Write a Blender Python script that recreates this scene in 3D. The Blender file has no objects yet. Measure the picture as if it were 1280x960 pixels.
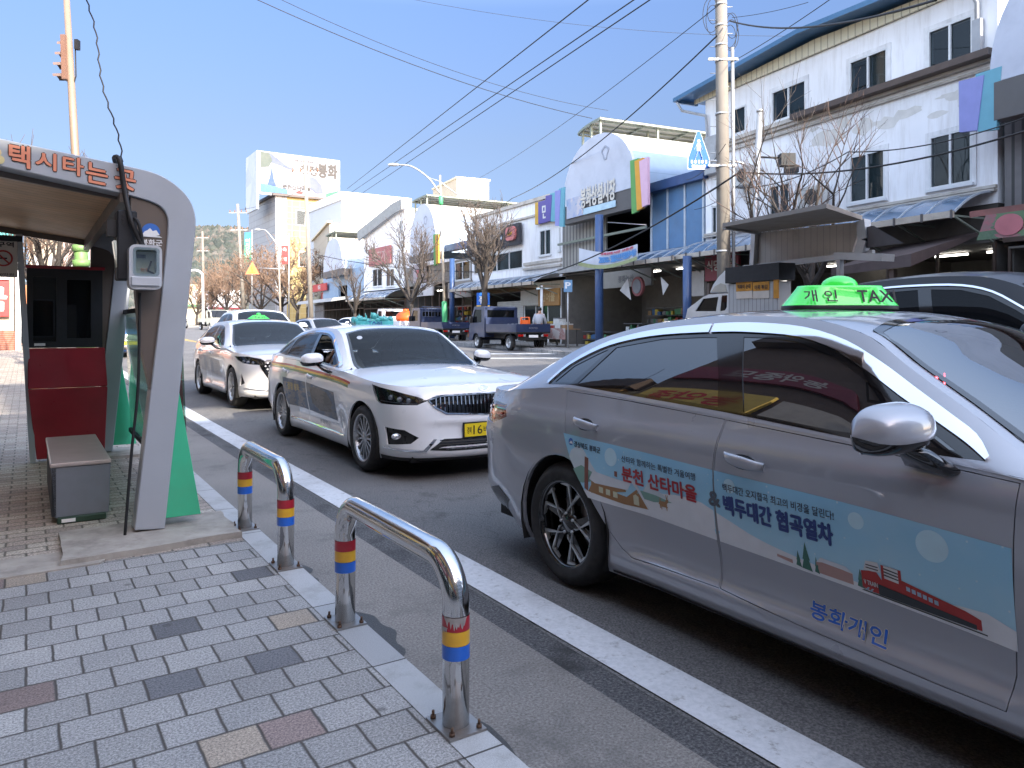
import bpy, bmesh, math, random
from mathutils import Vector, Matrix
from mathutils.geometry import delaunay_2d_cdt
rnd = random.Random(7)
R = math.radians
SC = bpy.context.scene
COL = SC.collection
FPX, HOR, CAMH = 931.0, 406.0, 1.42
DX, DY = -0.5455, 0.8381          # street direction (away from camera)
NX, NY = 0.8381, 0.5455           # across the street (towards the far side)
def softp(v, k): return 0.5 * (v + math.sqrt(v * v + k * k))
def gnd(x, y):                    # the street climbs gently as it goes away
 return .0145 * (softp(y - 11, 3.0) - softp(y - 110, 10) - softp(-11, 3.0))
def S(a, b, z=0.0, g=True):       # street coordinates -> world
 x, y = a * DX + b * NX, a * DY + b * NY
 return Vector((x, y, z + (gnd(x, y) if g else 0)))
def at(px, py, Y):                # photo pixel at depth Y -> world
 return Vector(((px - 640) / FPX * Y, Y, CAMH + (HOR - py) / FPX * Y))
MATS = {}
def _nt(name):
 m = bpy.data.materials.new(name); m.use_nodes = True
 nt = m.node_tree; nt.nodes.clear()
 out = nt.nodes.new('ShaderNodeOutputMaterial')
 return m, nt, out
def node(nt, t, **kw):
 n = nt.nodes.new(t)
 for k, v in kw.items():
  if k.startswith('i_'):
   n.inputs[k[2:].replace('_', ' ')].default_value = v
  else: setattr(n, k, v)
 return n
def rgba(c): return (c[0], c[1], c[2], 1)
def ramp(nt, fac, stops, interp='LINEAR'):
 n = nt.nodes.new('ShaderNodeValToRGB'); n.color_ramp.interpolation = interp
 e = n.color_ramp.elements
 while len(e) > 1: e.remove(e[-1])
 e[0].position = stops[0][0]; e[0].color = rgba(stops[0][1]) if len(stops[0][1]) == 3 else stops[0][1]
 for p, c in stops[1:]:
  x = e.new(p); x.color = rgba(c) if len(c) == 3 else c
 nt.links.new(fac, n.inputs[0]); return n.outputs[0]
def mixc(nt, fac, a, b, mode='MIX'):
 n = nt.nodes.new('ShaderNodeMix'); n.data_type = 'RGBA'; n.blend_type = mode
 def put(sock, v):
  if isinstance(v, (tuple, list)): sock.default_value = rgba(v)
  elif isinstance(v, (int, float)): sock.default_value = v
  else: nt.links.new(v, sock)
 put(n.inputs[0], fac); put(n.inputs[6], a); put(n.inputs[7], b)
 return n.outputs[2]
def noise(nt, vec, scale, detail=4, rough=.55, **k):
 n = nt.nodes.new('ShaderNodeTexNoise'); n.inputs['Scale'].default_value = scale
 n.inputs['Detail'].default_value = detail; n.inputs['Roughness'].default_value = rough
 nt.links.new(vec, n.inputs['Vector']); return n.outputs['Fac']
def obj_vec(nt, scale=None, kind='Object'):
 tc = nt.nodes.new('ShaderNodeTexCoord')
 if scale is None: return tc.outputs[kind]
 mp = nt.nodes.new('ShaderNodeMapping'); mp.inputs['Scale'].default_value = scale
 nt.links.new(tc.outputs[kind], mp.inputs['Vector']); return mp.outputs[0]
def pmat(name, col, rough=.6, metal=0.0, var=.12, scale=3.0, bump=0.0, bscale=60.0, coat=0.0, dirt=0.0,
         dirtcol=(.12, .10, .08), streak=False, emit=None, spec=.5, rvar=.1, flake=0.0, lines=None, coatr=.03):
 if name in MATS: return MATS[name]
 m, nt, out = _nt(name)
 b = nt.nodes.new('ShaderNodeBsdfPrincipled')
 v = obj_vec(nt)
 n1 = noise(nt, v, scale)
 lo = tuple(c * (1 - var) for c in col); hi = tuple(min(1, c * (1 + var)) for c in col)
 c = ramp(nt, n1, [(.3, lo), (.7, hi)])
 if dirt > 0:
  v2 = obj_vec(nt, (3, 3, .35)) if streak else v
  d = noise(nt, v2, scale * .9 if not streak else 1.6, 8, .65)
  f = ramp(nt, d, [(.48, (0, 0, 0)), (.72, (dirt, dirt, dirt))])
  c = mixc(nt, f, c, dirtcol)
 if lines:   # (axis, spacing, width, colour)
  for ax, sp, w, lc in lines:
   sx = nt.nodes.new('ShaderNodeSeparateXYZ'); nt.links.new(v, sx.inputs[0])
   m1 = node(nt, 'ShaderNodeMath', operation='MULTIPLY'); nt.links.new(sx.outputs[ax], m1.inputs[0]); m1.inputs[1].default_value = 1 / sp
   m2 = node(nt, 'ShaderNodeMath', operation='FRACT'); nt.links.new(m1.outputs[0], m2.inputs[0])
   m3 = node(nt, 'ShaderNodeMath', operation='LESS_THAN'); nt.links.new(m2.outputs[0], m3.inputs[0]); m3.inputs[1].default_value = w / sp
   c = mixc(nt, m3.outputs[0], c, lc)
 nt.links.new(c, b.inputs['Base Color'])
 b.inputs['Metallic'].default_value = metal
 b.inputs['Specular IOR Level'].default_value = spec
 r = ramp(nt, noise(nt, v, scale * 2.3, 5), [(.3, (max(0, rough - rvar * rough),) * 3), (.7, (min(1, rough * (1 + rvar)),) * 3)])
 nt.links.new(r, b.inputs['Roughness'])
 if coat: b.inputs['Coat Weight'].default_value = coat; b.inputs['Coat Roughness'].default_value = coatr
 if bump:
  bn = nt.nodes.new('ShaderNodeBump'); bn.inputs['Strength'].default_value = min(1, bump); bn.inputs['Distance'].default_value = .01 * bump
  nt.links.new(noise(nt, v, bscale, 6), bn.inputs['Height']); nt.links.new(bn.outputs[0], b.inputs['Normal'])
 if emit:
  b.inputs['Emission Color'].default_value = rgba(emit[0]); b.inputs['Emission Strength'].default_value = emit[1]
 nt.links.new(b.outputs[0], out.inputs[0])
 MATS[name] = m; return m
def glassmat(name, tint=(.05, .06, .07), refl=.12, see=.6, rough=.0, base=(.01, .012, .015), gcol=1.0):
 """thin tinted glass: mirror reflection (Fresnel) over a see-through tinted layer"""
 if name in MATS: return MATS[name]
 m, nt, out = _nt(name)
 ge = nt.nodes.new('ShaderNodeNewGeometry'); vm = nt.nodes.new('ShaderNodeVectorMath'); vm.operation = 'DOT_PRODUCT'
 nt.links.new(ge.outputs['Normal'], vm.inputs[0]); nt.links.new(ge.outputs['Incoming'], vm.inputs[1])
 def M_(op, a, b=None):
  n = nt.nodes.new('ShaderNodeMath'); n.operation = op
  for i, v in enumerate((a, b)):
   if v is None: continue
   if isinstance(v, (int, float)): n.inputs[i].default_value = v
   else: nt.links.new(v, n.inputs[i])
  return n.outputs[0]
 frv = M_('ADD', M_('MULTIPLY', M_('POWER', M_('SUBTRACT', 1, M_('ABSOLUTE', vm.outputs['Value'])), 5), .92), .045)
 g = nt.nodes.new('ShaderNodeBsdfGlossy'); g.inputs['Roughness'].default_value = rough; g.inputs['Color'].default_value = (gcol, gcol, gcol, 1)
 t = nt.nodes.new('ShaderNodeBsdfTransparent'); t.inputs['Color'].default_value = rgba(tint)
 d = nt.nodes.new('ShaderNodeBsdfDiffuse'); d.inputs['Color'].default_value = rgba(base)
 mx = nt.nodes.new('ShaderNodeMixShader'); mx.inputs[0].default_value = see
 nt.links.new(d.outputs[0], mx.inputs[1]); nt.links.new(t.outputs[0], mx.inputs[2])
 ad = node(nt, 'ShaderNodeMath', operation='ADD', use_clamp=True); nt.links.new(frv, ad.inputs[0]); ad.inputs[1].default_value = refl
 m2 = nt.nodes.new('ShaderNodeMixShader'); nt.links.new(ad.outputs[0], m2.inputs[0])
 nt.links.new(mx.outputs[0], m2.inputs[1]); nt.links.new(g.outputs[0], m2.inputs[2])
 nt.links.new(m2.outputs[0], out.inputs[0])
 MATS[name] = m; return m
def link(o, parent=None):
 COL.objects.link(o)
 if parent is not None: o.parent = parent
 return o
def tag(o, label=None, cat=None, group=None, kind=None):
 if label: o['label'] = label
 if cat: o['category'] = cat
 if group: o['group'] = group
 if kind: o['kind'] = kind
 return o
def thing(name, label, cat, loc=(0, 0, 0), rz=0.0, group=None):
 o = bpy.data.objects.new(name, None); o.empty_display_size = .2
 COL.objects.link(o); o.location = loc; o.rotation_euler = (0, 0, rz)
 return tag(o, label, cat, group)
def copy_tree(o, loc=None, rz=None, label=None, group=None, parent=None):
 kids = [c for c in bpy.data.objects if c.parent == o]
 c = o.copy(); COL.objects.link(c)
 if parent is not None: c.parent = parent
 if loc is not None: c.location = loc
 if rz is not None: c.rotation_euler = (0, 0, rz)
 if label: c['label'] = label
 if group: c['group'] = group
 for k in kids: copy_tree(k, parent=c)
 return c
class MB:
 """collects verts and faces; build() links them as one mesh object"""
 def __init__(s): s.v = []; s.f = []; s.mi = []; s.sm = []; s.cur = 0; s.smooth = False; s.uv = None
 def face(s, idx): s.f.append(tuple(idx)); s.mi.append(s.cur); s.sm.append(s.smooth)
 def add(s, vs, fs):
  n = len(s.v); s.v += [tuple(p) for p in vs]
  for f in fs: s.face([i + n for i in f])
  return s
 def box(s, x0, x1, y0, y1, z0, z1, M=None):
  vs = [Vector((x, y, z)) for z in (z0, z1) for y in (y0, y1) for x in (x0, x1)]
  if M is not None: vs = [M @ p for p in vs]
  return s.add(vs, [(0, 2, 3, 1), (4, 5, 7, 6), (0, 1, 5, 4), (2, 6, 7, 3), (0, 4, 6, 2), (1, 3, 7, 5)])
 def hexa(s, b4, t4):
  """bottom 4 and top 4 corners, same winding (counter-clockwise from above)"""
  return s.add(list(b4) + list(t4), [(3, 2, 1, 0), (4, 5, 6, 7), (0, 1, 5, 4), (1, 2, 6, 5), (2, 3, 7, 6), (3, 0, 4, 7)])
 def bar(s, p, q, w, h, up=(0, 0, 1)):
  p, q = Vector(p), Vector(q); d = (q - p).normalized(); u = Vector(up)
  if abs(d.dot(u)) > .98: u = Vector((1, 0, 0))
  r = d.cross(u).normalized() * (w / 2); t = r.cross(d).normalized() * (h / 2)
  c = [-r - t, r - t, r + t, -r + t]
  return s.add([p + k for k in c] + [q + k for k in c], [(3, 2, 1, 0), (4, 5, 6, 7), (0, 1, 5, 4), (1, 2, 6, 5), (2, 3, 7, 6), (3, 0, 4, 7)])
 def tube(s, pts, r, n=8, cap=True):
  pts = [Vector(p) for p in pts]; N = len(pts)
  rs = r if isinstance(r, (list, tuple)) else [r] * N
  base = len(s.v); prev = None
  for i, p in enumerate(pts):
   d = (pts[min(i + 1, N - 1)] - pts[max(i - 1, 0)])
   d = d.normalized() if d.length > 1e-9 else Vector((0, 0, 1))
   if prev is None:
    a = Vector((0, 0, 1)) if abs(d.z) < .9 else Vector((1, 0, 0))
    u = d.cross(a).normalized()
   else:
    u = prev - d * prev.dot(d)
    u = u.normalized() if u.length > 1e-6 else d.orthogonal().normalized()
   prev = u; w = d.cross(u)
   for k in range(n):
    t = 2 * math.pi * k / n
    s.v.append(tuple(p + (u * math.cos(t) + w * math.sin(t)) * rs[i]))
  sm = s.smooth; s.smooth = True
  for i in range(N - 1):
   for k in range(n):
    a, b = base + i * n + k, base + i * n + (k + 1) % n
    s.face((a, b, b + n, a + n))
  s.smooth = sm
  if cap:
   s.face([base + k for k in range(n)][::-1]); s.face([base + (N - 1) * n + k for k in range(n)])
  return s
 def lathe(s, prof, n=24, M=None, closed=False):
  """profile of (r, z) turned about z"""
  M = M or Matrix.Identity(4); base = len(s.v); P = len(prof)
  for k in range(n):
   t = 2 * math.pi * k / n
   for r, z in prof: s.v.append(tuple(M @ Vector((r * math.cos(t), r * math.sin(t), z))))
  sm = s.smooth; s.smooth = True
  for k in range(n):
   for i in range(P - 1):
    a = base + k * P + i; b = base + ((k + 1) % n) * P + i
    s.face((a, b, b + 1, a + 1))
  s.smooth = sm
  return s
 def prism(s, pts, M, h0, h1, holes=()):
  """2D outline (x,y) in frame M, thick from h0 to h1 along M's z; holes are 2D outlines"""
  flip = M.to_3x3().determinant() < 0; f0 = len(s.f)
  s._prism(pts, M, h0, h1, holes)
  if flip:
   for i in range(f0, len(s.f)): s.f[i] = s.f[i][::-1]
  return s
 def _prism(s, pts, M, h0, h1, holes=()):
  if not holes:
   n = len(pts)
   a = [M @ Vector((p[0], p[1], h0)) for p in pts]; b = [M @ Vector((p[0], p[1], h1)) for p in pts]
   area = sum(pts[i][0] * pts[(i + 1) % n][1] - pts[(i + 1) % n][0] * pts[i][1] for i in range(n))
   if area < 0: a.reverse(); b.reverse()
   s.add(a + b, [tuple(range(n))[::-1], tuple(range(n, 2 * n))] + [(i, (i + 1) % n, (i + 1) % n + n, i + n) for i in range(n)])
   return s
  vs, tr = cdt([pts] + list(holes), 1e9)
  base = len(s.v); k = len(vs)
  s.v += [tuple(M @ Vector((p[0], p[1], h1))) for p in vs] + [tuple(M @ Vector((p[0], p[1], h0))) for p in vs]
  for t in tr:
   s.face([base + i for i in t]); s.face([base + k + i for i in t[::-1]])
  for lp in [pts] + list(holes):
   n = len(lp); b2 = len(s.v)
   s.v += [tuple(M @ Vector((p[0], p[1], h0))) for p in lp] + [tuple(M @ Vector((p[0], p[1], h1))) for p in lp]
   for i in range(n):
    j = (i + 1) % n; s.face((b2 + i, b2 + j, b2 + n + j, b2 + n + i))
  return s
 def sphere(s, c, r, nu=12, nv=8, sc=(1, 1, 1), M=None):
  base = len(s.v); c = Vector(c)
  for j in range(nv + 1):
   ph = math.pi * j / nv
   for i in range(nu):
    th = 2 * math.pi * i / nu
    p = Vector((math.sin(ph) * math.cos(th) * sc[0], math.sin(ph) * math.sin(th) * sc[1], math.cos(ph) * sc[2])) * r
    if M is not None: p = M @ p
    s.v.append(tuple(c + p))
  sm = s.smooth; s.smooth = True
  for j in range(nv):
   for i in range(nu):
    a = base + j * nu + i; b = base + j * nu + (i + 1) % nu
    s.face((a, a + nu, b + nu, b))
  s.smooth = sm
  return s
 def build(s, name, mat, parent=None, bevel=0.0, seg=1, M=None):
  me = bpy.data.meshes.new(name)
  me.from_pydata([tuple(M @ Vector(p)) for p in s.v] if M is not None else s.v, [], s.f)
  for m in (mat if isinstance(mat, (list, tuple)) else [mat]): me.materials.append(m)
  me.polygons.foreach_set('material_index', s.mi); me.polygons.foreach_set('use_smooth', s.sm)
  me.validate(); me.update()
  o = bpy.data.objects.new(name, me); link(o, parent)
  if bevel:
   b = o.modifiers.new('b', 'BEVEL'); b.width = bevel; b.segments = seg; b.limit_method = 'ANGLE'; b.angle_limit = R(40)
  return o
def pip(p, poly):
 x, y = p; c = False; n = len(poly); j = n - 1
 for i in range(n):
  xi, yi = poly[i]; xj, yj = poly[j]
  if (yi > y) != (yj > y) and x < (xj - xi) * (y - yi) / (yj - yi) + xi: c = not c
  j = i
 return c
def cdt(loops, step):
 """loops[0] outer outline, the rest holes; grid points inside every step; returns 2D verts, triangles (ccw)"""
 vs = []; es = []
 for lp in loops:
  dense = []
  for i, p in enumerate(lp):
   q = lp[(i + 1) % len(lp)]
   k = max(1, int(math.hypot(q[0] - p[0], q[1] - p[1]) / step)) if step < 1e8 else 1
   for t in range(k): dense.append((p[0] + (q[0] - p[0]) * t / k, p[1] + (q[1] - p[1]) * t / k))
  b = len(vs); vs += dense; n = len(dense)
  es += [(b + i, b + (i + 1) % n) for i in range(n)]
 if step < 1e8:
  xs = [p[0] for p in loops[0]]; ys = [p[1] for p in loops[0]]
  bd = list(vs); gx = math.floor(min(xs) / step);
  cell = {}
  for p in bd: cell.setdefault((int(p[0] // step), int(p[1] // step)), []).append(p)
  for i in range(gx, int(max(xs) / step) + 2):
   for j in range(math.floor(min(ys) / step), int(max(ys) / step) + 2):
    p = ((i + .5 * (j % 2)) * step, j * step)
    if not pip(p, loops[0]) or any(pip(p, h) for h in loops[1:]): continue
    ci, cj = int(p[0] // step), int(p[1] // step); ok = True
    for a in (-1, 0, 1):
     for b2 in (-1, 0, 1):
      for q in cell.get((ci + a, cj + b2), ()):
       if (q[0] - p[0]) ** 2 + (q[1] - p[1]) ** 2 < (.45 * step) ** 2: ok = False
    if ok: vs.append(p)
 r = delaunay_2d_cdt([Vector(p) for p in vs], es, [], 0, 1e-6)
 ov = [(p.x, p.y) for p in r[0]]; tr = []
 for f in r[2]:
  if len(f) != 3: continue
  a, b, c = (ov[i] for i in f)
  ar = (b[0] - a[0]) * (c[1] - a[1]) - (c[0] - a[0]) * (b[1] - a[1])
  if abs(ar) < 1e-10: continue
  m = ((a[0] + b[0] + c[0]) / 3, (a[1] + b[1] + c[1]) / 3)
  if pip(m, loops[0]) and not any(pip(m, h) for h in loops[1:]): tr.append(tuple(f) if ar > 0 else tuple(f[::-1]))
 return ov, tr
_FC = {}
def glyphs(text, bold=0.0, res=2):
 """2D triangles/ngons of a text, cap height about 1, origin bottom left"""
 k = (text, bold, res)
 if k in _FC: return _FC[k]
 c = bpy.data.curves.new('t', 'FONT'); c.body = text; c.resolution_u = res; c.offset = bold
 o = bpy.data.objects.new('t', c); COL.objects.link(o)
 dg = bpy.context.evaluated_depsgraph_get(); dg.update()
 m = bpy.data.meshes.new_from_object(o.evaluated_get(dg))
 vs = [(v.co.x, v.co.y) for v in m.vertices]; fs = [tuple(p.vertices) for p in m.polygons]
 bpy.data.objects.remove(o); bpy.data.curves.remove(c); bpy.data.meshes.remove(m)
 if vs:
  x0 = min(p[0] for p in vs); x1 = max(p[0] for p in vs); y0 = min(p[1] for p in vs); y1 = max(p[1] for p in vs)
 else: x0 = x1 = y0 = y1 = 0; x1 = 1; y1 = 1
 vs = [((p[0] - x0) / (x1 - x0), (p[1] - y0) / (y1 - y0)) for p in vs]
 _FC[k] = (vs, fs, (x1 - x0) / max(1e-6, (y1 - y0))); return _FC[k]
def text_mb(mb, text, fn, w, h=None, bold=0.0, x0=0.0, y0=0.0, res=2):
 """writes text into box x0..x0+w, y0..y0+h through mapping fn(x,y)->3D; bold strokes come from stacked shifted copies"""
 vs, fs, asp = glyphs(text, 0.0, res)
 if h is None: h = w / asp
 hh = h if h else .01
 sh = [(0, 0)] if bold <= .004 else [(bold * hh * math.cos(R(a)), bold * hh * math.sin(R(a))) for a in ((0, 120, 240) if bold < .02 else (20, 92, 164, 236, 308))]
 P0 = fn(x0, y0); n = (fn(x0 + .01, y0) - P0).cross(fn(x0, y0 + .01) - P0)
 n = n.normalized() if n.length > 1e-12 else Vector((0, 0, 0))
 for i, (dx, dy) in enumerate(sh):
  o = n * (.00022 * i)
  mb.add([fn(x0 + dx + p[0] * w, y0 + dy + p[1] * h) + o for p in vs], fs)
 return h
def plane_fn(o, ex, ez, off=0.0):
 o, ex, ez = Vector(o), Vector(ex), Vector(ez); n = ex.cross(ez).normalized()
 return lambda x, y: o + ex * x + ez * y + n * off
def cr(pts, t):
 """Catmull-Rom style monotone-x interpolation through tuples, keyed on first value"""
 if t <= pts[0][0]: return pts[0][1:]
 if t >= pts[-1][0]: return pts[-1][1:]
 for i in range(len(pts) - 1):
  if t <= pts[i + 1][0]: break
 p1, p2 = pts[i], pts[i + 1]; h = p2[0] - p1[0]; u = (t - p1[0]) / h
 out = []
 for k in range(1, len(p1)):
  d = (p2[k] - p1[k]) / h
  if i > 0:
   dl = (p1[k] - pts[i - 1][k]) / (p1[0] - pts[i - 1][0]); m1 = 0 if dl * d <= 0 else 2 * dl * d / (dl + d)
  else: m1 = d
  if i + 2 < len(pts):
   dr = (pts[i + 2][k] - p2[k]) / (pts[i + 2][0] - p2[0]); m2 = 0 if dr * d <= 0 else 2 * dr * d / (dr + d)
  else: m2 = d
  out.append((2 * u**3 - 3 * u**2 + 1) * p1[k] + (u**3 - 2 * u**2 + u) * h * m1 + (-2 * u**3 + 3 * u**2) * p2[k] + (u**3 - u**2) * h * m2)
 return tuple(out)
def sst(a, b, x):
 t = max(0, min(1, (x - a) / (b - a))); return t * t * (3 - 2 * t)
def spl(pts, n=6, closed=False):
 """smooth 2D/3D curve through pts"""
 out = []; N = len(pts)
 rng = range(N) if closed else range(N - 1)
 for i in rng:
  p0 = pts[(i - 1) % N] if (closed or i > 0) else pts[i]; p1 = pts[i]; p2 = pts[(i + 1) % N]
  p3 = pts[(i + 2) % N] if (closed or i + 2 < N) else p2
  for k in range(n):
   t = k / n
   out.append(tuple(.5 * ((2 * b) + (-a + c) * t + (2 * a - 5 * b + 4 * c - d) * t * t + (-a + 3 * b - 3 * c + d) * t**3) for a, b, c, d in zip(p0, p1, p2, p3)))
 if not closed: out.append(tuple(pts[-1]))
 return out
def circ(cx, cy, r, n=32, a0=0, a1=360):
 full = abs(a1 - a0) >= 359.9
 return [(cx + r * math.cos(R(a0 + (a1 - a0) * i / (n if full else n - 1))), cy + r * math.sin(R(a0 + (a1 - a0) * i / (n if full else n - 1)))) for i in range(n)]
# ================================================================ CARS
class Body:
 """a car body given by charts: band (plan arc s, height z), deck (x, t), cabin side (x, z) and cabin top (x, t)"""
 def __init__(s, plan, sections, top, cant, crown, deckcrown, k=1.0):
  s.k = k
  pts = spl(plan, 8); L = [0.0]
  for i in range(1, len(pts)): L.append(L[-1] + math.dist(pts[i], pts[i - 1]))
  i0 = min(range(len(pts)), key=lambda i: abs(pts[i][0] - 1.4))
  sh = L[i0] - pts[i0][0]
  s.P = [(l - sh, p[0], p[1]) for l, p in zip(L, pts)]
  s.s0, s.s1 = s.P[0][0], s.P[-1][0]
  s.sec = sections; s.top = top; s.cant = cant; s.cr = crown; s.dc = deckcrown
  s._e = None
 def plan(s, q):
  P = s.P; q = max(P[0][0], min(P[-1][0], q)); lo, hi = 0, len(P) - 1
  while hi - lo > 1:
   m = (lo + hi) // 2
   if P[m][0] <= q: lo = m
   else: hi = m
  a, b = P[lo], P[hi]; t = (q - a[0]) / (b[0] - a[0])
  def tn(i):
   p, r = P[max(0, i - 1)], P[min(len(P) - 1, i + 1)]
   if i == 0: return Vector((0, 1))
   if i == len(P) - 1: return Vector((0, -1))
   return Vector((r[1] - p[1], r[2] - p[2])).normalized()
  T = (tn(lo) * (1 - t) + tn(hi) * t).normalized()
  return a[1] + (b[1] - a[1]) * t, a[2] + (b[2] - a[2]) * t, (-T.y, T.x)   # outward normal for +y half
 def d(s, q, z):
  S_ = s.sec
  if q <= S_[0][0]: return cr(S_[0][1], z)[0]
  if q >= S_[-1][0]: return cr(S_[-1][1], z)[0]
  for i in range(len(S_) - 1):
   if q <= S_[i + 1][0]: break
  t = sst(S_[i][0], S_[i + 1][0], q)
  return cr(S_[i][1], z)[0] * (1 - t) + cr(S_[i + 1][1], z)[0] * t
 def band(s, q, z):
  x, y, n = s.plan(q); d = s.d(q, z)
  return Vector((x + n[0] * d, -(y + n[1] * d), z))
 def ztop(s, q): return cr(s.top, q)[0]
 def edge(s):
  if s._e is None:
   e = []
   N = 160
   for i in range(N + 1):
    q = s.s0 + (s.s1 - s.s0) * i / N; p = s.band(q, s.ztop(q)); e.append((p.x, max(0, -p.y), p.z))
   out = [e[0]]
   for p in e[1:]:
    out.append((max(p[0], out[-1][0] + 2e-4), p[1], p[2]))
   s._e = out
  return s._e
 def edge_at(s, x):
  e = s.edge()
  if x <= e[0][0]: return e[0][1], e[0][2]
  if x >= e[-1][0]: return e[-1][1], e[-1][2]
  lo, hi = 0, len(e) - 1
  while hi - lo > 1:
   m = (lo + hi) // 2
   if e[m][0] <= x: lo = m
   else: hi = m
  t = (x - e[lo][0]) / (e[hi][0] - e[lo][0])
  return e[lo][1] + (e[hi][1] - e[lo][1]) * t, e[lo][2] + (e[hi][2] - e[lo][2]) * t
 def deck(s, x, t):
  y, z = s.edge_at(x); c = cr(s.dc, x)[0]
  a = abs(t); return Vector((x, y * t, z + c * (1 - a ** 2.4) ))
 def side(s, x, z):
  yb, zb = s.edge_at(x); yc, zc = cr(s.cant, x)
  t = max(-.2, min(1.1, (z - zb) / max(.02, zc - zb)))
  return Vector((x, -(yb + (yc - yb) * t + .014 * 4 * t * (1 - t)), z))
 def cab(s, x, t):
  yc, zc = cr(s.cant, x); c = cr(s.cr, x)[0]
  return Vector((x, yc * t, zc + c * (1 - abs(t) ** 2.6)))
def chart_mesh(mb, fn, loops, step, off=0.0, flange=0.0, both=False, sign=1):
 """tessellates the outline in chart space and lays it on the surface; returns normals per vertex in mb.nrm"""
 if not hasattr(mb, 'nrm'): mb.nrm = [tuple((0, 0, 0))] * len(mb.v)
 while len(mb.nrm) < len(mb.v): mb.nrm.append((0, 0, 0))
 vs, tr = cdt(loops, step); e = .006
 def pn(u, v):
  p = fn(u, v); n = (fn(u + e, v) - fn(u - e, v)).cross(fn(u, v + e) - fn(u, v - e))
  n = n.normalized() * sign if n.length > 1e-12 else Vector((0, 0, 1))
  return p, n
 PN = [pn(*q) for q in vs]
 mb.smooth = True
 for m in ((1, -1) if both else (1,)):
  b = len(mb.v)
  for p, n in PN:
   q = p + n * off; mb.v.append((q.x, q.y * m, q.z)); mb.nrm.append((n.x, n.y * m, n.z))
  for t in tr:
   f = [b + i for i in t]
   if (m * sign) < 0: f.reverse()
   mb.face(f)
  if flange:
   cnt = {}
   for t in tr:
    for i in range(3):
     a, c = t[i], t[(i + 1) % 3]; cnt[(a, c)] = cnt.get((a, c), 0) + 1
   for (a, c) in [k for k in cnt if (k[1], k[0]) not in cnt]:
    pa, na = PN[a]; pc, nc = PN[c]; pa = pa + na * off; pc = pc + nc * off
    side = (pc - pa).cross(na); side = side.normalized() * (sign) if side.length > 1e-9 else na
    b2 = len(mb.v); qs = [pa, pc, pc - nc * flange, pa - na * flange]
    for q in qs:
     mb.v.append((q.x, q.y * m, q.z)); mb.nrm.append((side.x, side.y * m, side.z))
    f = [b2, b2 + 3, b2 + 2, b2 + 1]
    if (m * sign) < 0: f.reverse()
    mb.face(f)
 mb.smooth = False
SPLIT = ('chrome_trim', 'window_frame', 'bumper_diffuser', 'corner_vent', 'tail_lamp_bar', 'bumper_trim', 'sill_trim', 'sill_strip', 'red_stripe')
def build_n(mb, name, mat, parent, k=1.0):
 if name in SPLIT:      # left and right pieces become parts of their own
  o = None
  for sg in (-1, 1):
   fs = [i for i, f in enumerate(mb.f) if sum(mb.v[j][1] for j in f) * sg > 0]
   if not fs: continue
   use = sorted({j for i in fs for j in mb.f[i]}); ix = {j: n for n, j in enumerate(use)}
   m = MB(); m.v = [mb.v[j] for j in use]; m.nrm = [mb.nrm[j] for j in use]
   m.f = [tuple(ix[j] for j in mb.f[i]) for i in fs]; m.mi = [mb.mi[i] for i in fs]; m.sm = [mb.sm[i] for i in fs]
   o = build_n0(m, name, mat, parent, k)
  return o
 return build_n0(mb, name, mat, parent, k)
def build_n0(mb, name, mat, parent, k=1.0):
 while len(getattr(mb, 'nrm', [])) < len(mb.v):
  if not hasattr(mb, 'nrm'): mb.nrm = []
  mb.nrm.append((0, 0, 0))
 me = bpy.data.meshes.new(name)
 me.from_pydata([(p[0] * k, p[1] * k, p[2] * k) for p in mb.v], [], mb.f)
 for m in (mat if isinstance(mat, (list, tuple)) else [mat]): me.materials.append(m)
 me.polygons.foreach_set('material_index', mb.mi); me.polygons.foreach_set('use_smooth', mb.sm)
 me.update()
 me.normals_split_custom_set_from_vertices(mb.nrm)
 o = bpy.data.objects.new(name, me); link(o, parent); return o
def scale_mb(mb, k): mb.v = [(p[0] * k, p[1] * k, p[2] * k) for p in mb.v]; return mb
def paint(name, col, rough=.25, metal=0.0, var=.03): return pmat(name, col, rough, metal, var, 2.0, coat=1.0, dirt=.0, dirtcol=tuple(c * .6 + .04 for c in col), spec=.5, coatr=.02)
M_rub = pmat('tyre rubber', (.018, .018, .019), .75, 0, .2, 12, .3, 200, dirt=.5, dirtcol=(.06, .055, .05))
M_blk = pmat('black gloss trim', (.006, .006, .007), .08, 0, .05, 4, coat=.6)
M_plas = pmat('black plastic trim', (.014, .014, .015), .5, 0, .1, 10)
M_chr = pmat('polished chrome trim', (.78, .79, .82), .04, 1, .02, 4)
M_sil = pmat('machined alloy rim', (.58, .59, .60), .38, .8, .06, 6)
M_silp = pmat('silver painted alloy rim', (.42, .43, .45), .3, .7, .06, 6, coat=.4)
M_lampred = pmat('red lamp plastic', (.35, .008, .006), .08, 0, .2, 20, coat=1)
M_amber = pmat('amber lamp plastic', (.7, .2, .02), .1, 0, .2, 20, coat=1)
M_clear = pmat('clear lamp plastic', (.6, .62, .65), .06, .6, .2, 40, coat=1)
M_dkshell = pmat('dark underbody', (.008, .008, .008), .9, 0, .1, 5)
M_seat = pmat('tan leather seat', (.22, .11, .075), .5, 0, .1, 8)
M_seatg = pmat('grey cloth seat', (.08, .08, .085), .8, 0, .1, 8)
M_dash = pmat('dark dashboard', (.02, .02, .022), .6, 0, .1, 8)
M_gl_dark = glassmat('dark privacy glass', (.03, .035, .04), .04, .4, gcol=.6)
M_gl_near = glassmat('mirror dark privacy glass', (.03, .035, .04), .14, .35, gcol=.75)
M_gl_wind = glassmat('windscreen glass', (.42, .5, .54), .02, .96, gcol=.5)
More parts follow.
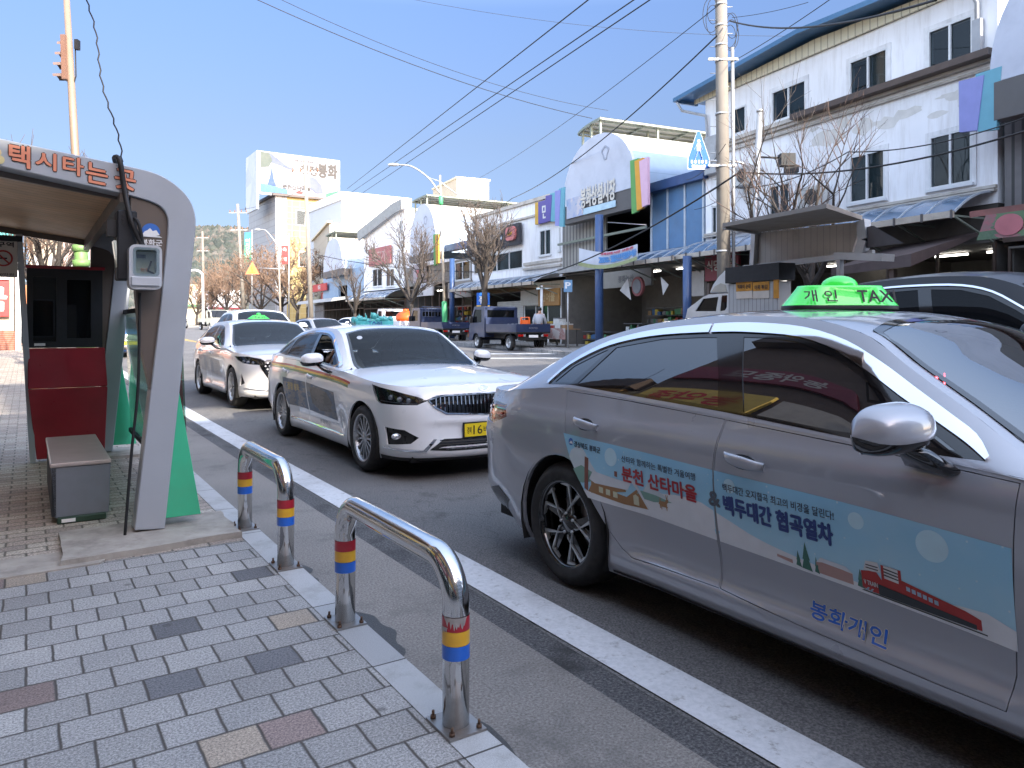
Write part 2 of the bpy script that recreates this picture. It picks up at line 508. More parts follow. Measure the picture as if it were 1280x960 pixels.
M_gl_windd = glassmat('tinted windscreen glass', (.13, .17, .20), .04, .8, gcol=.6)
M_headl = glassmat('headlamp lens', (.5, .52, .55), .05, .9)
M_plate_y = pmat('yellow number plate', (.78, .58, .02), .4, 0, .03, 8)
M_plate_w = pmat('white number plate', (.75, .76, .76), .4, 0, .03, 8)
M_ink = pmat('black ink', (.01, .01, .012), .5, 0, .05, 8)
def tyre_rim(style, rad, rimr, w, parent, k=1.0):
 """wheel with its axle along local y, outer face towards -y; origin at the hub"""
 X = Matrix.Rotation(R(90), 4, 'X')       # lathe z axis -> -y
 t = MB()
 hw = w / 2
 t.lathe([(rimr - .005, hw - .012), (rimr + .012, hw - .002), (rimr + .04, hw + .006), (rimr + .6 * (rad - rimr), hw + .004), (rad - .022, hw - .012), (rad - .006, hw - .03),
             (rad, hw - .05), (rad, -hw + .05), (rad - .01, -hw + .02), (rad - .03, -hw), (rimr, -hw + .01)], 56, X)
 e = bpy.data.objects.new('wheel', None); e.empty_display_size = .2; link(e, parent)
 scale_mb(t, k).build('tyre', M_rub, e)
 r = MB(); ins = hw - .03
 r.cur = 1 if style == 'blade' else 0
 r.lathe([(rimr + .003, hw - .008), (rimr - .006, hw - .006), (rimr - .016, hw - .022), (rimr - .03, hw - .09), (rimr - .035, -hw + .01)], 56, X)
 r.cur = 2
 r.lathe([(rimr - .03, -hw + .03), (.02, -hw + .03)], 32, X)                      # dark inner barrel
 r.cur = 3
 r.lathe([(.15, hw - .11), (.15, hw - .10), (.05, hw - .10)], 32, X)              # brake disc
 mats = [M_sil if style != 'silver' else M_silp, M_blk, M_dkshell, pmat('steel brake disc', (.25, .24, .23), .4, .9, .1, 10)]
 def pol(rr, a): return (rr * math.cos(R(a)), rr * math.sin(R(a)))
 if style == 'blade':
  for i in range(5):
   a = 72 * i + 8
   r.cur = 1
   r.prism([pol(.035, a - 40), pol(.06, a - 28), pol(rimr - .012, a + 3), pol(rimr - .012, a + 15), pol(.055, a + 20)], X, ins - .07, ins - .012)
   r.prism([pol(.05, a + 30), pol(.06, a + 5), pol(rimr - .012, a - 22), pol(rimr - .012, a - 12)], X, ins - .07, ins - .016)
   r.cur = 0
   r.prism([pol(.062, a + 16), pol(.075, a + 8), pol(rimr * .80, a - 17), pol(rimr - .01, a - 26), pol(rimr - .01, a - 2), pol(rimr * .86, a - 20)], X, ins - .02, ins)
   r.prism([pol(.06, a - 25), pol(.09, a - 16), pol(rimr * .86, a + 9), pol(rimr - .01, a + 32), pol(rimr - .01, a + 8), pol(rimr * .9, a + 5), pol(.08, a - 24)], X, ins - .02, ins - .002)
  r.cur = 1; r.lathe([(.0, ins + .0), (.045, ins - .002), (.065, ins - .012), (.07, ins - .06)], 24, X)
 elif style == 'silver':
  for i in range(15):
   a = 24 * i; r.cur = 0
   r.prism([pol(.045, a - 9), pol(rimr - .012, a - 4.2), pol(rimr - .012, a + 2.2), pol(.045, a + 7)], X, ins - .05, ins - .006)
  r.cur = 0; r.lathe([(0, ins + .004), (.04, ins + .002), (.06, ins - .01), (.062, ins - .06)], 24, X)
 elif style == 'steel':
  for i in range(6):
   a = 60 * i; r.cur = 0
   r.prism([pol(.05, a - 22), pol(rimr - .01, a - 13), pol(rimr - .01, a + 13), pol(.05, a + 22)], X, ins - .09, ins - .05)
  r.lathe([(0, ins - .0), (.05, ins - .01), (.07, ins - .05), (.09, ins - .07)], 20, X)
 else:
  for i in range(5):
   for dd in (-11, 11):
    a = 72 * i; r.cur = 0
    r.prism([pol(.04, a + dd * 1.6 - 10), pol(rimr - .012, a + dd - 4), pol(rimr - .012, a + dd + 4), pol(.04, a + dd * 1.6 + 10)], X, ins - .05, ins - .006)
   r.cur = 1
   r.prism([pol(.05, a - 6), pol(rimr - .012, a - 8), pol(rimr - .012, a + 8), pol(.05, a + 6)], X, ins - .05, ins - .018)
  r.cur = 1; r.lathe([(0, ins + .002), (.04, ins), (.055, ins - .02)], 24, X)
 for i in range(5):
  a = 72 * i + 30; p = pol(.055, a); r.cur = 0
  r.tube([X @ Vector((p[0], p[1], ins - .03)), X @ Vector((p[0], p[1], ins + .002))], .008, 6)
 scale_mb(r, k).build('rim', mats, e)
 return e
def put_wheels(root, style, xs, ytrack, rad, rimr, w, k=1.0, steer=0):
 w0 = tyre_rim(style, rad, rimr, w, root, k)
 first = True
 for x in xs:
  for sgn in (-1, 1):
   o = w0 if first else copy_tree(w0, parent=root); first = False
   o.location = (x * k, sgn * ytrack * k, rad * k)
   o.rotation_euler = (0, 0 if sgn < 0 else 0, 0 if sgn < 0 else math.pi)
   if x > 1 and steer: o.rotation_euler.z += steer
def seat(mb, x, y, z, w=.5, tilt=.22):
 """car seat facing +x with cushion, back and head restraint"""
 mb.box(x - .02, x + .5, y - w / 2, y + w / 2, z, z + .16)
 def back(x0, z0, x1, z1, hw0, hw1, th):
  mb.hexa([(x0, y - hw0, z0), (x0 + th, y - hw0, z0), (x0 + th, y + hw0, z0), (x0, y + hw0, z0)], [(x1, y - hw1, z1), (x1 + th * .8, y - hw1, z1), (x1 + th * .8, y + hw1, z1), (x1, y + hw1, z1)])
 back(x - .05, z + .1, x - .05 - .55 * tilt, z + .62, w / 2, w / 2 * .78, .13)
 back(x - .07 - .6 * tilt, z + .66, x - .08 - .62 * tilt, z + .84, .13, .11, .10)
def interior(root, xd, yw, zb, k, mat, seats=(.75, -.1), zfl=.3):
 m = MB(); m.box(-.5, xd + .55, -yw, yw, zfl - .1, zfl)
 m.hexa([(xd, -yw, .55), (xd + .5, -yw * .95, .55), (xd + .5, yw * .95, .55), (xd, yw, .55)], [(xd + .1, -yw, zb - .06), (xd + .55, -yw * .85, zb - .09), (xd + .55, yw * .85, zb - .09), (xd + .1, yw, zb - .06)])
 m.tube([(xd - .12 - .06 * math.cos(t), .37 + .18 * math.sin(t), .84 + .17 * math.cos(t)) for t in [2 * math.pi * i / 20 for i in range(21)]], .015, 6)
 m.bar((xd - .1, .37, .84), (xd + .15, .37, .76), .06, .06)
 scale_mb(m, k).build('dashboard', M_dash, root)
 for i, x in enumerate(seats):
  for y in (-.37, .37):
   sm = MB(); seat(sm, x, y, zfl); scale_mb(sm, k).build('seat', mat, root, bevel=.03 * k, seg=2)
def mirror(root, x, y, z, k, matp, L=.11, W=.13, H=.085, name='side_mirror'):
 for sgn in (-1, 1):
  m = MB(); n = 24; rings = 12; base = len(m.v)
  for j in range(rings + 1):
   t = j / rings; yy = -W * .95 + 2 * W * t              # from inner (car) to outer
   rr = (1 - abs(2 * t - 1) ** 3.2) ** .5
   for i in range(n):
    a = 2 * math.pi * i / n; cx, cz = math.cos(a), math.sin(a)
    fx = L * (1.0 if cx > 0 else .35) * abs(cx) ** .9 * (1 if cx > 0 else -1)
    fz = H * (abs(cz) ** .8) * (1 if cz > 0 else -1) * (1 if cz > 0 else .85)
    m.v.append(((x + fx * rr - .04 * t), sgn * -1 * -(y + yy) if False else sgn * (y + yy), z + fz * rr + .018 * (1 - t)))
  m.smooth = True
  for j in range(rings):
   for i in range(n):
    a = base + j * n + i; b = base + j * n + (i + 1) % n
    m.cur = 1 if (math.sin(2 * math.pi * (i + .5) / n) < -.14) else 0
    m.face((a, b, b + n, a + n) if sgn > 0 else (a, a + n, b + n, b))
  m.cur = 0; m.smooth = False
  o = scale_mb(m, k).build(name, [matp, M_blk], root)
  b = MB(); b.smooth = True
  b.hexa([(x + .10, sgn * (y - W * 1.0), z - .135), (x - .06, sgn * (y - W * 1.0), z - .12), (x - .06, sgn * (y - W * 1.6), z - .12), (x + .12, sgn * (y - W * 1.6), z - .135)][::(1 if sgn < 0 else -1)],
               [(x + .05, sgn * (y - W * .25), z - .05), (x - .03, sgn * (y - W * .25), z - .04), (x - .03, sgn * (y - W * .8), z - .04), (x + .05, sgn * (y - W * .8), z - .05)][::(1 if sgn < 0 else -1)])
  scale_mb(b, k).build('mirror_arm', M_blk, o, bevel=.012)
  g = MB(); g.box(x - .035 * 1 - .006, x - .035, sgn * (y - W * .8), sgn * (y + W * .8), z - H * .7, z + H * .7); scale_mb(g, k).build('mirror_glass', M_chr, o)
def handle(body, mbh, mbr, x, z, L=.2):
 """grab handle standing off the door plus the cup behind it"""
 pts = []
 for i in range(9):
  t = i / 8; xx = x - L / 2 + L * t; o_ = .028 * abs(math.sin(math.pi * t)) ** .5 + .004
  p = body.band(xx, z + .012 - .02 * t); pts.append(Vector((p.x, p.y - o_, p.z)))
 b = len(mbh.v); n = 10
 for i, p in enumerate(pts):
  t = i / 8; hh = (.017 + .008 * math.sin(math.pi * t)); ww = .011
  for j in range(n):
   a = 2 * math.pi * j / n; mbh.v.append((p.x, p.y + ww * math.cos(a), p.z + hh * math.sin(a)))
 mbh.smooth = True
 for i in range(8):
  for j in range(n):
   mbh.face((b + i * n + j, b + i * n + (j + 1) % n, b + (i + 1) * n + (j + 1) % n, b + (i + 1) * n + j))
 mbh.smooth = False
 mbh.face([b + j for j in range(n)]); mbh.face([b + 8 * n + j for j in range(n)][::-1])
 chart_mesh(mbr, body.band, [[(x - .01 + .07 * math.cos(t), z - .003 + .03 * math.sin(t)) for t in [2 * math.pi * i / 20 for i in range(20)]]], .02, off=.0012)
def arch_pts(cx, cz, r, zlo, n=22):
 """arch outline from the rear foot over the top to the front foot, ending at height zlo"""
 a = math.asin(max(-1, min(1, (zlo - cz) / r)))
 return [(cx + r * math.cos(math.pi - a + (2 * a - math.pi) * i / (n - 1)), cz + r * math.sin(math.pi - a + (2 * a - math.pi) * i / (n - 1))) for i in range(n)]
def make_car(name, label, cat, sp, loc, rz, group=None):
 root = thing(name, label, cat, loc, rz, group); k = sp.get('k', 1.0); st = sp.get('step', .05)
 B = Body(sp['plan'], sp['sec'], sp['top'], sp['cant'], sp['crown'], sp['deck'], k)
 wb, tr, rr = sp['wb'], sp['tyre_r'], sp['rim_r']; zs = sp.get('zsill', .19); ar = sp.get('arch', tr + .05)
 P = sp['paint']; zo = lambda q: B.ztop(q)
 s0, s1 = B.s0, B.s1
 bot = [(s0, sp['zrear']), (s0 + .6, sp['zrear']), (-ar - .12, sp['zrear'] - .02)] if sp['zrear'] else [(s0, zs), (-ar, zs)]
 ol = [p for p in bot if p[0] < -ar - .05] + arch_pts(0, tr, ar, zs) + [(ar + .5, zs)] + [(wb - ar - .5, zs)] + arch_pts(wb, tr, ar, zs)
 ol += [(wb + ar + .1, sp['zfront'] + .015), (s1 - .4, sp['zfront']), (s1, sp['zfront'])]
 N = 46
 ol += [(s1 + (s0 - s1) * i / N, zo(s1 + (s0 - s1) * i / N)) for i in range(N + 1)]
 holes = sp.get('holes', []); doors = sp['doors']
 def shrink(poly, g=.0035):
  cx = sum(p[0] for p in poly) / len(poly); cz = sum(p[1] for p in poly) / len(poly)
  n = len(poly); out = []
  ar_ = sum(poly[i][0] * poly[(i + 1) % n][1] - poly[(i + 1) % n][0] * poly[i][1] for i in range(n)); sg = 1 if ar_ > 0 else -1
  for i in range(n):
   a, b, c = poly[i - 1], poly[i], poly[(i + 1) % n]
   e1 = Vector((b[0] - a[0], b[1] - a[1])).normalized(); e2 = Vector((c[0] - b[0], c[1] - b[1])).normalized()
   nn = Vector((-(e1.y + e2.y), e1.x + e2.x)); nn = nn.normalized() * g * sg if nn.length > 1e-6 else Vector((0, 0))
   out.append((b[0] + nn.x, b[1] + nn.y))
  return out
 body = MB()
 chart_mesh(body, B.band, [ol] + [h for h in holes] + doors, st, flange=.02, both=True)
 dk = []
 hx = B.edge()[-1][0] - .003; bx = B.edge()[0][0] + .003
 chart_mesh(body, B.deck, [[(sp['hood'][0], -1), (hx, -1), (hx, 1), (sp['hood'][0], 1)]], st * 1.3)
 chart_mesh(body, B.deck, [[(bx, -1), (sp['boot'][1], -1), (sp['boot'][1], 1), (bx, 1)]], st * 1.3)
 xs_ = [c[0] for c in sp['cant']]
 chart_mesh(body, B.cab, [[(xs_[0] + .01, -1), (xs_[-1] - .01, -1), (xs_[-1] - .01, 1), (xs_[0] + .01, 1)], sp['wind'], sp['back']] + sp.get('roofholes', []), st * 1.3)
 x0c, x1c = xs_[0] + .02, xs_[-1] - .02
 so = [(x0c + (x1c - x0c) * i / 40, B.edge_at(x0c + (x1c - x0c) * i / 40)[1] - .004) for i in range(41)]
 so += [(x1c + (x0c - x1c) * i / 40, cr(sp['cant'], x1c + (x0c - x1c) * i / 40)[1]) for i in range(41)]
 sx0, sx1 = sp['side_x']
 so = [p for p in so if sx0 <= p[0] <= sx1]
 chart_mesh(body, B.side, [so, sp['dlo']], st, both=True)
 build_n(body, 'body', P, root, k)
 sh = MB()   # dark shell just behind the skin fills gaps
 shell_ol = [(p[0], min(p[1], zo(p[0]) - .03)) for p in ol]
 chart_mesh(sh, B.band, [shell_ol], .1, off=-.03, both=True)
 for cx in (0, wb):
  for m in (-1, 1):
   aa = arch_pts(cx, tr, ar + .012, zs, 16)
   for i in range(15):
    a, b = aa[i], aa[i + 1]
    sh.add([(a[0], m * .93, a[1]), (b[0], m * .93, b[1]), (b[0], m * .55, b[1]), (a[0], m * .55, a[1])], [(0, 1, 2, 3)])
   sh.add([(p[0], m * .6, p[1]) for p in aa], [tuple(range(16))])
 sh.box(B.P[0][1] + .12, B.P[-1][1] - .2, -.72, .72, zs + .0, zs + .06)
 build_n(sh, 'underbody', M_dkshell, root, k)
 for i, dp in enumerate(doors):
  m = MB(); chart_mesh(m, B.band, [shrink(dp)], st, flange=.02, both=False)
  d_ = build_n(m, 'door', P, root, k)
  hb, rb = MB(), MB(); hx, hz = sp['handles'][i]; handle(B, hb, rb, hx, hz)
  build_n(hb, 'door_handle', sp.get('handlemat', P), d_, k);
  build_n(rb, 'handle_shade', sp.get('cupmat', M_blk), d_, k)  # flat dark ellipse, the shade of a hollow put into its colour
  if i == 0: root['_d0'] = 1
  m2 = MB(); m2.v = [(p[0], -p[1], p[2]) for p in m.v]; m2.f = [f[::-1] for f in m.f]; m2.mi = m.mi; m2.sm = m.sm; m2.nrm = [(n[0], -n[1], n[2]) for n in m.nrm]
  build_n(m2, 'door', P, root, k)
 for i, g in enumerate(sp['glass']):
  for m in (1, -1):
   gm = MB(); chart_mesh(gm, (lambda x, z, m=m: Vector((B.side(x, z).x, B.side(x, z).y * m, z))), [g], .08, off=-.002, sign=m)
   build_n(gm, 'side_window', sp['glassmat'] if not (sp.get('open') == i and m > 0) else sp['glassmat'], root, k) if not (sp.get('open') == i and m > 0) else None
 fr = MB(); chart_mesh(fr, B.side, [sp['dlo']] + sp['glass'], .06, off=.001, flange=.012, both=True)
 build_n(fr, 'window_frame', M_blk, root, k)
 if sp.get('chrome'):
  c = MB()
  for lp in sp['chrome']: chart_mesh(c, B.side, [lp], .05, off=.010, flange=.012, both=True)
  build_n(c, 'chrome_trim', M_chr, root, k)
 w = MB(); chart_mesh(w, B.cab, [sp['wind']], st * 1.4, off=.003); build_n(w, 'windscreen', sp['windmat'], root, k)
 w = MB(); chart_mesh(w, B.cab, [sp['back']], st * 1.4, off=.003); build_n(w, 'rear_window', M_gl_dark, root, k)
 fr = MB()
 def ring(lp, g):
  return shrink(lp, g)
 chart_mesh(fr, B.cab, [sp['wind'], ring(sp['wind'], .045)], .08, off=.0045)
 build_n(fr, 'windscreen_border', M_blk, root, k)
 put_wheels(root, sp['wheel'], (0, wb), sp['track'], tr, rr, sp.get('tw', .22), k)
 if sp.get('interior', True): interior(root, sp.get('xd', 1.75), .68, sp.get('zbelt', .98), k, sp.get('seatmat', M_seatg))
 if sp.get('mirror'): mirror(root, *sp['mirror'], k, P, *sp.get('mirror_size', (.11, .13, .085)))
 return root, B
def plan_len(plan):
 b = Body(plan, [(0, [(0, 0), (1, 0)])], [(0, 1), (1, 1)], [(0, .1, 1), (1, .1, 1)], [(0, 0), (1, 0)], [(0, 0), (1, 0)])
 return b.s0, b.s1
SIDE = [(.15, -.09), (.19, -.05), (.24, -.028), (.285, -.026), (.31, -.045), (.37, -.058), (.45, -.05), (.56, -.028), (.70, -.008), (.80, 0), (.875, -.001), (.92, -.010), (.98, -.033), (1.08, -.062)]
SIDEW = [(.15, -.05), (.22, -.02), (.3, -.006), (.45, 0), (.60, .004), (.72, .006), (.80, .004), (.875, -.002), (.92, -.014), (.98, -.037), (1.08, -.066)]
def spec_grey():
 plan = [(-1.06, 0), (-1.05, .42), (-1.015, .68), (-.92, .835), (-.68, .898), (-.35, .922), (.3, .93), (1.4, .93), (2.4, .93), (2.85, .925), (3.25, .885), (3.5, .80), (3.68, .64), (3.79, .38), (3.83, 0)]
 s0, s1 = plan_len(plan)
 rear = [(.2, -.22), (.27, -.1), (.36, -.03), (.45, 0), (.62, 0), (.72, .012), (.82, .0), (.93, -.03), (1.0, -.045), (1.05, -.05)]
 rcor = [(.2, -.16), (.27, -.08), (.36, -.02), (.45, 0), (.62, .002), (.72, .008), (.82, .0), (.9, -.018), (.96, -.05), (1.04, -.09)]
 front = [(.15, -.16), (.22, -.06), (.33, -.01), (.5, 0), (.62, -.02), (.75, -.08), (.86, -.16)]
 sp = dict(plan=plan, k=1.0, wb=2.85, tyre_r=.335, rim_r=.236, tw=.235, track=.80, step=.034, arch=.378, zsill=.175, zrear=.25, zfront=.2,
  sec=[(s0, rear), (s0 + .75, rear), (s0 + 1.0, rcor), (-.42, SIDEW), (.25, SIDEW), (.7, SIDE), (2.1, SIDE), (2.6, SIDEW), (3.15, SIDEW), (s1 - .55, front), (s1, front)],
  top=[(s0, 1.02), (s0 + .7, 1.015), (s0 + 1.05, 1.0), (-.62, 1.02), (-.35, 1.052), (0, 1.078), (.5, 1.06), (1.1, 1.035), (1.7, 1.005), (2.2, .972), (2.6, .935), (3.0, .885), (s1 - .7, .82), (s1 - .4, .77), (s1, .74)],
  cant=[(-.92, 0, 1.03), (-.90, .3, 1.032), (-.84, .56, 1.035), (-.72, .70, 1.05), (-.55, .728, 1.11), (-.25, .70, 1.24), (-.05, .675, 1.32), (.17, .66, 1.378), (.45, .645, 1.43), (.93, .635, 1.463), (1.30, .64, 1.45), (1.58, .66, 1.39), (1.80, .70, 1.257), (2.045, .755, 1.115), (2.2, .795, 1.02), (2.27, .79, .985), (2.36, .66, .965), (2.42, .45, .958), (2.45, .25, .955), (2.465, 0, .955)],
  crown=[(-.92, 0), (-.7, .05), (-.4, .08), (0, .055), (.5, .04), (1.2, .035), (1.5, .04), (1.9, .065), (2.2, .085), (2.36, .06), (2.465, .0)],
  deck=[(-1.06, 0), (-.9, .02), (-.5, .03), (2.0, .06), (2.6, .07), (3.3, .06), (3.65, .03), (3.83, 0)],
  hood=(2.2, 3.80), boot=(-1.05, -.45),
  doors=[
   [(-.025, 1.060), (.02, .92), (.072, .759), (.15, .64), (.249, .536), (.39, .385), (.47, .32), (.546, .292), (.8, .296), (1.074, .30), (1.066, .5), (1.066, .744), (1.085, .93), (1.100, 1.022), (.5, 1.048)],
   [(1.104, 1.021), (1.09, .93), (1.071, .744), (1.071, .5), (1.079, .30), (1.5, .278), (2.0, .262), (2.19, .262), (2.208, .37), (2.215, .6), (2.222, .8), (2.228, .955), (1.7, .992)]],
  dlo=[(-.215, 1.082), (-.10, 1.19), (.10, 1.285), (.30, 1.335), (.55, 1.368), (.90, 1.385), (1.10, 1.384), (1.33, 1.368), (1.52, 1.315), (1.66, 1.245), (1.80, 1.165), (1.95, 1.09), (2.05, 1.04), (2.12, 1.0), (1.9, .999), (1.6, 1.019), (1.1, 1.05), (.6, 1.07), (0, 1.092)],
  glass=[[(-.16, 1.098), (-.06, 1.19), (.10, 1.262), (.17, 1.29), (.10, 1.2), (.0, 1.102)],
               [(.05, 1.103), (.14, 1.2), (.225, 1.30), (.55, 1.35), (.80, 1.362), (.895, 1.363), (.99, 1.2), (1.045, 1.067), (.6, 1.084), (.3, 1.094)],
               [(1.185, 1.058), (1.12, 1.2), (1.045, 1.367), (1.2, 1.364), (1.33, 1.350), (1.50, 1.30), (1.64, 1.228), (1.785, 1.145), (1.82, 1.03), (1.6, 1.033)],
               [(1.85, 1.025), (1.83, 1.12), (1.93, 1.07), (2.03, 1.018)]],
  wind=[(1.585, -.91), (1.53, -.6), (1.515, 0), (1.53, .6), (1.585, .91), (1.9, .93), (2.2, .94), (2.34, .93), (2.43, .8), (2.455, 0), (2.43, -.8), (2.34, -.93), (2.2, -.94), (1.9, -.93)],
  back=[(.02, -.86), (.06, 0), (.02, .86), (-.3, .88), (-.6, .9), (-.75, .8), (-.8, 0), (-.75, -.8), (-.6, -.9), (-.3, -.88)],
  side_x=(-.80, 2.30), handles=[(.21, .905), (1.24, .868)], mirror=(1.955, 1.10, 1.082), mirror_size=(.105, .15, .086),
  glassmat=M_gl_near, windmat=glassmat('sky reflecting windscreen', (.2, .25, .28), .22, .75), wheel='blade', xd=1.75, zbelt=.98, seatmat=M_seatg)
 d = sp['dlo']
 up = [p for p in d[:14]]
 wid = [.02, .022, .028, .030, .034, .040, .042, .040, .044, .046, .044, .036, .03, .012]
 outer = []
 for i, p in enumerate(up):
  a = up[max(0, i - 1)]; b = up[min(13, i + 1)]; t = Vector((b[0] - a[0], b[1] - a[1])).normalized(); outer.append((p[0] - t.y * wid[i] * 1.0, p[1] + t.x * wid[i]))
 def smooth2(l): return spl(l, 3)
 sp['dlo'] = spl(up, 3) + d[14:]
 cut = 17   # bodywork seam over the B pillar
 u2, o2 = spl(up, 3), spl(outer, 3)
 ci = min(range(len(u2)), key=lambda i: abs(u2[i][0] - .93))
 g_ = lambda l, t: (l[ci - 1][0] + (l[ci][0] - l[ci - 1][0]) * t, l[ci - 1][1] + (l[ci][1] - l[ci - 1][1]) * t)
 sp['chrome'] = [u2[:ci] + [g_(u2, .44), g_(o2, .44)] + o2[:ci][::-1], [g_(u2, .56)] + u2[ci:] + o2[ci:][::-1] + [g_(o2, .56)]]
 sp['_chromecut'] = True
 sp['holes'] = [[(s0 + .55, .83), (s0 + .8, .82), (s0 + 1.02, .80), (s0 + 1.22, .86), (s0 + 1.18, .93), (s0 + 1.0, .935), (s0 + .55, .945)],
                   [(s1 - 1.05, .74), (s1 - .6, .62), (s1 - .42, .62), (s1 - .42, .70), (s1 - .7, .75), (s1 - .98, .80)]]
 return sp
def spec_white():
 plan = [(-1.165, 0), (-1.15, .4), (-1.1, .68), (-.98, .83), (-.7, .895), (-.35, .925), (.3, .935), (1.4, .935), (2.4, .935), (2.9, .928), (3.25, .90), (3.5, .84), (3.66, .70), (3.75, .48), (3.80, .24), (3.81, 0)]
 s0, s1 = plan_len(plan)
 sd = [(z, d) for z, d in SIDE]; front = [(.17, -.13), (.21, -.05), (.27, -.005), (.33, 0), (.42, -.02), (.52, -.03), (.57, -.02), (.62, -.03), (.72, -.04), (.82, -.06), (.90, -.12), (.95, -.2)]
 fcor = [(.17, -.12), (.22, -.04), (.3, 0), (.45, .0), (.6, .0), (.70, -.01), (.80, -.04), (.88, -.09), (.95, -.15)]
 rear = [(.2, -.15), (.3, -.05), (.45, 0), (.7, 0), (.85, -.02), (1.0, -.05), (1.06, -.07)]
 sp = dict(plan=plan, k=.95, wb=2.855, tyre_r=.338, rim_r=.24, tw=.24, track=.81, step=.045, arch=.378, zsill=.175, zrear=.25, zfront=.19,
  sec=[(s0, rear), (-.8, rear), (-.42, SIDEW), (.25, SIDEW), (.7, sd), (2.1, sd), (2.55, SIDEW), (3.2, SIDEW), (s1 - .75, fcor), (s1 - .4, front), (s1, front)],
  top=[(s0, 1.07), (s0 + .7, 1.06), (-.62, 1.055), (0, 1.06), (.5, 1.05), (1.1, 1.035), (1.7, 1.01), (2.2, .985), (2.6, .96), (3.0, .93), (s1 - .85, .875), (s1 - .6, .86), (s1 - .4, .865), (s1, .875)],
  cant=[(-.98, 0, 1.08), (-.95, .4, 1.08), (-.85, .65, 1.08), (-.7, .73, 1.10), (-.45, .715, 1.2), (-.2, .69, 1.30), (.1, .67, 1.385), (.45, .65, 1.43), (.93, .64, 1.45), (1.30, .645, 1.435), (1.55, .665, 1.38), (1.80, .71, 1.25), (2.05, .765, 1.10), (2.2, .79, 1.02), (2.3, .78, .985), (2.42, .6, .975), (2.5, .35, .97), (2.53, 0, .97)],
  crown=[(-.98, 0), (-.7, .05), (-.4, .08), (0, .055), (.5, .045), (1.2, .045), (1.5, .045), (1.9, .075), (2.2, .10), (2.42, .06), (2.53, .0)],
  deck=[(-1.16, 0), (-.9, .02), (-.5, .03), (2.0, .05), (2.6, .075), (3.3, .07), (3.6, .045), (3.75, .015), (3.81, 0)],
  hood=(2.25, 3.79), boot=(-1.14, -.55),
  doors=[
   [(-.02, 1.04), (.02, .9), (.10, .74), (.2, .6), (.33, .43), (.46, .33), (.55, .292), (1.06, .285), (1.055, .5), (1.055, .744), (1.07, .93), (1.085, 1.022), (.5, 1.038)],
   [(1.09, 1.021), (1.075, .93), (1.06, .744), (1.06, .5), (1.065, .285), (1.5, .278), (2.12, .272), (2.18, .37), (2.2, .6), (2.2, .8), (2.19, .965), (1.7, 1.0)]],
  dlo=spl([(-.42, 1.10), (-.28, 1.19), (-.05, 1.285), (.2, 1.335), (.55, 1.375), (.90, 1.385), (1.20, 1.375), (1.42, 1.33), (1.62, 1.24), (1.80, 1.15), (1.95, 1.08), (2.08, 1.012)], 3) + [(1.9, 1.015), (1.6, 1.03), (1.1, 1.055), (.6, 1.07), (0, 1.08)],
  glass=[[(-.35, 1.105), (-.25, 1.175), (-.05, 1.262), (.06, 1.285), (.02, 1.1)],
               [(.07, 1.098), (.11, 1.295), (.3, 1.335), (.55, 1.355), (.88, 1.367), (.95, 1.2), (.99, 1.075), (.6, 1.09)],
               [(1.09, 1.075), (1.05, 1.2), (.98, 1.367), (1.2, 1.357), (1.40, 1.315), (1.60, 1.228), (1.72, 1.165), (1.75, 1.04), (1.5, 1.052)],
               [(1.79, 1.038), (1.77, 1.135), (1.93, 1.065), (1.99, 1.03)]],
  wind=[(1.57, -.92), (1.50, -.6), (1.48, 0), (1.50, .6), (1.57, .92), (1.9, .94), (2.2, .95), (2.4, .93), (2.5, .7), (2.52, 0), (2.5, -.7), (2.4, -.93), (2.2, -.95), (1.9, -.94)],
  back=[(-.05, -.86), (.0, 0), (-.05, .86), (-.3, .88), (-.6, .9), (-.78, .8), (-.82, 0), (-.78, -.8), (-.6, -.9), (-.3, -.88)],
  side_x=(-.85, 2.32), handles=[(.22, .89), (1.25, .87)], mirror=(1.85, 1.10, 1.08), mirror_size=(.085, .13, .08),
  glassmat=M_gl_dark, windmat=M_gl_wind, wheel='silver', xd=1.75, zbelt=.99, seatmat=M_seat, open=2)
 up = sp['dlo'][:34]; outer = []
 for i, p in enumerate(up):
  a = up[max(0, i - 1)]; b = up[min(33, i + 1)]; t = Vector((b[0] - a[0], b[1] - a[1])).normalized(); outer.append((p[0] - t.y * .03, p[1] + t.x * .03))
 sp['chrome'] = [up + outer[::-1]]
 sp['_s'] = (s0, s1)
 return sp
def lamp_set(root, B, k, defs):
 """defs: (part name, loop, offset, material, step, flange)"""
 for nm, lp, off, mat, stp, fl in defs:
  m = MB(); chart_mesh(m, B.band, [lp], stp, off=off, flange=fl, both=False)
  build_n(m, nm, mat, root, k)
  m2 = MB(); m2.v = [(p[0], -p[1], p[2]) for p in m.v]; m2.f = [f[::-1] for f in m.f]; m2.mi = m.mi; m2.sm = m.sm; m2.nrm = [(n[0], -n[1], n[2]) for n in m.nrm]
  build_n(m2, nm, mat, root, k)
def band_full(B):
 """band chart running across the nose: v>0 on the car's right, v<0 on its left; v = distance from centre"""
 def fn(v, z):
  p = B.band(B.s1 - abs(v), z)
  return Vector((p.x, p.y if v > 0 else -p.y, p.z))
 return fn
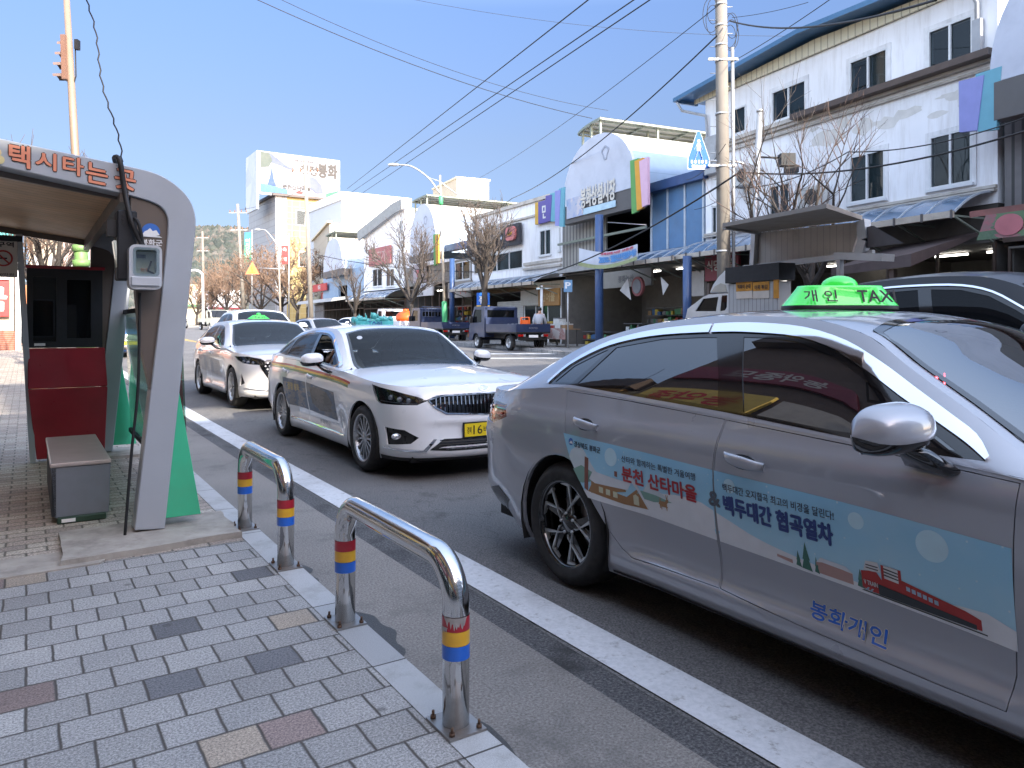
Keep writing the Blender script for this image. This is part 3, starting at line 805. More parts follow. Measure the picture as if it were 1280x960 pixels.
# ================================================================ VEHICLES PLACED IN THE STREET
HEAD = math.atan2(-DY, -DX)        # cars parked here face back towards the camera along the kerb
P_grey = pmat('grey metallic car paint', (.37, .385, .43), .3, .25, .02, 2.0, coat=1.0, coatr=.015)
P_white = pmat('white car paint', (.74, .75, .77), .3, 0, .02, 2.0, coat=1.0, coatr=.02)
P_pearl = pmat('pearl white car paint', (.70, .69, .68), .3, 0, .02, 2.0, coat=1.0, coatr=.02)
P_black = pmat('black car paint', (.006, .007, .012), .3, 0, .03, 2.0, coat=.35, coatr=.02, spec=.3)
P_navy = pmat('dark blue truck paint', (.022, .035, .085), .35, 0, .1, 3.0, coat=.5, dirt=.25, dirtcol=(.1, .1, .11))
P_steel = pmat('silver car paint', (.25, .26, .28), .3, .3, .03, 2.0, coat=1.0)
P_blue = pmat('blue car paint', (.05, .15, .42), .3, .1, .05, 2.0, coat=1.0)
P_red = pmat('dark red car paint', (.25, .03, .03), .3, .1, .05, 2.0, coat=1.0)
def car_at(a, b, k=1.0):           # rear axle of a car whose kerb-side flank runs at b
 return S(a, b)
sp = spec_grey(); sp['paint'] = P_grey
grey, GB = make_car('grey_taxi', 'grey taxi in front with a winter picture banner across both of its doors', 'taxi', sp, S(3.25, 2.43 + .93), HEAD)
s0, s1 = GB.s0, GB.s1
M_deepred = pmat('smoked tail lamp', (.10, .006, .006), .06, 0, .3, 30, coat=1)
lamp_set(grey, GB, 1, [('tail_lamp', sp['holes'][0], -.006, M_deepred, .05, .02),
                       ('headlight', sp['holes'][1], -.01, M_clear, .05, .03)])
m = MB(); chart_mesh(m, GB.band, [[(s0 + .35, .27), (s0 + 1.15, .27), (s0 + 1.25, .36), (s0 + 1.1, .42), (s0 + .9, .37), (s0 + .35, .36)]], .06, off=.004, flange=.01, both=True); build_n(m, 'bumper_diffuser', M_blk, grey)
m = MB(); chart_mesh(m, GB.band, [[(s0 + .72, .50), (s0 + .76, .50), (s0 + .80, .84), (s0 + .76, .84)]], .06, off=.003, both=True); build_n(m, 'corner_vent', M_blk, grey)
m = MB(); chart_mesh(m, GB.band, [[(.4, .186), (2.4, .180), (2.4, .193), (.4, .199)]], .1, off=.004, both=True); build_n(m, 'sill_strip', M_plas, grey)
m = MB()
for (x0, z0, x1, z1) in ((s0 + .62, .90, s0 + .95, .895), (s0 + .95, .86, s0 + 1.15, .875)):
 chart_mesh(m, GB.band, [[(x0, z0 - .008), (x1, z1 - .008), (x1, z1 + .008), (x0, z0 + .008)]], .06, off=.0, both=True)
build_n(m, 'tail_lamp_bar', M_lampred, grey)
def frustum_sign(mb, L, W, h, tap=.72, n=40, e=3.2, z0=0):
 base = len(mb.v)
 lev = [(1, 0), (1.0, .018), (.98, .022), (tap + .02, h - .01), (tap, h)]
 for f, z in lev:
  for i in range(n):
   t = 2 * math.pi * i / n; c, s_ = math.cos(t), math.sin(t)
   mb.v.append((math.copysign(abs(c) ** (2 / e), c) * W / 2 * f, math.copysign(abs(s_) ** (2 / e), s_) * L / 2 * f, z0 + z))
 for j in range(len(lev) - 1):
  for i in range(n):
   a, b = base + j * n + i, base + j * n + (i + 1) % n; mb.smooth = True
   mb.cur = 1 if j == 0 else 0; mb.face((a, b, b + n, a + n))
 mb.smooth = False; mb.cur = 0
 mb.face([base + (len(lev) - 1) * n + i for i in range(n)])
M_green = pmat('green lamp plastic', (.04, .62, .06), .25, 0, .05, 6, coat=.7, emit=((.05, .8, .1), .12))
sg = MB(); frustum_sign(sg, .56, .26, .115)
sg.sphere((0, 0, .115), .085, 24, 12, (1, 1, .62))
sgo = sg.build('roof_sign', [M_green, M_ink], grey); sgo.location = (1.05, 0, 1.497); sgo.rotation_euler = (0, 0, R(-27))
tx = MB()
ff = lambda x, z: Vector((.130 - .030 * (z - .02) / .095 + .003, x, z))
text_mb(tx, '개 인', ff, .165, .055, .02, -.245, .035); text_mb(tx, 'TAXI', ff, .19, .055, .03, .025, .035)
tx.build('sign_lettering', M_ink, sgo)
def film(root, B, items, name, mat, off, step=.05):
 m = MB()
 for lp in items: chart_mesh(m, B.band, [lp], step, off=off)
 return build_n(m, name, mat, root)
def film_text(root, B, lines, name, mat, off):
 r_ = None
 for (t, x, z, w, h, slope, bold) in lines:
  m = MB()
  def fn(u, v, x=x, z=z, slope=slope):
   q = (x + u, z + v + slope * u); p = B.band(*q); n = (B.band(q[0] + .006, q[1]) - B.band(q[0] - .006, q[1])).cross(B.band(q[0], q[1] + .006) - B.band(q[0], q[1] - .006)).normalized()
   return p + n * off
  text_mb(m, t, fn, w, h, bold); r_ = m.build(name, mat, root)
 return r_
def filmmat(name, lo, hi, z0, z1, snow=True):
 if name in MATS: return MATS[name]
 m, nt, out = _nt(name); b = nt.nodes.new('ShaderNodeBsdfPrincipled'); v = obj_vec(nt)
 sx = nt.nodes.new('ShaderNodeSeparateXYZ'); nt.links.new(v, sx.inputs[0])
 mr = nt.nodes.new('ShaderNodeMapRange'); mr.inputs[1].default_value = z0; mr.inputs[2].default_value = z1; nt.links.new(sx.outputs[2], mr.inputs[0])
 c = ramp(nt, mr.outputs[0], [(0, lo), (1, hi)])
 n = noise(nt, v, 4, 3); c = mixc(nt, ramp(nt, n, [(.45, (0, 0, 0)), (.75, (.35, .35, .35))]), c, (.55, .75, .85))
 if snow:
  vo = nt.nodes.new('ShaderNodeTexVoronoi'); vo.inputs['Scale'].default_value = 22; nt.links.new(v, vo.inputs['Vector'])
  c = mixc(nt, ramp(nt, vo.outputs['Distance'], [(.05, (.7, .7, .7)), (.11, (0, 0, 0))]), c, (.75, .85, .9))
 nt.links.new(c, b.inputs['Base Color']); b.inputs['Roughness'].default_value = .32; b.inputs['Coat Weight'].default_value = .35; b.inputs['Coat Roughness'].default_value = .12
 nt.links.new(b.outputs[0], out.inputs[0]); MATS[name] = m; return m
F_sky = filmmat('printed winter sky film', (.40, .70, .88), (.26, .58, .82), .55, .83)
def fm(n, c): return pmat('film ' + n, c, .35, 0, .05, 12, coat=.3)
def dtop(x): return cr([(-.0, .838), (.54, .826), (1.06, .808), (1.7, .79), (2.222, .762)], x)[0]
def dbot(x): return cr([(.24, .53), (.66, .518), (1.07, .502), (1.7, .478), (2.21, .447)], x)[0]
def strip(x0, x1, f0, f1, n=14):
 xs = [x0 + (x1 - x0) * i / n for i in range(n + 1)]
 return [(x, f0(x)) for x in xs] + [(x, f1(x)) for x in xs[::-1]]
left = [(.24, .53), (.175, .60), (.10, .70), (.055, .78), (.028, .838)]
rb = left + [(x, dtop(x)) for x in [.1, .3, .5, .7, .9, 1.072]][0:] + [(x, dbot(x)) for x in [1.064, .9, .7, .5, .35]]
film(grey, GB, [rb, strip(1.079, 2.214, dbot, dtop)], 'banner_film', F_sky, .0012, .04)
snow = lambda x: cr([(.2, .575), (.45, .575), (.62, .60), (.8, .655), (.95, .66), (1.1, .62), (1.3, .56), (1.6, .52), (1.85, .50), (2.0, .53), (2.12, .54), (2.214, .51)], x)[0]
film(grey, GB, [[(.24, .53), (.205, .565)] + [(x, snow(x)) for x in [.3, .45, .55, .65, .75, .85, .95, 1.0, 1.064]] + [(x, dbot(x)) for x in [1.064, .9, .7, .5, .35]], strip(1.079, 2.214, dbot, snow)], 'snow_hills', fm('white snow', (.78, .81, .85)), .0016, .05)
film(grey, GB, [[(.085, .72), (.10, .755), (.16, .79), (.21, .77), (.27, .71), (.33, .655), (.2, .64), (.14, .65)], [(.62, .62), (.68, .69), (.72, .665), (.80, .625)], [(.86, .69), (.90, .71), (.95, .70), (.99, .685)]], 'snowy_peaks', fm('pale mountain', (.60, .68, .74)), .0017)
film(grey, GB, [[(.12, .66), (.19, .69), (.28, .668), (.35, .64), (.2, .6), (.175, .6)], [(.56, .60), (.62, .635), (.72, .63), (.82, .615), (.7, .595)]], 'green_hills', fm('green hill', (.20, .38, .32)), .0020)
film(grey, GB, [[(.245, .565), (.275, .61), (.52, .585), (.60, .64), (.66, .55), (.5, .545)], [(.27, .56), (.27, .62), (.33, .65), (.5, .65), (.52, .61)]], 'log_house', fm('log wall', (.33, .17, .06)), .0022)
film(grey, GB, [[(.255, .63), (.285, .675), (.50, .66), (.56, .70), (.62, .625), (.665, .555), (.655, .55), (.60, .625), (.56, .665), (.53, .62), (.3, .615)]], 'snowy_roof', fm('roof snow', (.68, .73, .78)), .0026)
film(grey, GB, [[(.215, .575), (.245, .565), (.25, .735), (.22, .74)], [(.445, .675), (.465, .672), (.465, .70), (.445, .70)]], 'chimney', fm('brick chimney', (.20, .06, .04)), .0029)
film(grey, GB, [[(.33 + .05 * i, .575 - .003 * i), (.36 + .05 * i, .573 - .003 * i), (.36 + .05 * i, .602 - .003 * i), (.33 + .05 * i, .604 - .003 * i)] for i in range(3)] + [[(.565, .558), (.60, .556), (.60, .60), (.582, .61), (.565, .60)]], 'lit_windows', fm('window', (.62, .62, .45)), .0029)
deer = [[(0, .02), (.012, .035), (.045, .036), (.055, .052), (.06, .048), (.068, .052), (.064, .036), (.056, .028), (.054, 0), (.050, 0), (.048, .018), (.016, .018), (.012, 0), (.008, 0), (.007, .018)], [(.055, .05), (.05, .07), (.053, .07), (.058, .056), (.063, .07), (.066, .07), (.061, .05)]]
film(grey, GB, [[(.73 + p[0], .575 + p[1]) for p in lp] for lp in deer] + [[(.79 - p[0] * .8, .57 + p[1] * .8) for p in lp][::-1] for lp in deer], 'deer', fm('brown deer', (.35, .18, .07)), .0026, .02)
film(grey, GB, [circ(.42, .765, .045, 24), circ(1.98, .71, .052, 28), circ(1.16, .755, .03, 20), circ(1.72, .735, .03, 20)], 'pale_discs', fm('pale disc', (.55, .80, .92)), .0017)
trees_ = [[(x, z), (x + w, z - .005), (x + w * .75, z + h * .35), (x + w * .85, z + h * .35), (x + w * .5, z + h), (x + w * .15, z + h * .35), (x + w * .25, z + h * .35)] for x, z, w, h in ((1.455, .505, .025, .06), (1.48, .50, .045, .105), (1.535, .50, .02, .06), (1.705, .498, .03, .065))]
film(grey, GB, trees_, 'fir_trees', fm('fir green', (.04, .16, .12)), .0022, .02)
film(grey, GB, [[(1.545, .50), (1.545, .54), (1.565, .555), (1.66, .548), (1.69, .535), (1.69, .495)], [(1.37, .515), (1.37, .525), (1.44, .52), (1.44, .505)]], 'village_houses', fm('pink house', (.48, .30, .27)), .0022)
film(grey, GB, [[(1.545, .54), (1.565, .562), (1.665, .556), (1.695, .535), (1.65, .54), (1.57, .545)]], 'village_roofs', fm('roof snow', (.68, .73, .78)), .0025)
film(grey, GB, [[(1.725, .50), (1.725, .56), (1.78, .572), (1.80, .545), (1.80, .60), (1.87, .598), (1.87, .565), (2.07, .525), (2.115, .51), (2.115, .475), (1.9, .487), (1.76, .492)]], 'train_carriages', fm('train red', (.42, .025, .02)), .0026)
film(grey, GB, [[(1.735, .565), (1.745, .60), (1.79, .605), (1.80, .57)], [(1.81, .555), (1.81, .60), (1.86, .597), (1.86, .55)]], 'train_cab', fm('train white', (.68, .69, .7)), .0030)
film(grey, GB, [[(1.745 + .0 * i, .575 + .01 * i), (1.79, .575 + .01 * i), (1.79, .579 + .01 * i), (1.745, .579 + .01 * i)] for i in range(2)] + [[(1.81, .565 + .011 * i), (1.86, .560 + .011 * i), (1.86, .564 + .011 * i), (1.81, .570 + .011 * i)] for i in range(3)] + [[(1.785, .49), (1.785, .528), (2.10, .49), (2.10, .474)], [(1.72, .488), (1.73, .492), (2.13, .468), (2.13, .464)]], 'train_underframe', fm('train black', (.02, .025, .03)), .0034)
film(grey, GB, [[(1.885 + .018 * i, .535 - .0035 * i), (1.898 + .018 * i, .533 - .0035 * i), (1.898 + .018 * i, .548 - .0035 * i), (1.885 + .018 * i, .55 - .0035 * i)] for i in range(6)] + [[(1.735, .492), (1.742, .492), (1.752, .505), (1.745, .505)], [(1.75, .49), (1.757, .49), (1.767, .503), (1.76, .503)]], 'train_windows', fm('train window', (.35, .48, .6)), .0036, .02)
film(grey, GB, [circ(.098, .80, .019, 20)], 'county_badge', fm('badge blue', (.05, .16, .5)), .002)
film(grey, GB, [[(.085, .79), (.095, .805), (.102, .80), (.108, .808), (.116, .79)]], 'badge_mountain', fm('badge white', (.8, .8, .78)), .0024)
film_text(grey, GB, [('경상북도 봉화군', .128, .778, .215, .030, -.03, .02), ('산타와 함께하는 특별한 겨울여행', .50, .755, .475, .032, -.022, .008),
                     ('백두대간 오지협곡 최고의 비경을 달린다!', 1.125, .728, .51, .034, -.022, .008)], 'banner_small_lettering', fm('dark print', (.02, .025, .06)), .0030)
film_text(grey, GB, [('분천 산타마을', .50, .662, .475, .072, -.03, .04)], 'banner_red_lettering', fm('red print', (.42, .02, .03)), .0032)
film_text(grey, GB, [('백두대간 협곡열차', 1.125, .635, .50, .077, -.028, .05)], 'banner_navy_lettering', fm('navy print', (.02, .05, .22)), .0032)
film_text(grey, GB, [('&', 1.045, .655, .06, .06, 0, .05)], 'banner_ampersand', fm('grey print', (.10, .12, .15)), .0034)
film_text(grey, GB, [('V TRAIN', 1.733, .515, .05, .016, -.03, .03)], 'train_lettering', fm('train white', (.68, .69, .7)), .0036)
film_text(grey, GB, [('봉화개인', 1.505, .320, .302, .063, -.05, .07)], 'door_lettering_outline', fm('cream print', (.7, .65, .5)), .0012)
film_text(grey, GB, [('봉화개인', 1.505, .320, .302, .063, -.05, .03)], 'door_lettering', fm('blue print', (.03, .14, .55)), .0020)
m = MB(); m.box(1.72, 1.745, -.63, -.33, 1.155, 1.245); vb = m.build('vacancy_lamp', M_dkshell, grey, .004)
m = MB(); text_mb(m, '빈차', lambda x, z: Vector((1.748, -.60 + x, 1.165 + z)), .24, .07, .0); m.build('vacancy_lettering', pmat('red led', (.3, .0, .0), .5, emit=((1, .06, .08), 6)), vb)
sw = spec_white(); sw['paint'] = P_white; q0, q1 = sw['_s']
HL = [(q1 - 1.36, .90), (q1 - 1.24, .745), (q1 - 1.18, .722), (q1 - .72, .725), (q1 - .615, .765), (q1 - .72, .803), (q1 - 1.0, .855)]
FOG = [(q1 - 1.10, .505), (q1 - .84, .490), (q1 - .70, .42), (q1 - .78, .36), (q1 - 1.07, .335)]
sw['top'] = [p for p in sw['top'] if p[0] < q1 - 1.5] + [(q1 - 1.45, .93), (q1 - 1.2, .915), (q1 - .8, .892), (q1 - .4, .898), (q1, .905)]
sw['deck'] = [(-1.16, 0), (-.9, .02), (-.5, .03), (2.0, .05), (2.6, .075), (3.25, .055), (3.5, .022), (3.62, .004), (3.66, 0), (3.81, 0)]
sw['holes'] = [HL, FOG]
GR = [(-.60, .765), (-.50, .798), (0, .808), (.50, .798), (.60, .765), (.53, .70), (.42, .645), (0, .622), (-.42, .645), (-.53, .70)]
INT = [(-.46, .40), (.46, .40), (.60, .30), (.4, .285), (-.4, .285), (-.60, .30)]
def add_front(root, B, k, GR, INT, plate, bars=26, vertical=True, plate_text=None, HL=None, FOG=None, emblem=None, chrome=True):
 F = band_full(B)
 def neg(fn): return lambda v, z: fn(-v, z)      # v increasing to the car's left (viewer's right)
 FN = neg(F)
 def fnn(lp): return lp
 m = MB(); chart_mesh(m, FN, [GR], .06, off=.002, sign=1)
 build_n(m, 'grille', M_blk, root, k)
 g = MB()
 n = bars
 for i in range(n):
  v = -.56 + 1.12 * (i + .5) / n
  zs_ = [z / 200 for z in range(110, 170) if pip((v, z / 200), GR)]
  if len(zs_) < 3: continue
  pts = []
  for z in (zs_[0], (zs_[0] + zs_[-1]) / 2, zs_[-1]):
   pts.append(FN(v + (.012 if z != zs_[1] else 0) * 0, z) + Vector((.008, 0, 0)))
  for a, b in zip(pts[:-1], pts[1:]): g.bar(a, b, .010, .018, (1, 0, 0))
 scale_mb(g, k).build('grille_bars', M_chr if chrome else M_sil, root)
 big = [(p[0] * 1.035, .715 + (p[1] - .715) * 1.16) for p in GR]
 m = MB(); chart_mesh(m, FN, [big, GR], .05, off=.008, flange=.01); build_n(m, 'grille_surround', M_chr if chrome else M_blk, root, k)
 m = MB(); chart_mesh(m, FN, [INT], .06, off=.002); build_n(m, 'air_intake', M_plas, root, k)
 m = MB()
 for zz in (.31, .335, .36, .385):
  chart_mesh(m, FN, [[(-.5, zz), (.5, zz), (.5, zz + .007), (-.5, zz + .007)]], .1, off=.006)
 build_n(m, 'intake_slats', M_blk, root, k)
 w = .26; z0 = plate
 p = [FN(-w, z0), FN(w, z0), FN(w, z0 + .125), FN(-w, z0 + .125)]
 xm = max(q.x for q in p) + .02
 m = MB(); m.box(xm, xm + .008, -w, w, z0, z0 + .125); m.cur = 1; m.box(xm - .012, xm + .004, -w - .012, w + .012, z0 - .012, z0 + .137)
 po = scale_mb(m, k).build('number_plate', [M_plate_y, M_plas], root)
 if plate_text:
  t = MB(); o = lambda x, z: Vector((xm + .0095, x, z0 + z))
  for (s_, x, z, wd, h) in plate_text: text_mb(t, s_, o, wd, h, .01, x, z)
  scale_mb(t, k).build('plate_lettering', M_ink, po)
 defs = []
 if HL: defs += [('headlight', HL, -.05, M_dkshell, .05, 0)]
 if FOG: defs += [('fog_lamp_recess', FOG, -.03, M_plas, .06, 0)]
 lamp_set(root, B, k, defs)
 if HL:
  for sg_ in (1, -1):
   m = MB();
   for (dv, z, r) in ((.82, .765, .026), (.93, .772, .030), (1.05, .785, .028)):
    p = B.band(B.s1 - dv, z); c, e, n_ = B.plan(B.s1 - dv); m.sphere((p.x - n_[0] * .03, (p.y + n_[1] * .03) * sg_, p.z), r, 14, 8)
   scale_mb(m, k).build('lamp_bulbs', M_clear, root)
   m = MB(); chart_mesh(m, (lambda s_, z: Vector((B.band(s_, z).x, B.band(s_, z).y * sg_, z))), [[(B.s1 - 1.2, .745), (B.s1 - .72, .735), (B.s1 - .72, .743), (B.s1 - 1.2, .755)]], .08, off=-.02, sign=sg_); build_n(m, 'lamp_strip', M_clear, root, k)
   m = MB(); chart_mesh(m, (lambda s_, z: Vector((B.band(s_, z).x, B.band(s_, z).y * sg_, z))), [HL], .05, off=-.001, sign=sg_); build_n(m, 'headlight_lens', M_headl, root, k)
 if emblem:
  m = MB(); e = FN(0, emblem);
  fnE = lambda x, z: FN(x, emblem + z) + Vector((.008, 0, .004))
  lp1 = [(.055 * math.cos(t), .028 * math.sin(t)) for t in [2 * math.pi * i / 24 for i in range(24)]]; lp2 = [(p[0] * .85, p[1] * .8) for p in lp1]
  chart_mesh(m, FN, [[(p[0], emblem + p[1]) for p in lp1], [(p[0], emblem + p[1]) for p in lp2]], .03, off=.006); eo = build_n(m, 'emblem', M_chr, root, k)
  m = MB(); text_mb(m, 'KIA', lambda x, z: FN(-.034 + x, emblem - .012 + z) + Vector((.008, 0, .003)), .068, .024, .03); scale_mb(m, k).build('emblem_lettering', M_chr, eo)
white, WB = make_car('white_taxi', 'white taxi with coloured side stripes and a yellow number plate behind the grey taxi', 'taxi', sw, S(9.53, 2.70 + .95 * .93), HEAD)
add_front(white, WB, .95, GR, INT, .41, plate_text=[('경북', -.235, .03, .05, .065), ('16', -.165, .02, .10, .085), ('바', -.05, .03, .06, .065), ('6824', .03, .02, .2, .085)], HL=HL, FOG=FOG, emblem=.862)
for sg_ in (1, -1):
 m = MB(); p = WB.band(q1 - .93, .425); m.sphere((p.x + .0, p.y * sg_, p.z), .052, 18, 10, (.5, 1, .6)); scale_mb(m, .95).build('fog_lamp', M_clear, white)
m = MB()
chart_mesh(m, WB.band, [[(q1 - 1.12, .318), (q1 - .66, .30), (q1 - .56, .40), (q1 - .53, .40), (q1 - .63, .283), (q1 - 1.12, .305)]], .06, off=.006, flange=.006, both=True); build_n(m, 'bumper_trim', M_chr, white, .95)
m = MB(); chart_mesh(m, WB.band, [[(.42, .30), (2.35, .285), (2.35, .30), (.42, .315)]], .1, off=.006, flange=.006, both=True); build_n(m, 'sill_trim', M_chr, white, .95)
m = MB(); chart_mesh(m, WB.band, [[(q1 - 1.2, .19), (q1, .19), (q1, .215), (q1 - 1.2, .23)]], .1, off=.004, both=True); build_n(m, 'chin_spoiler', M_plas, white, .95)
def wfilm(root, B, items, name, mat, off, k):
 m = MB()
 for lp in items: chart_mesh(m, B.band, [lp], .07, off=off)
 build_n(m, name, mat, root, k)
zl = lambda x, o: cr([(-.75, .965), (.0, .965), (1.1, .945), (2.2, .905), (2.9, .83)], x)[0] + o
def stripe(x0, x1, a, b): xs = [x0 + (x1 - x0) * i / 20 for i in range(21)]; return [(x, zl(x, a)) for x in xs] + [(x, zl(x, b)) for x in xs[::-1]]
wfilm(white, WB, [stripe(-.7, 2.55, -.012, .012)], 'red_stripe', fm('stripe red', (.42, .03, .02)), .002, .95)
wfilm(white, WB, [stripe(-.7, 2.5, -.034, -.012)], 'yellow_stripe', fm('stripe yellow', (.65, .42, .04)), .002, .95)
wfilm(white, WB, [stripe(-.7, 2.5, -.058, -.034)], 'green_stripe', fm('stripe green', (.05, .20, .08)), .002, .95)
def picture(name, cols, sc=9):
 if name in MATS: return MATS[name]
 m, nt, out = _nt(name); b = nt.nodes.new('ShaderNodeBsdfPrincipled'); v = obj_vec(nt)
 vo = nt.nodes.new('ShaderNodeTexVoronoi'); vo.inputs['Scale'].default_value = sc
 mp = mixc(nt, .25, v, nt.nodes.new('ShaderNodeTexNoise').outputs['Color']); nt.links.new(mp, vo.inputs['Vector'])
 n = len(cols); c = ramp(nt, vo.outputs['Color'], [(.15 + .7 * i / n, cols[i]) for i in range(n)], 'CONSTANT')
 c2 = mixc(nt, ramp(nt, noise(nt, v, sc * 4, 6, .7), [(.4, (0, 0, 0)), (.6, (.5, .5, .5))]), c, cols[-1])
 nt.links.new(c2, b.inputs['Base Color']); b.inputs['Roughness'].default_value = .5; b.inputs['Coat Weight'].default_value = .1
 nt.links.new(b.outputs[0], out.inputs[0]); MATS[name] = m; return m
wfilm(white, WB, [[(.10, .80), (1.05, .79), (1.05, .45), (.35, .46), (.16, .62)], [(1.09, .79), (2.05, .74), (2.05, .42), (1.09, .45)]], 'side_picture', picture('tourism picture film', [(.07, .12, .20), (.12, .17, .24), (.22, .21, .20), (.16, .19, .23), (.28, .26, .24), (.09, .13, .2)], 9), .0015, .95)
wfilm(white, WB, [[(1.2, .74), (1.45, .75), (1.8, .72), (1.95, .62), (1.9, .5), (1.5, .48), (1.25, .55)]], 'rock_picture', picture('rock picture film', [(.12, .11, .10), (.20, .18, .16), (.16, .15, .14)], 12), .002, .95)
film_text(white, WB, [('청정 봉화', .35, .66, .45, .09, -.01, .05)], 'side_lettering', fm('ochre print', (.45, .33, .1)), .004)
film_text(white, WB, [('봉화택시', 1.45, .335, .35, .05, -.01, .03)], 'door_lettering', fm('pale grey print', (.35, .37, .42)), .003)
for o in bpy.data.objects:
 if o.parent == white and o.name.startswith(('side_lettering', 'door_lettering')):
  o.scale = (.95,) * 3
M_teal = pmat('turquoise lamp plastic', (.06, .34, .34), .35, 0, .35, 14, coat=.4)
m = MB(); m.box(-.10, .10, -.31, .31, 0, .055)
for i in range(9):
 y = -.28 + .07 * i; m.sphere((0, y, .07 + .02 * math.sin(i * 1.3)), .05, 10, 7, (.8, 1.3, .8 + .2 * math.sin(i * 2.1)))
m.sphere((0, .02, .13), .055, 12, 8); m.sphere((0, -.30, .07), .05, 10, 6); m.sphere((0, .30, .08), .05, 10, 6)
for i in range(5): m.tube([(0, -.2 + .1 * i, .1), (0, -.2 + .1 * i - .02, .19 - .015 * abs(i - 2))], [.02, .006], 6)
o = m.build('roof_sign', M_teal, white, .01); o.location = (.95 * .9, 0, 1.415); o.scale = (.8, .8, .8)
t = MB(); text_mb(t, 'TAXI', lambda x, z: Vector((.104, x, z)), .22, .04, .03, -.11, .008); t.build('sign_lettering', fm('navy print', (.02, .05, .22)), o)
m = MB()
for (x, t_) in ((2.05, -.82), ):
 p = WB.cab(x, t_) ;
chart_mesh(m, WB.cab, [[(1.72 + .035 * math.cos(a), -.72 + .05 * math.sin(a)) for a in [2 * math.pi * i / 16 for i in range(16)]]], .04, off=.006); build_n(m, 'windscreen_sticker', fm('sticker', (.5, .52, .55)), white, .95)
def gen_sedan(name, label, paintm, loc, rz, group=None, wheel='five', style='diamond', glass=None, k=.98, wmat=None, chrome=False, step=.06, cat='car'):
 sg3 = spec_white(); sg3['paint'] = paintm; sg3['k'] = k; sg3['wheel'] = wheel; sg3['open'] = None; sg3['step'] = step; sg3['seatmat'] = M_seatg
 sg3['windmat'] = wmat or M_gl_windd; sg3['glassmat'] = glass or M_gl_dark
 if not chrome: sg3['chrome'] = None
 HL3 = [(q1 - 1.36, .86), (q1 - 1.2, .80), (q1 - 1.0, .755), (q1 - .80, .735), (q1 - .62, .73), (q1 - .56, .78), (q1 - .66, .83), (q1 - .95, .868)]
 TR = [(q1 - 1.06, .60), (q1 - .95, .43), (q1 - 1.12, .38)]
 sg3['holes'] = [HL3, TR]; sg3['deck'] = sw['deck']
 sg3['top'] = sw['top']
 if chrome: sg3['chrome'] = [[p for p in sg3['chrome'][0][:34]] + [(p[0], p[1] + .012) for p in sg3['chrome'][0][:34]][::-1]]
 c, B = make_car(name, label, cat, sg3, loc, rz, group)
 G3 = [(-.55, .80), (0, .82), (.55, .80), (.66, .72), (.50, .50), (.38, .42), (0, .40), (-.38, .42), (-.50, .50), (-.66, .72)]
 I3 = [(-.30, .36), (.30, .36), (.38, .27), (-.38, .27)]
 add_front(c, B, k, G3, I3, .44, bars=0, chrome=False, HL=HL3, FOG=TR)
 F = band_full(B); FN = lambda v, z: F(-v, z)
 m = MB()
 for i in range(-9, 10):
  for j in range(-4, 5):
   v, z = i * .065 + (j % 2) * .032, .61 + j * .05
   dm = [(v, z - .018), (v + .022, z), (v, z + .018), (v - .022, z)]
   if all(pip(p, G3) for p in dm): chart_mesh(m, FN, [dm], .05, off=.008)
 build_n(m, 'grille_bars', M_sil, c, k)
 m = MB(); chart_mesh(m, B.band, [[(q1 - 1.0, .34), (q1 - .55, .30), (q1 - .45, .335), (q1 - .47, .35), (q1 - .57, .318), (q1 - .98, .36)]], .06, off=.006, flange=.006, both=True); build_n(m, 'bumper_trim', M_chr, c, k)
 return c, B
third, TB = gen_sedan('pearl_white_taxi', 'pearl white taxi with a green roof lamp parked third in the rank', P_pearl, S(15.75, 2.83 + .92), HEAD, cat='taxi')
m = MB(); frustum_sign(m, .42, .2, .09, .55); m.sphere((0, 0, .09), .05, 14, 8); o = m.build('roof_sign', [M_green, M_ink], third); o.location = (1.0, 0, 1.455)
t = MB(); text_mb(t, 'TAXI', lambda x, z: Vector((.085, x, z)), .2, .035, .03, -.1, .03); t.build('sign_lettering', M_ink, o)
wfilm(third, TB, [[(.10, .80), (1.05, .79), (1.05, .50), (.35, .51), (.16, .62)], [(1.09, .79), (1.95, .74), (1.95, .46), (1.09, .49)]], 'side_picture', picture('faded picture film', [(.5, .48, .46), (.42, .41, .42), (.55, .54, .52), (.34, .36, .40), (.46, .44, .42)], 6), .0015, .98)
suv, _ = gen_sedan('white_suv', 'white sport utility car standing behind the third taxi in the rank', P_white, S(22.8, 4.55 + .9), HEAD, k=1.0); suv.scale = (1, 1, 1.14)
blk, _ = gen_sedan('black_suv', 'tall black car with chrome window line beyond the grey taxi', P_black, S(4.0, 5.55 + .93), HEAD, k=1.0, chrome=True, step=.05, glass=glassmat('black car glass', (.02, .022, .03), .0, .4, gcol=.35), wmat=glassmat('black car glass', (.02, .022, .03), .0, .4, gcol=.35)); blk.scale = (1, 1, 1.235)
sd, _ = gen_sedan('dark_sedan', 'dark blue grey sedan halfway down the road beside the concrete pole', P_steel, Vector((-9.6, 35.5, gnd(-9.6, 33))), HEAD + .12, k=.95, step=.09)
cars = [(-15.3, 40.5, P_steel, 'dark grey car just behind the dark sedan', HEAD + .1),
  (-12.0, 44.0, P_black, 'small black car between the two grey sedans', HEAD + .15),
  (-10.9, 50.0, P_white, 'white car passing behind the white taxi roof lamp', HEAD + .1),
  (-31.5, 80.0, P_red, 'dark red car beside the far white truck', HEAD),
  (-28.0, 76.0, P_black, 'black car stopped beyond the white sport utility car', HEAD),
  (-38.0, 84.0, P_steel, 'silver car behind the parked white truck at the far crossing', HEAD)]
for x, y, p, lab, h in cars:
 c, _ = gen_sedan('distant_car', lab, p, Vector((x, y, gnd(x, y))), h, k=.92, step=.12)
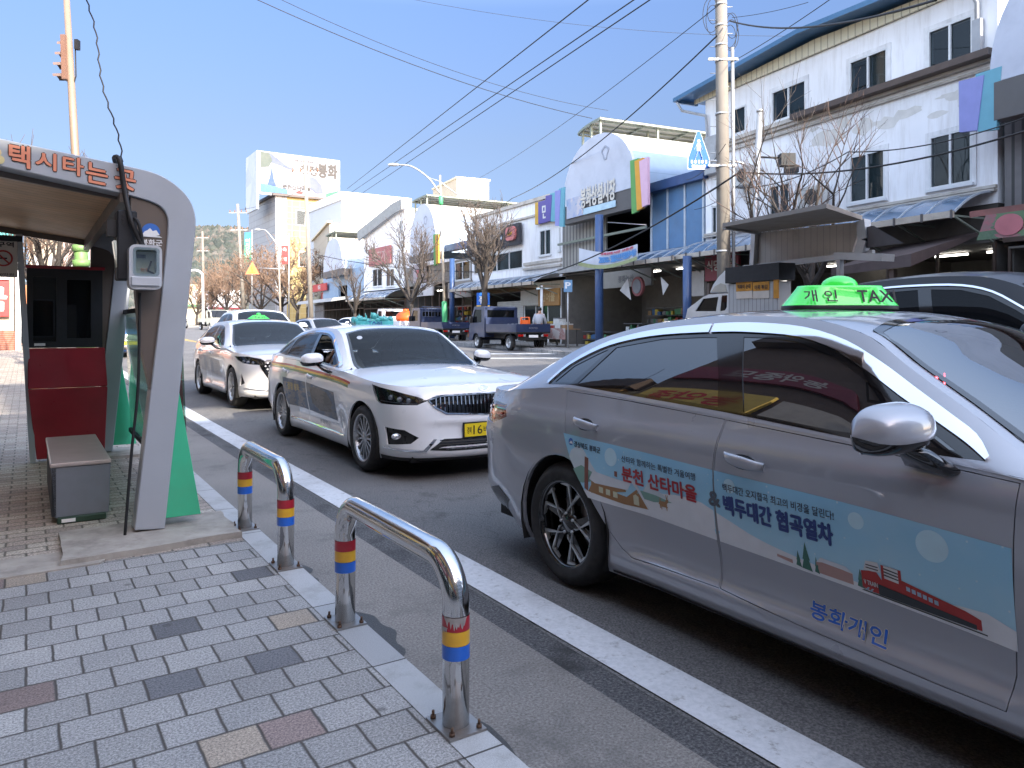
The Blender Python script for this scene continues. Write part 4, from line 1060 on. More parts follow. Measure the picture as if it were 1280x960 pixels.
bc, _ = gen_sedan('blue_car', 'small blue car seen between the legs of the taxi shelter', P_blue, S(33.5, 2.2 + .9), HEAD, k=.9, step=.12); bc.scale = (1, 1, 1.08)
def light_truck(name, label, loc, rz, paintm, bedl=2.85, guard=False, load=None, group=None):
 """cab-over light truck; x forward, origin on the ground under the tailgate centre"""
 r = thing(name, label, 'truck', loc, rz, group)
 W = .84; cx0 = bedl + .12; cx1 = cx0 + 1.62
 m = MB()
 prof = [(cx0, .55), (cx0, 1.90), (cx0 + .12, 1.955), (cx0 + .95, 1.965), (cx0 + 1.08, 1.93), (cx0 + 1.50, 1.18), (cx1 - .02, 1.05), (cx1, .45), (cx1 - .05, .38), (cx0 + 1.28, .38), (cx0 + 1.22, .55), (cx0 + 1.1, .68), (cx0 + .9, .74), (cx0 + .7, .68), (cx0 + .58, .55)]
 Mx = Matrix.Rotation(R(90), 4, 'X')      # profile in x,z; thickness along -y
 sidewin = [(cx0 + .30, 1.22), (cx0 + .30, 1.80), (cx0 + .95, 1.82), (cx0 + 1.05, 1.74), (cx0 + 1.30, 1.26), (cx0 + 1.25, 1.2)]
 for s_ in (-1, 1):
  m.prism(prof, Mx, s_ * (W) - .02, s_ * (W) + .02, [sidewin])
 def strip_(p, q, y0=-W, y1=W): m.add([(p[0], y0, p[1]), (q[0], y0, q[1]), (q[0], y1, q[1]), (p[0], y1, p[1])], [(0, 3, 2, 1)])
 strip_(prof[1], prof[2]); strip_(prof[2], prof[3]); strip_(prof[3], prof[4]); strip_(prof[5], prof[6]); strip_(prof[6], prof[7]); strip_(prof[7], prof[8])
 m.box(cx0 - .0, cx0 + .03, -W, W, .55, 1.28); m.box(cx0, cx0 + .03, -W, -W + .14, 1.28, 1.9); m.box(cx0, cx0 + .03, W - .14, W, 1.28, 1.9); m.box(cx0, cx0 + .03, -W, W, 1.78, 1.9)
 for s_ in (-1, 1): m.bar((cx0 + 1.07, s_ * (W - .03), 1.93), (cx0 + 1.5, s_ * (W - .03), 1.18), .07, .05)
 m.build('cab', paintm, r, .015)
 g = MB()
 for s_ in (-1, 1): g.add([(p[0], s_ * (W - .01), p[1]) for p in sidewin], [tuple(range(len(sidewin)))])
 g.build('side_window', M_gl_dark, r)
 g = MB(); g.add([(cx0 + 1.075, -W + .06, 1.92), (cx0 + 1.49, -W + .06, 1.19), (cx0 + 1.49, W - .06, 1.19), (cx0 + 1.075, W - .06, 1.92)], [(0, 1, 2, 3)]); g.build('windscreen', M_gl_windd, r)
 g = MB(); g.add([(cx0 + .012, -W + .14, 1.28), (cx0 + .012, W - .14, 1.28), (cx0 + .012, W - .14, 1.78), (cx0 + .012, -W + .14, 1.78)], [(0, 1, 2, 3)]); g.build('rear_window', M_gl_dark, r)
 g = MB(); g.box(cx0 + .05, cx1 - .3, -W + .05, W - .05, .6, 1.1); g.box(cx0 + .3, cx0 + .42, -.6, -.1, 1.1, 1.6); g.box(cx0 + .3, cx0 + .42, .1, .6, 1.1, 1.6); g.build('cab_interior', M_dkshell, r)
 b = MB(); b.box(0, bedl, -W, W, .74, .80); b.box(.2, cx1 - .4, -.36, -.26, .50, .74); b.box(.2, cx1 - .4, .26, .36, .50, .74); b.box(.05, .12, -.7, .7, .45, .60)
 b.box(1.7, 2.2, -.8, -.55, .38, .66); b.build('chassis', M_plas, r)
 for nm, a in (('side_board', (0.04, bedl, -W, -W + .03, .80, 1.14)), ('side_board', (0.04, bedl, W - .03, W, .80, 1.14)), ('tailgate', (0, .03, -W, W, .80, 1.14)), ('headboard', (bedl, bedl + .03, -W, W, .80, 1.45))):
  t = MB(); t.box(*a)
  x0, x1, y0, y1, z0, z1 = a
  if nm != 'headboard':
   for zz in (.86, .94, 1.02, 1.10): t.box(x0 - (.004 if nm == 'tailgate' else 0), x1, y0 - .004 * (nm != 'tailgate'), y1 + .004 * (nm != 'tailgate'), zz, zz + .018)
  o = t.build(nm, paintm, r)
  if nm == 'tailgate':
   t = MB(); text_mb(t, 'PORTER', lambda x, z: Vector((-.006, -x + .22, .93 + z)), .44, .07, .02); t.build('tailgate_lettering', M_silp, o)
 for s_ in (-1, 1):
  t = MB(); t.box(-.01, .05, s_ * .62 - .12, s_ * .62 + .12, .60, .70); t.build('tail_lamp', M_lampred, r, .006)
  t = MB(); t.box(-.012, .05, s_ * .44 - .05, s_ * .44 + .05, .60, .70); t.build('reversing_lamp', M_clear, r, .006)
  t = MB(); t.box(cx0 + 1.2, cx0 + 1.32, s_ * (W + .1) - .08, s_ * (W + .1) + .08, 1.2, 1.5); t.bar((cx0 + 1.3, s_ * W, 1.5), (cx0 + 1.26, s_ * (W + .12), 1.45), .02, .02); t.build('side_mirror', M_plas, r, .02)
  t = MB(); t.box(cx1 - .03, cx1 + .02, s_ * .62 - .14, s_ * .62 + .14, .62, .80); t.build('headlight', M_clear, r, .02)
 t = MB(); t.box(-.014, .02, -.22, .22, .56, .68); t.build('number_plate', M_plate_w, r)
 w0 = tyre_rim('steel', .32, .2, .2, r)
 first = True
 for x in (.75, cx0 + .9):
  for s_ in (-1, 1):
   o = w0 if first else copy_tree(w0, parent=r); first = False
   o.location = (x, s_ * .72, .32); o.rotation_euler = (0, 0, 0 if s_ < 0 else math.pi)
 t = MB()
 for s_ in (-1, 1):
  aa = [(.75 + .42 * math.cos(R(20 + 140 * i / 8)), .34 + .40 * math.sin(R(20 + 140 * i / 8))) for i in range(9)]
  for p, q in zip(aa[:-1], aa[1:]): t.bar((p[0], s_ * .72, p[1]), (q[0], s_ * .72, q[1]), .24, .015)
 t.build('mudguard', M_plas, r)
 if guard:
  t = MB()
  for y in [-.78 + 1.56 * i / 8 for i in range(9)]: t.tube([(bedl - .03, y, .8), (bedl - .03, y, 2.02)], .014, 5)
  for z in (1.45, 1.75, 2.02): t.tube([(bedl - .03, -.8, z), (bedl - .03, .8, z)], .018, 5)
  t.build('cab_guard', P_navy, r)
 return r
def thead(x, y): return math.atan2(.877, -.48)
tk = light_truck('blue_truck', 'dark blue open truck in front of the glass fronted shop', Vector((.92, 31.8, gnd(0, 33))), math.atan2(.877, -.48), P_navy)
tk2 = light_truck('blue_truck', 'dark blue open truck with a cab guard in front of the first blue truck', Vector((-3.0, 40.0, gnd(0, 41))), math.atan2(.877, -.50), P_navy, guard=True)
tk3 = light_truck('white_truck', 'white truck carrying a bright orange tank on its bed', Vector((-6.2, 46.5, gnd(0, 47))), math.atan2(.87, -.49), P_white)
tk4 = light_truck('white_truck', 'pale cream truck facing us at the far end of the road', Vector((-31.2, 76.0, gnd(0, 74))), HEAD + .1, pmat('cream truck paint', (.62, .62, .50), .35, 0, .05, 3, coat=.5))
ot = MB(); ot.sphere((0, 0, .55), .62, 16, 10, (1.15, 1.0, .75)); ot.box(-.6, .6, -.5, .5, 0, .3); ot.tube([(0, 0, .9), (0, 0, 1.12)], .2, 10)
oo = ot.build('orange_tank', pmat('orange plastic', (.75, .12, .015), .45, 0, .08, 5), None, .02); oo.location = Vector((-6.2, 46.5, gnd(0, 47) + .8)) + Vector((-.49, .87, 0)) * 1.2; oo.rotation_euler = (0, 0, 2.1)
tag(oo, 'bright orange plastic tank lying on the bed of the white truck', 'tank')
m = MB(); m.tube([(-.2, 0, 0), (-.17, 0, .62), (.17, 0, .62), (.2, 0, 0)], .045, 8); m.box(-.16, .16, -.02, .02, .34, .52)
oo = m.build('orange_barrier', pmat('orange plastic', (.75, .12, .015)), None); oo.location = Vector((.92, 31.8, gnd(0, 33) + .8)) + Vector((-.48, .877, 0)) * .55 + Vector((-.877, -.48, 0)) * .1; tag(oo, 'orange folding barrier standing on the bed of the dark blue truck', 'barrier')
M_sack = pmat('white sacks', (.6, .6, .58), .8, 0, .2, 6)
for i, (lx, ly, w, lab) in enumerate(((.9, .55, .5, 'white sack on the blue truck bed beside the cab side board'), (1.7, .3, .7, 'long white sack near the middle of the blue truck bed'), (1.2, -.4, .8, 'white sack on the blue truck bed nearest the shop'))):
 m = MB(); m.sphere((0, 0, .14), .3, 12, 8, (w, .8, .5)); m.sphere((.2, .1, .16), .22, 10, 7, (1, .8, .6))
 oo = m.build('sack', M_sack, None); oo.location = Vector((.92, 31.8, gnd(0, 33) + .86)) + Vector((-.48, .877, 0)) * lx + Vector((-.877, -.48, 0)) * ly; tag(oo, lab, 'sack')
# ================================================================ SETTING: ground, road, kerb, pavements
def kshift(a): return .0062 * max(0, a - 46) ** 2 if a < 90 else .0062 * 44 ** 2 + .55 * (a - 90)
def KS(a, b, z):
 p = S(a, b + kshift(a), 0); p.z += z; return p
def alist(a0, a1):
 out = []; a = a0
 while a < a1:
  out.append(a); a += .5 if a < 12 else (1.0 if a < 30 else 2.5)
 return out + [a1]
def strip_mesh(name, b0, b1, z, mat, a0=-14, a1=120, kind='structure', thick=0, nb=1, parent=None, zf=None):
 """sheet following the kerb between offsets b0..b1; object coordinates are (across, along, up)"""
 m = MB(); al = alist(a0, a1)
 for a in al:
  for j in range(nb + 1):
   b = b0 + (b1 - b0) * j / nb; p = KS(a, b, z); m.v.append((b, a, p.z, p))
 n = nb + 1
 for i in range(len(al) - 1):
  for j in range(nb):
   k = i * n + j; m.face((k, k + 1, k + 1 + n, k + n))
 if thick:
  base = len(m.v)
  for a in al:
   p = KS(a, b1, z - thick); m.v.append((b1, a, p.z, p))
  for i in range(len(al) - 1):
   k = i * n + nb; m.face((k, base + i, base + i + 1, k + n))
 pts = [q[3] for q in m.v]
 m.v = [tuple(p) for p in pts]
 o = m.build(name, mat, parent)
 at_ = o.data.attributes.new('street', 'FLOAT_VECTOR', 'POINT')
 vals = []
 for i in range(len(al)):
  for j in range(n): vals += [b0 + (b1 - b0) * j / nb, al[i], 0]
 if thick:
  for a in al: vals += [b1, a, -thick]
 at_.data.foreach_set('vector', vals)
 if kind: o['kind'] = kind
 return o
def street_vec(nt):
 n = nt.nodes.new('ShaderNodeAttribute'); n.attribute_name = 'street'; return n.outputs['Vector']
def mth(nt, op, a, b=None, clamp=False):
 n = nt.nodes.new('ShaderNodeMath'); n.operation = op; n.use_clamp = clamp
 for i, v in enumerate((a, b)):
  if v is None: continue
  if isinstance(v, (int, float)): n.inputs[i].default_value = v
  else: nt.links.new(v, n.inputs[i])
 return n.outputs[0]
def paver_mat(name, w, h, jw, stops, jcol, rough=.75, grain=900, oddstops=None, tint=None):
 m, nt, out = _nt(name); b = nt.nodes.new('ShaderNodeBsdfPrincipled'); v = street_vec(nt)
 nz = nt.nodes.new('ShaderNodeTexNoise'); nz.inputs['Scale'].default_value = 9; nz.inputs['Detail'].default_value = 5; nt.links.new(v, nz.inputs['Vector'])
 sub = nt.nodes.new('ShaderNodeVectorMath'); sub.operation = 'MULTIPLY_ADD'; nt.links.new(nz.outputs['Color'], sub.inputs[0]); sub.inputs[1].default_value = (.010, .010, 0); nt.links.new(v, sub.inputs[2])
 sx = nt.nodes.new('ShaderNodeSeparateXYZ'); nt.links.new(sub.outputs[0], sx.inputs[0])
 ry = mth(nt, 'MULTIPLY', sx.outputs[1], 1 / h); row = mth(nt, 'FLOOR', ry)
 off = mth(nt, 'MULTIPLY', mth(nt, 'MODULO', mth(nt, 'ABSOLUTE', row), 2), .5)
 cx = mth(nt, 'ADD', mth(nt, 'MULTIPLY', sx.outputs[0], 1 / w), off); col = mth(nt, 'FLOOR', cx)
 fx = mth(nt, 'FRACT', cx); fy = mth(nt, 'FRACT', ry)
 dx = mth(nt, 'MULTIPLY', mth(nt, 'MINIMUM', fx, mth(nt, 'SUBTRACT', 1, fx)), w); dy = mth(nt, 'MULTIPLY', mth(nt, 'MINIMUM', fy, mth(nt, 'SUBTRACT', 1, fy)), h)
 dd = mth(nt, 'MINIMUM', dx, dy)
 mr = nt.nodes.new('ShaderNodeMapRange'); mr.inputs[1].default_value = jw * .4; mr.inputs[2].default_value = jw * 1.5; nt.links.new(dd, mr.inputs[0]); mask = mr.outputs[0]
 cb = nt.nodes.new('ShaderNodeCombineXYZ'); nt.links.new(col, cb.inputs[0]); nt.links.new(row, cb.inputs[1])
 wn = nt.nodes.new('ShaderNodeTexWhiteNoise'); wn.noise_dimensions = '2D'; nt.links.new(cb.outputs[0], wn.inputs['Vector'])
 c = ramp(nt, wn.outputs['Value'], stops)
 if oddstops:
  wn2 = nt.nodes.new('ShaderNodeTexWhiteNoise'); wn2.noise_dimensions = '3D'; cb2 = nt.nodes.new('ShaderNodeCombineXYZ'); nt.links.new(col, cb2.inputs[0]); nt.links.new(row, cb2.inputs[1]); cb2.inputs[2].default_value = 4.7; nt.links.new(cb2.outputs[0], wn2.inputs['Vector'])
  oc = ramp(nt, wn2.outputs['Value'], oddstops, 'CONSTANT')
  c = mixc(nt, 1.0, c, oc, 'MULTIPLY')
 g = noise(nt, v, grain * .13, 4, .85); c = mixc(nt, 1.0, c, ramp(nt, g, [(.38, (.45, .45, .47)), (.5, (1, 1, 1)), (.62, (1.6, 1.6, 1.6))]), 'MULTIPLY')
 big = noise(nt, v, 1.3, 6); c = mixc(nt, 1.0, c, ramp(nt, big, [(.3, (.80, .80, .80)), (.7, (1.12, 1.11, 1.09))]), 'MULTIPLY')
 st = noise(nt, v, 5, 8, .7); c = mixc(nt, ramp(nt, st, [(.62, (0, 0, 0)), (.72, (.45, .45, .45))]), c, tuple(x * .6 for x in jcol))
 vg = nt.nodes.new('ShaderNodeTexVoronoi'); vg.inputs['Scale'].default_value = 2.6; nt.links.new(v, vg.inputs['Vector'])
 c = mixc(nt, ramp(nt, vg.outputs['Distance'], [(.035, (.55, .55, .55)), (.06, (0, 0, 0))]), c, (.05, .05, .05))
 c = mixc(nt, mask, jcol, c)
 nt.links.new(c, b.inputs['Base Color']); b.inputs['Roughness'].default_value = rough
 bn = nt.nodes.new('ShaderNodeBump'); bn.inputs['Strength'].default_value = .6; bn.inputs['Distance'].default_value = .006
 hsum = mth(nt, 'ADD', mask, mth(nt, 'MULTIPLY', g, .25)); nt.links.new(hsum, bn.inputs['Height']); nt.links.new(bn.outputs[0], b.inputs['Normal'])
 nt.links.new(b.outputs[0], out.inputs[0]); return m
def rough_mat(name, base, lo, hi, grain, bump, rough=.85, stain=None, stainpos=(.6, .75), crack=0, vec='street', big=.6, sparkle=None):
 m, nt, out = _nt(name); b = nt.nodes.new('ShaderNodeBsdfPrincipled')
 v = street_vec(nt) if vec == 'street' else obj_vec(nt)
 g = noise(nt, v, grain, 5, .75)
 c = ramp(nt, g, [(.38, lo), (.5, base), (.62, hi)])
 c = mixc(nt, 1.0, c, ramp(nt, noise(nt, v, big, 7, .6), [(.3, (.78, .78, .78)), (.7, (1.16, 1.15, 1.13))]), 'MULTIPLY')
 if sparkle:
  vo = nt.nodes.new('ShaderNodeTexVoronoi'); vo.inputs['Scale'].default_value = sparkle[0]; nt.links.new(v, vo.inputs['Vector'])
  c = mixc(nt, ramp(nt, vo.outputs['Distance'], [(.12, (sparkle[1],) * 3), (.3, (0, 0, 0))]), c, sparkle[2])
 if stain:
  s_ = noise(nt, v, 2.2, 8, .62); c = mixc(nt, ramp(nt, s_, [(stainpos[0], (0, 0, 0)), (stainpos[1], (.8, .8, .8))]), c, stain)
 if crack:
  vo = nt.nodes.new('ShaderNodeTexVoronoi'); vo.feature = 'DISTANCE_TO_EDGE'; vo.inputs['Scale'].default_value = 1.3
  dv = nt.nodes.new('ShaderNodeVectorMath'); dv.operation = 'MULTIPLY_ADD'; nzz = nt.nodes.new('ShaderNodeTexNoise'); nzz.inputs['Scale'].default_value = 4; nzz.inputs['Detail'].default_value = 8; nt.links.new(v, nzz.inputs['Vector'])
  nt.links.new(nzz.outputs['Color'], dv.inputs[0]); dv.inputs[1].default_value = (.5, .5, .5); nt.links.new(v, dv.inputs[2]); nt.links.new(dv.outputs[0], vo.inputs['Vector'])
  c = mixc(nt, ramp(nt, vo.outputs['Distance'], [(.004, (crack,) * 3), (.012, (0, 0, 0))]), c, (.015, .015, .015))
 nt.links.new(c, b.inputs['Base Color']); b.inputs['Roughness'].default_value = rough
 bn = nt.nodes.new('ShaderNodeBump'); bn.inputs['Strength'].default_value = bump; bn.inputs['Distance'].default_value = .008; nt.links.new(g, bn.inputs['Height']); nt.links.new(bn.outputs[0], b.inputs['Normal'])
 nt.links.new(b.outputs[0], out.inputs[0]); return m
M_asph = rough_mat('asphalt', (.125, .122, .124), (.06, .06, .062), (.21, .205, .20), 90, .7, .8, stain=(.035, .034, .033), stainpos=(.58, .74), crack=.25, vec='obj', sparkle=(150, .35, (.2, .19, .18)))
M_asph2 = rough_mat('old asphalt strip', (.085, .085, .09), (.03, .03, .033), (.18, .18, .18), 80, .9, .85, stain=(.018, .018, .018), stainpos=(.5, .65))
M_gut = rough_mat('gutter concrete', (.21, .195, .18), (.13, .12, .11), (.30, .285, .27), 90, .45, .8, stain=(.09, .085, .08), stainpos=(.55, .72), crack=.0, sparkle=(120, .25, (.3, .29, .27)))
def line_mat(name='road paint'):
 m, nt, out = _nt(name); b = nt.nodes.new('ShaderNodeBsdfPrincipled'); v = obj_vec(nt)
 c = ramp(nt, noise(nt, v, 40, 6, .7), [(.3, (.47, .49, .51)), (.6, (.60, .61, .63))])
 w = noise(nt, v, 14, 9, .75); worn = ramp(nt, w, [(.55, (0, 0, 0)), (.66, (1, 1, 1))])
 c = mixc(nt, worn, c, (.30, .30, .30))
 dv = noise(nt, v, 2.0, 9, .7); c = mixc(nt, ramp(nt, dv, [(.5, (0, 0, 0)), (.7, (.35, .35, .35))]), c, (.2, .2, .2))
 nt.links.new(c, b.inputs['Base Color']); b.inputs['Roughness'].default_value = .6
 bn = nt.nodes.new('ShaderNodeBump'); bn.inputs['Strength'].default_value = .5; bn.inputs['Distance'].default_value = .005; nt.links.new(w, bn.inputs['Height']); nt.links.new(bn.outputs[0], b.inputs['Normal'])
 nt.links.new(b.outputs[0], out.inputs[0]); return m
M_line = line_mat()
def sheet(name, x0, x1, y0, y1, z, nx, ny, mat):
 m = MB()
 for j in range(ny + 1):
  for i in range(nx + 1):
   t = j / ny; y = y0 + (y1 - y0) * (t * t if y1 > 300 else t); x = x0 + (x1 - x0) * i / nx; m.v.append((x, y, gnd(x, y) + z))
 for j in range(ny):
  for i in range(nx):
   k = j * (nx + 1) + i; m.face((k, k + 1, k + nx + 2, k + nx + 1))
 o = m.build(name, mat); o['kind'] = 'structure'; return o
M_soil = rough_mat('bare ground', (.16, .14, .11), (.11, .10, .08), (.21, .19, .15), 8, .3, .95, vec='obj')
sheet('ground', -900, 900, -80, 1600, -.25, 8, 90, M_soil)
strip_mesh('gutter', 1.254, 1.86, 0, M_gut, nb=2)
strip_mesh('road_edge_strip', 1.86, 2.03, -.002, M_asph2, nb=1)
strip_mesh('road_line', 2.02, 2.245, .006, M_line, nb=1)
W_PTS = [(26.0, -22), (22.9, -9), (14.44, 10), (3.57, 34), (-6.9, 53), (-16.7, 68), (-27.5, 96), (-42, 130)]
def wall_off(i, off):
 """facade polyline pushed towards the street by off"""
 def nrm(a, b): d = Vector((b[0] - a[0], b[1] - a[1])).normalized(); return Vector((-d.y, d.x))
 n = Vector((0, 0))
 if i > 0: n += nrm(W_PTS[i - 1], W_PTS[i])
 if i < len(W_PTS) - 1: n += nrm(W_PTS[i], W_PTS[i + 1])
 n = n.normalized(); return (W_PTS[i][0] + n.x * off, W_PTS[i][1] + n.y * off)
def poly_at(y, off):
 P = [wall_off(i, off) for i in range(len(W_PTS))]
 for i in range(len(P) - 1):
  if P[i][1] <= y <= P[i + 1][1]:
   t = (y - P[i][1]) / (P[i + 1][1] - P[i][1]); return P[i][0] + (P[i + 1][0] - P[i][0]) * t
 return P[0][0] if y < P[0][1] else P[-1][0]
FARK = 3.6
m = MB()
ys = [-14 + i * 1.5 for i in range(90)]
def kerb_x(y, b):
 a = (y - b * NY) / DY
 for _ in range(6):
  bb = b + kshift(a); a = (y - bb * NY) / DY
 return a * DX + (b + kshift(a)) * NX
for y in ys:
 xa, xb = kerb_x(y, 2.0), poly_at(y, FARK)
 for t in range(5):
  x = xa + (xb - xa) * t / 4; m.v.append((x, y, gnd(x, y) + .0))
for i in range(len(ys) - 1):
 for t in range(4):
  k = i * 5 + t; m.face((k, k + 1, k + 6, k + 5))
o = m.build('road', M_asph); o['kind'] = 'structure'
M_pave = paver_mat('grey granite pavers', .183, .181, .0047, [(0, (.265, .26, .255)), (.35, (.30, .297, .292)), (.7, (.325, .32, .315)), (1, (.36, .355, .345))], (.07, .062, .055),
 oddstops=[(0, (1, 1, 1)), (.93, (1.15, .98, .80)), (.955, (.82, .64, .60)), (.968, (.45, .46, .50)), (.982, (1.0, 1, 1))])
M_pave2 = paver_mat('tan brick paving', .205, .105, .006, [(0, (.31, .26, .22)), (.4, (.38, .33, .28)), (.8, (.43, .39, .33)), (1, (.28, .24, .21))], (.12, .11, .09), grain=500)
ZP = .10
strip_mesh('pavement', -9, 1.118, ZP, M_pave, -14, 4.72, nb=6)
strip_mesh('brick_pavement', -12, 1.118, ZP, M_pave2, 4.72, 110, nb=6)
def kerb_mat():
 m, nt, out = _nt('kerb granite'); b = nt.nodes.new('ShaderNodeBsdfPrincipled'); v = street_vec(nt)
 sx = nt.nodes.new('ShaderNodeSeparateXYZ'); nt.links.new(v, sx.inputs[0])
 f = mth(nt, 'FRACT', mth(nt, 'MULTIPLY', mth(nt, 'ADD', sx.outputs[1], .18), 1 / .72)); f2 = mth(nt, 'MINIMUM', f, mth(nt, 'SUBTRACT', 1, f))
 mask = mth(nt, 'GREATER_THAN', f2, .006)
 wn = nt.nodes.new('ShaderNodeTexWhiteNoise'); wn.noise_dimensions = '1D'; nt.links.new(mth(nt, 'FLOOR', mth(nt, 'MULTIPLY', mth(nt, 'ADD', sx.outputs[1], .18), 1 / .72)), wn.inputs['W'])
 c = ramp(nt, wn.outputs['Value'], [(0, (.36, .365, .37)), (1, (.44, .445, .445))])
 g = noise(nt, v, 230, 6, .8); c = mixc(nt, 1.0, c, ramp(nt, g, [(.36, (.7, .7, .72)), (.5, (1, 1, 1)), (.62, (1.25, 1.25, 1.25))]), 'MULTIPLY')
 c = mixc(nt, ramp(nt, noise(nt, v, 4, 8, .7), [(.5, (0, 0, 0)), (.7, (.6, .6, .6))]), c, (.2, .19, .17))
 c = mixc(nt, mask, (.06, .055, .05), c)
 nt.links.new(c, b.inputs['Base Color']); b.inputs['Roughness'].default_value = .7
 nt.links.new(b.outputs[0], out.inputs[0]); return m
strip_mesh('kerb', 1.118, 1.254, ZP + .003, kerb_mat(), -14, 110, thick=.12, nb=1)
M_wet = rough_mat('damp asphalt stain', (.045, .043, .042), (.03, .03, .03), (.07, .068, .065), 130, .4, .55, vec='obj')
r2 = random.Random(3)
stn = []
for (a0, a1, w) in ((1.75, 2.75, .14), (2.85, 3.75, .20), (3.9, 4.6, .15), (4.8, 6.6, .10), (.4, 1.7, .24)):
 n = 26; pts = []; js = [(.55 + .45 * r2.random()) for _ in range(9)]
 for i in range(n + 1):
  a = a0 + (a1 - a0) * i / n; e = abs(math.sin(math.pi * i / n)) ** .5
  pts.append(KS(a, 1.256 + w * e * cr([(k / 8, js[k]) for k in range(9)], i / n)[0], .0035))
 pts += [KS(a0 + (a1 - a0) * i / n, 1.2545, .0035) for i in range(n, -1, -1)]
 stn.append(pts)
m = MB()
for pts in stn: m.add(pts, [tuple(range(len(pts)))[::-1]])
o = m.build('gutter_stains', M_wet); o['kind'] = 'structure'
M_pave3 = pmat('far pavement slabs', (.26, .25, .24), .85, 0, .15, 2.0, dirt=.4, lines=[(0, .4, .02, (.1, .1, .1)), (1, .4, .02, (.1, .1, .1))])
m = MB(); fy = [-20 + i * 1.5 for i in range(94)]
for y in fy:
 for off in (FARK, .0, -1.0):
  x = poly_at(y, off); m.v.append((x, y, gnd(x, y) + .13))
 x = poly_at(y, FARK); m.v.append((x, y, gnd(x, y) - .02))
for i in range(len(fy) - 1):
 k = i * 4; m.face((k, k + 1, k + 5, k + 4)); m.face((k + 1, k + 2, k + 6, k + 5)); m.face((k + 3, k, k + 4, k + 7))
o = m.build('far_pavement', M_pave3); o['kind'] = 'structure'
M_lw = pmat('worn white marking', (.55, .56, .56), .7, 0, .15, 8, dirt=.5, dirtcol=(.15, .15, .15))
M_ly = pmat('worn yellow marking', (.55, .36, .07), .7, 0, .15, 8, dirt=.5, dirtcol=(.15, .13, .1))
def quad_road(m, pts):
 m.add([(x, y, gnd(x, y) + .007) for x, y in pts], [tuple(range(len(pts)))])
m = MB()
for y0, y1 in ((29.2, 29.9), (26.3, 26.8)):
 for i in range(6):
  xa = -1.2 + i * 1.15; quad_road(m, [(xa, y0 + .04 * i), (xa + 1.15, y0 + .04 * (i + 1)), (xa + 1.15, y1 + .04 * (i + 1)), (xa, y1 + .04 * i)])
o = m.build('road_marking', M_lw); o['kind'] = 'structure'
m = MB()
for b0 in (7.9, 8.12):
 al = [2 + i for i in range(60)]
 for a in al:
  for b in (b0, b0 + .11): p = KS(a, b, 0); m.v.append((p.x, p.y, gnd(p.x, p.y) + .007))
 base = len(m.v) - 2 * len(al)
 for i in range(len(al) - 1): k = base + 2 * i; m.face((k, k + 1, k + 3, k + 2))
o = m.build('centre_line', M_ly); o['kind'] = 'structure'
m = MB()
for a0 in range(8, 60, 6):
 for a in (a0,):
  p = [KS(a, 5.1, 0), KS(a, 5.22, 0), KS(a + 2.6, 5.22, 0), KS(a + 2.6, 5.1, 0)]; quad_road(m, [(q.x, q.y) for q in p])
o = m.build('lane_dashes', M_lw); o['kind'] = 'structure'
# ================================================================ BOLLARD HOOPS
M_steel = pmat('polished stainless steel', (.66, .65, .64), .12, 1, .05, 5, bump=.03, bscale=9, dirt=.25, dirtcol=(.22, .20, .18), streak=True, rvar=.4)
M_tr = pmat('red reflective tape', (.40, .015, .03), .35, 0, .1, 14, coat=.4)
M_ty = pmat('yellow reflective tape', (.78, .42, .03), .35, 0, .1, 14, coat=.4)
M_tb = pmat('blue reflective tape', (.02, .14, .62), .35, 0, .1, 14, coat=.4)
M_zinc = pmat('dull plate steel', (.32, .31, .30), .45, .8, .12, 8, dirt=.6, dirtcol=(.2, .12, .07))
M_rust = pmat('rusty bolt', (.12, .07, .045), .7, .3, .3, 30)
def hoop(label, a0, a1, b=1.185, h=.60, bands=((.322, .368), (.275, .322), (.228, .275))):
 o0 = S(a0, b, ZP + .003); t = thing('safety_hoop', label, 'bollard', o0, 0, 'steel hoops along the kerb')
 d = Vector((DX, DY, 0)); L = a1 - a0; r = .0445
 path = [Vector((0, 0, 0)), Vector((0, 0, h - .17))]
 for i in range(1, 9): an = math.pi / 2 * i / 8; path.append(d * (.14 * (1 - math.cos(an))) + Vector((0, 0, h - .17 + .14 * math.sin(an))))
 path += [d * (L * .35) + Vector((0, 0, h - .03)), d * (L * .65) + Vector((0, 0, h - .03)), d * (L - .14) + Vector((0, 0, h - .03))]
 for i in range(1, 9): an = math.pi / 2 * i / 8; path.append(d * (L - .14 + .14 * math.sin(an)) + Vector((0, 0, h - .17 + .14 * math.cos(an))))
 path.append(d * L)
 m = MB(); m.tube(path, r, 32)
 tube = m.build('tube', M_steel, t)
 for e, dd in ((0, d * 0), (1, d * L)):
  for (z0, z1), mt, nm in zip(bands, (M_tr, M_ty, M_tb), ('red', 'yellow', 'blue')):
   m = MB(); m.tube([dd + Vector((0, 0, z0)), dd + Vector((0, 0, z1 - .0008))], r + .0016, 32, cap=False)
   x = m.build('reflective_band', mt, t); x['label'] = nm + ' reflective band round the post'
  m = MB(); ex = Vector((NX, NY, 0))
  u, v = d * .085, ex * .068
  P = [dd - u - v, dd + u - v, dd + u + v, dd - u + v]
  m.hexa([p + Vector((0, 0, -.002)) for p in P][::-1], [p + Vector((0, 0, .008)) for p in P][::-1]); pl = m.build('base_plate', M_zinc, t)
  m = MB()
  for sx_ in (-1, 1):
   for sy_ in (-1, 1):
    c = dd + d * (.066 * sx_) + ex * (.05 * sy_); m.tube([c + Vector((0, 0, .006)), c + Vector((0, 0, .018))], .010, 6); m.tube([c + Vector((0, 0, .018)), c + Vector((0, 0, .034))], .005, 6)
  m.build('anchor_bolts', M_rust, pl)
 return t
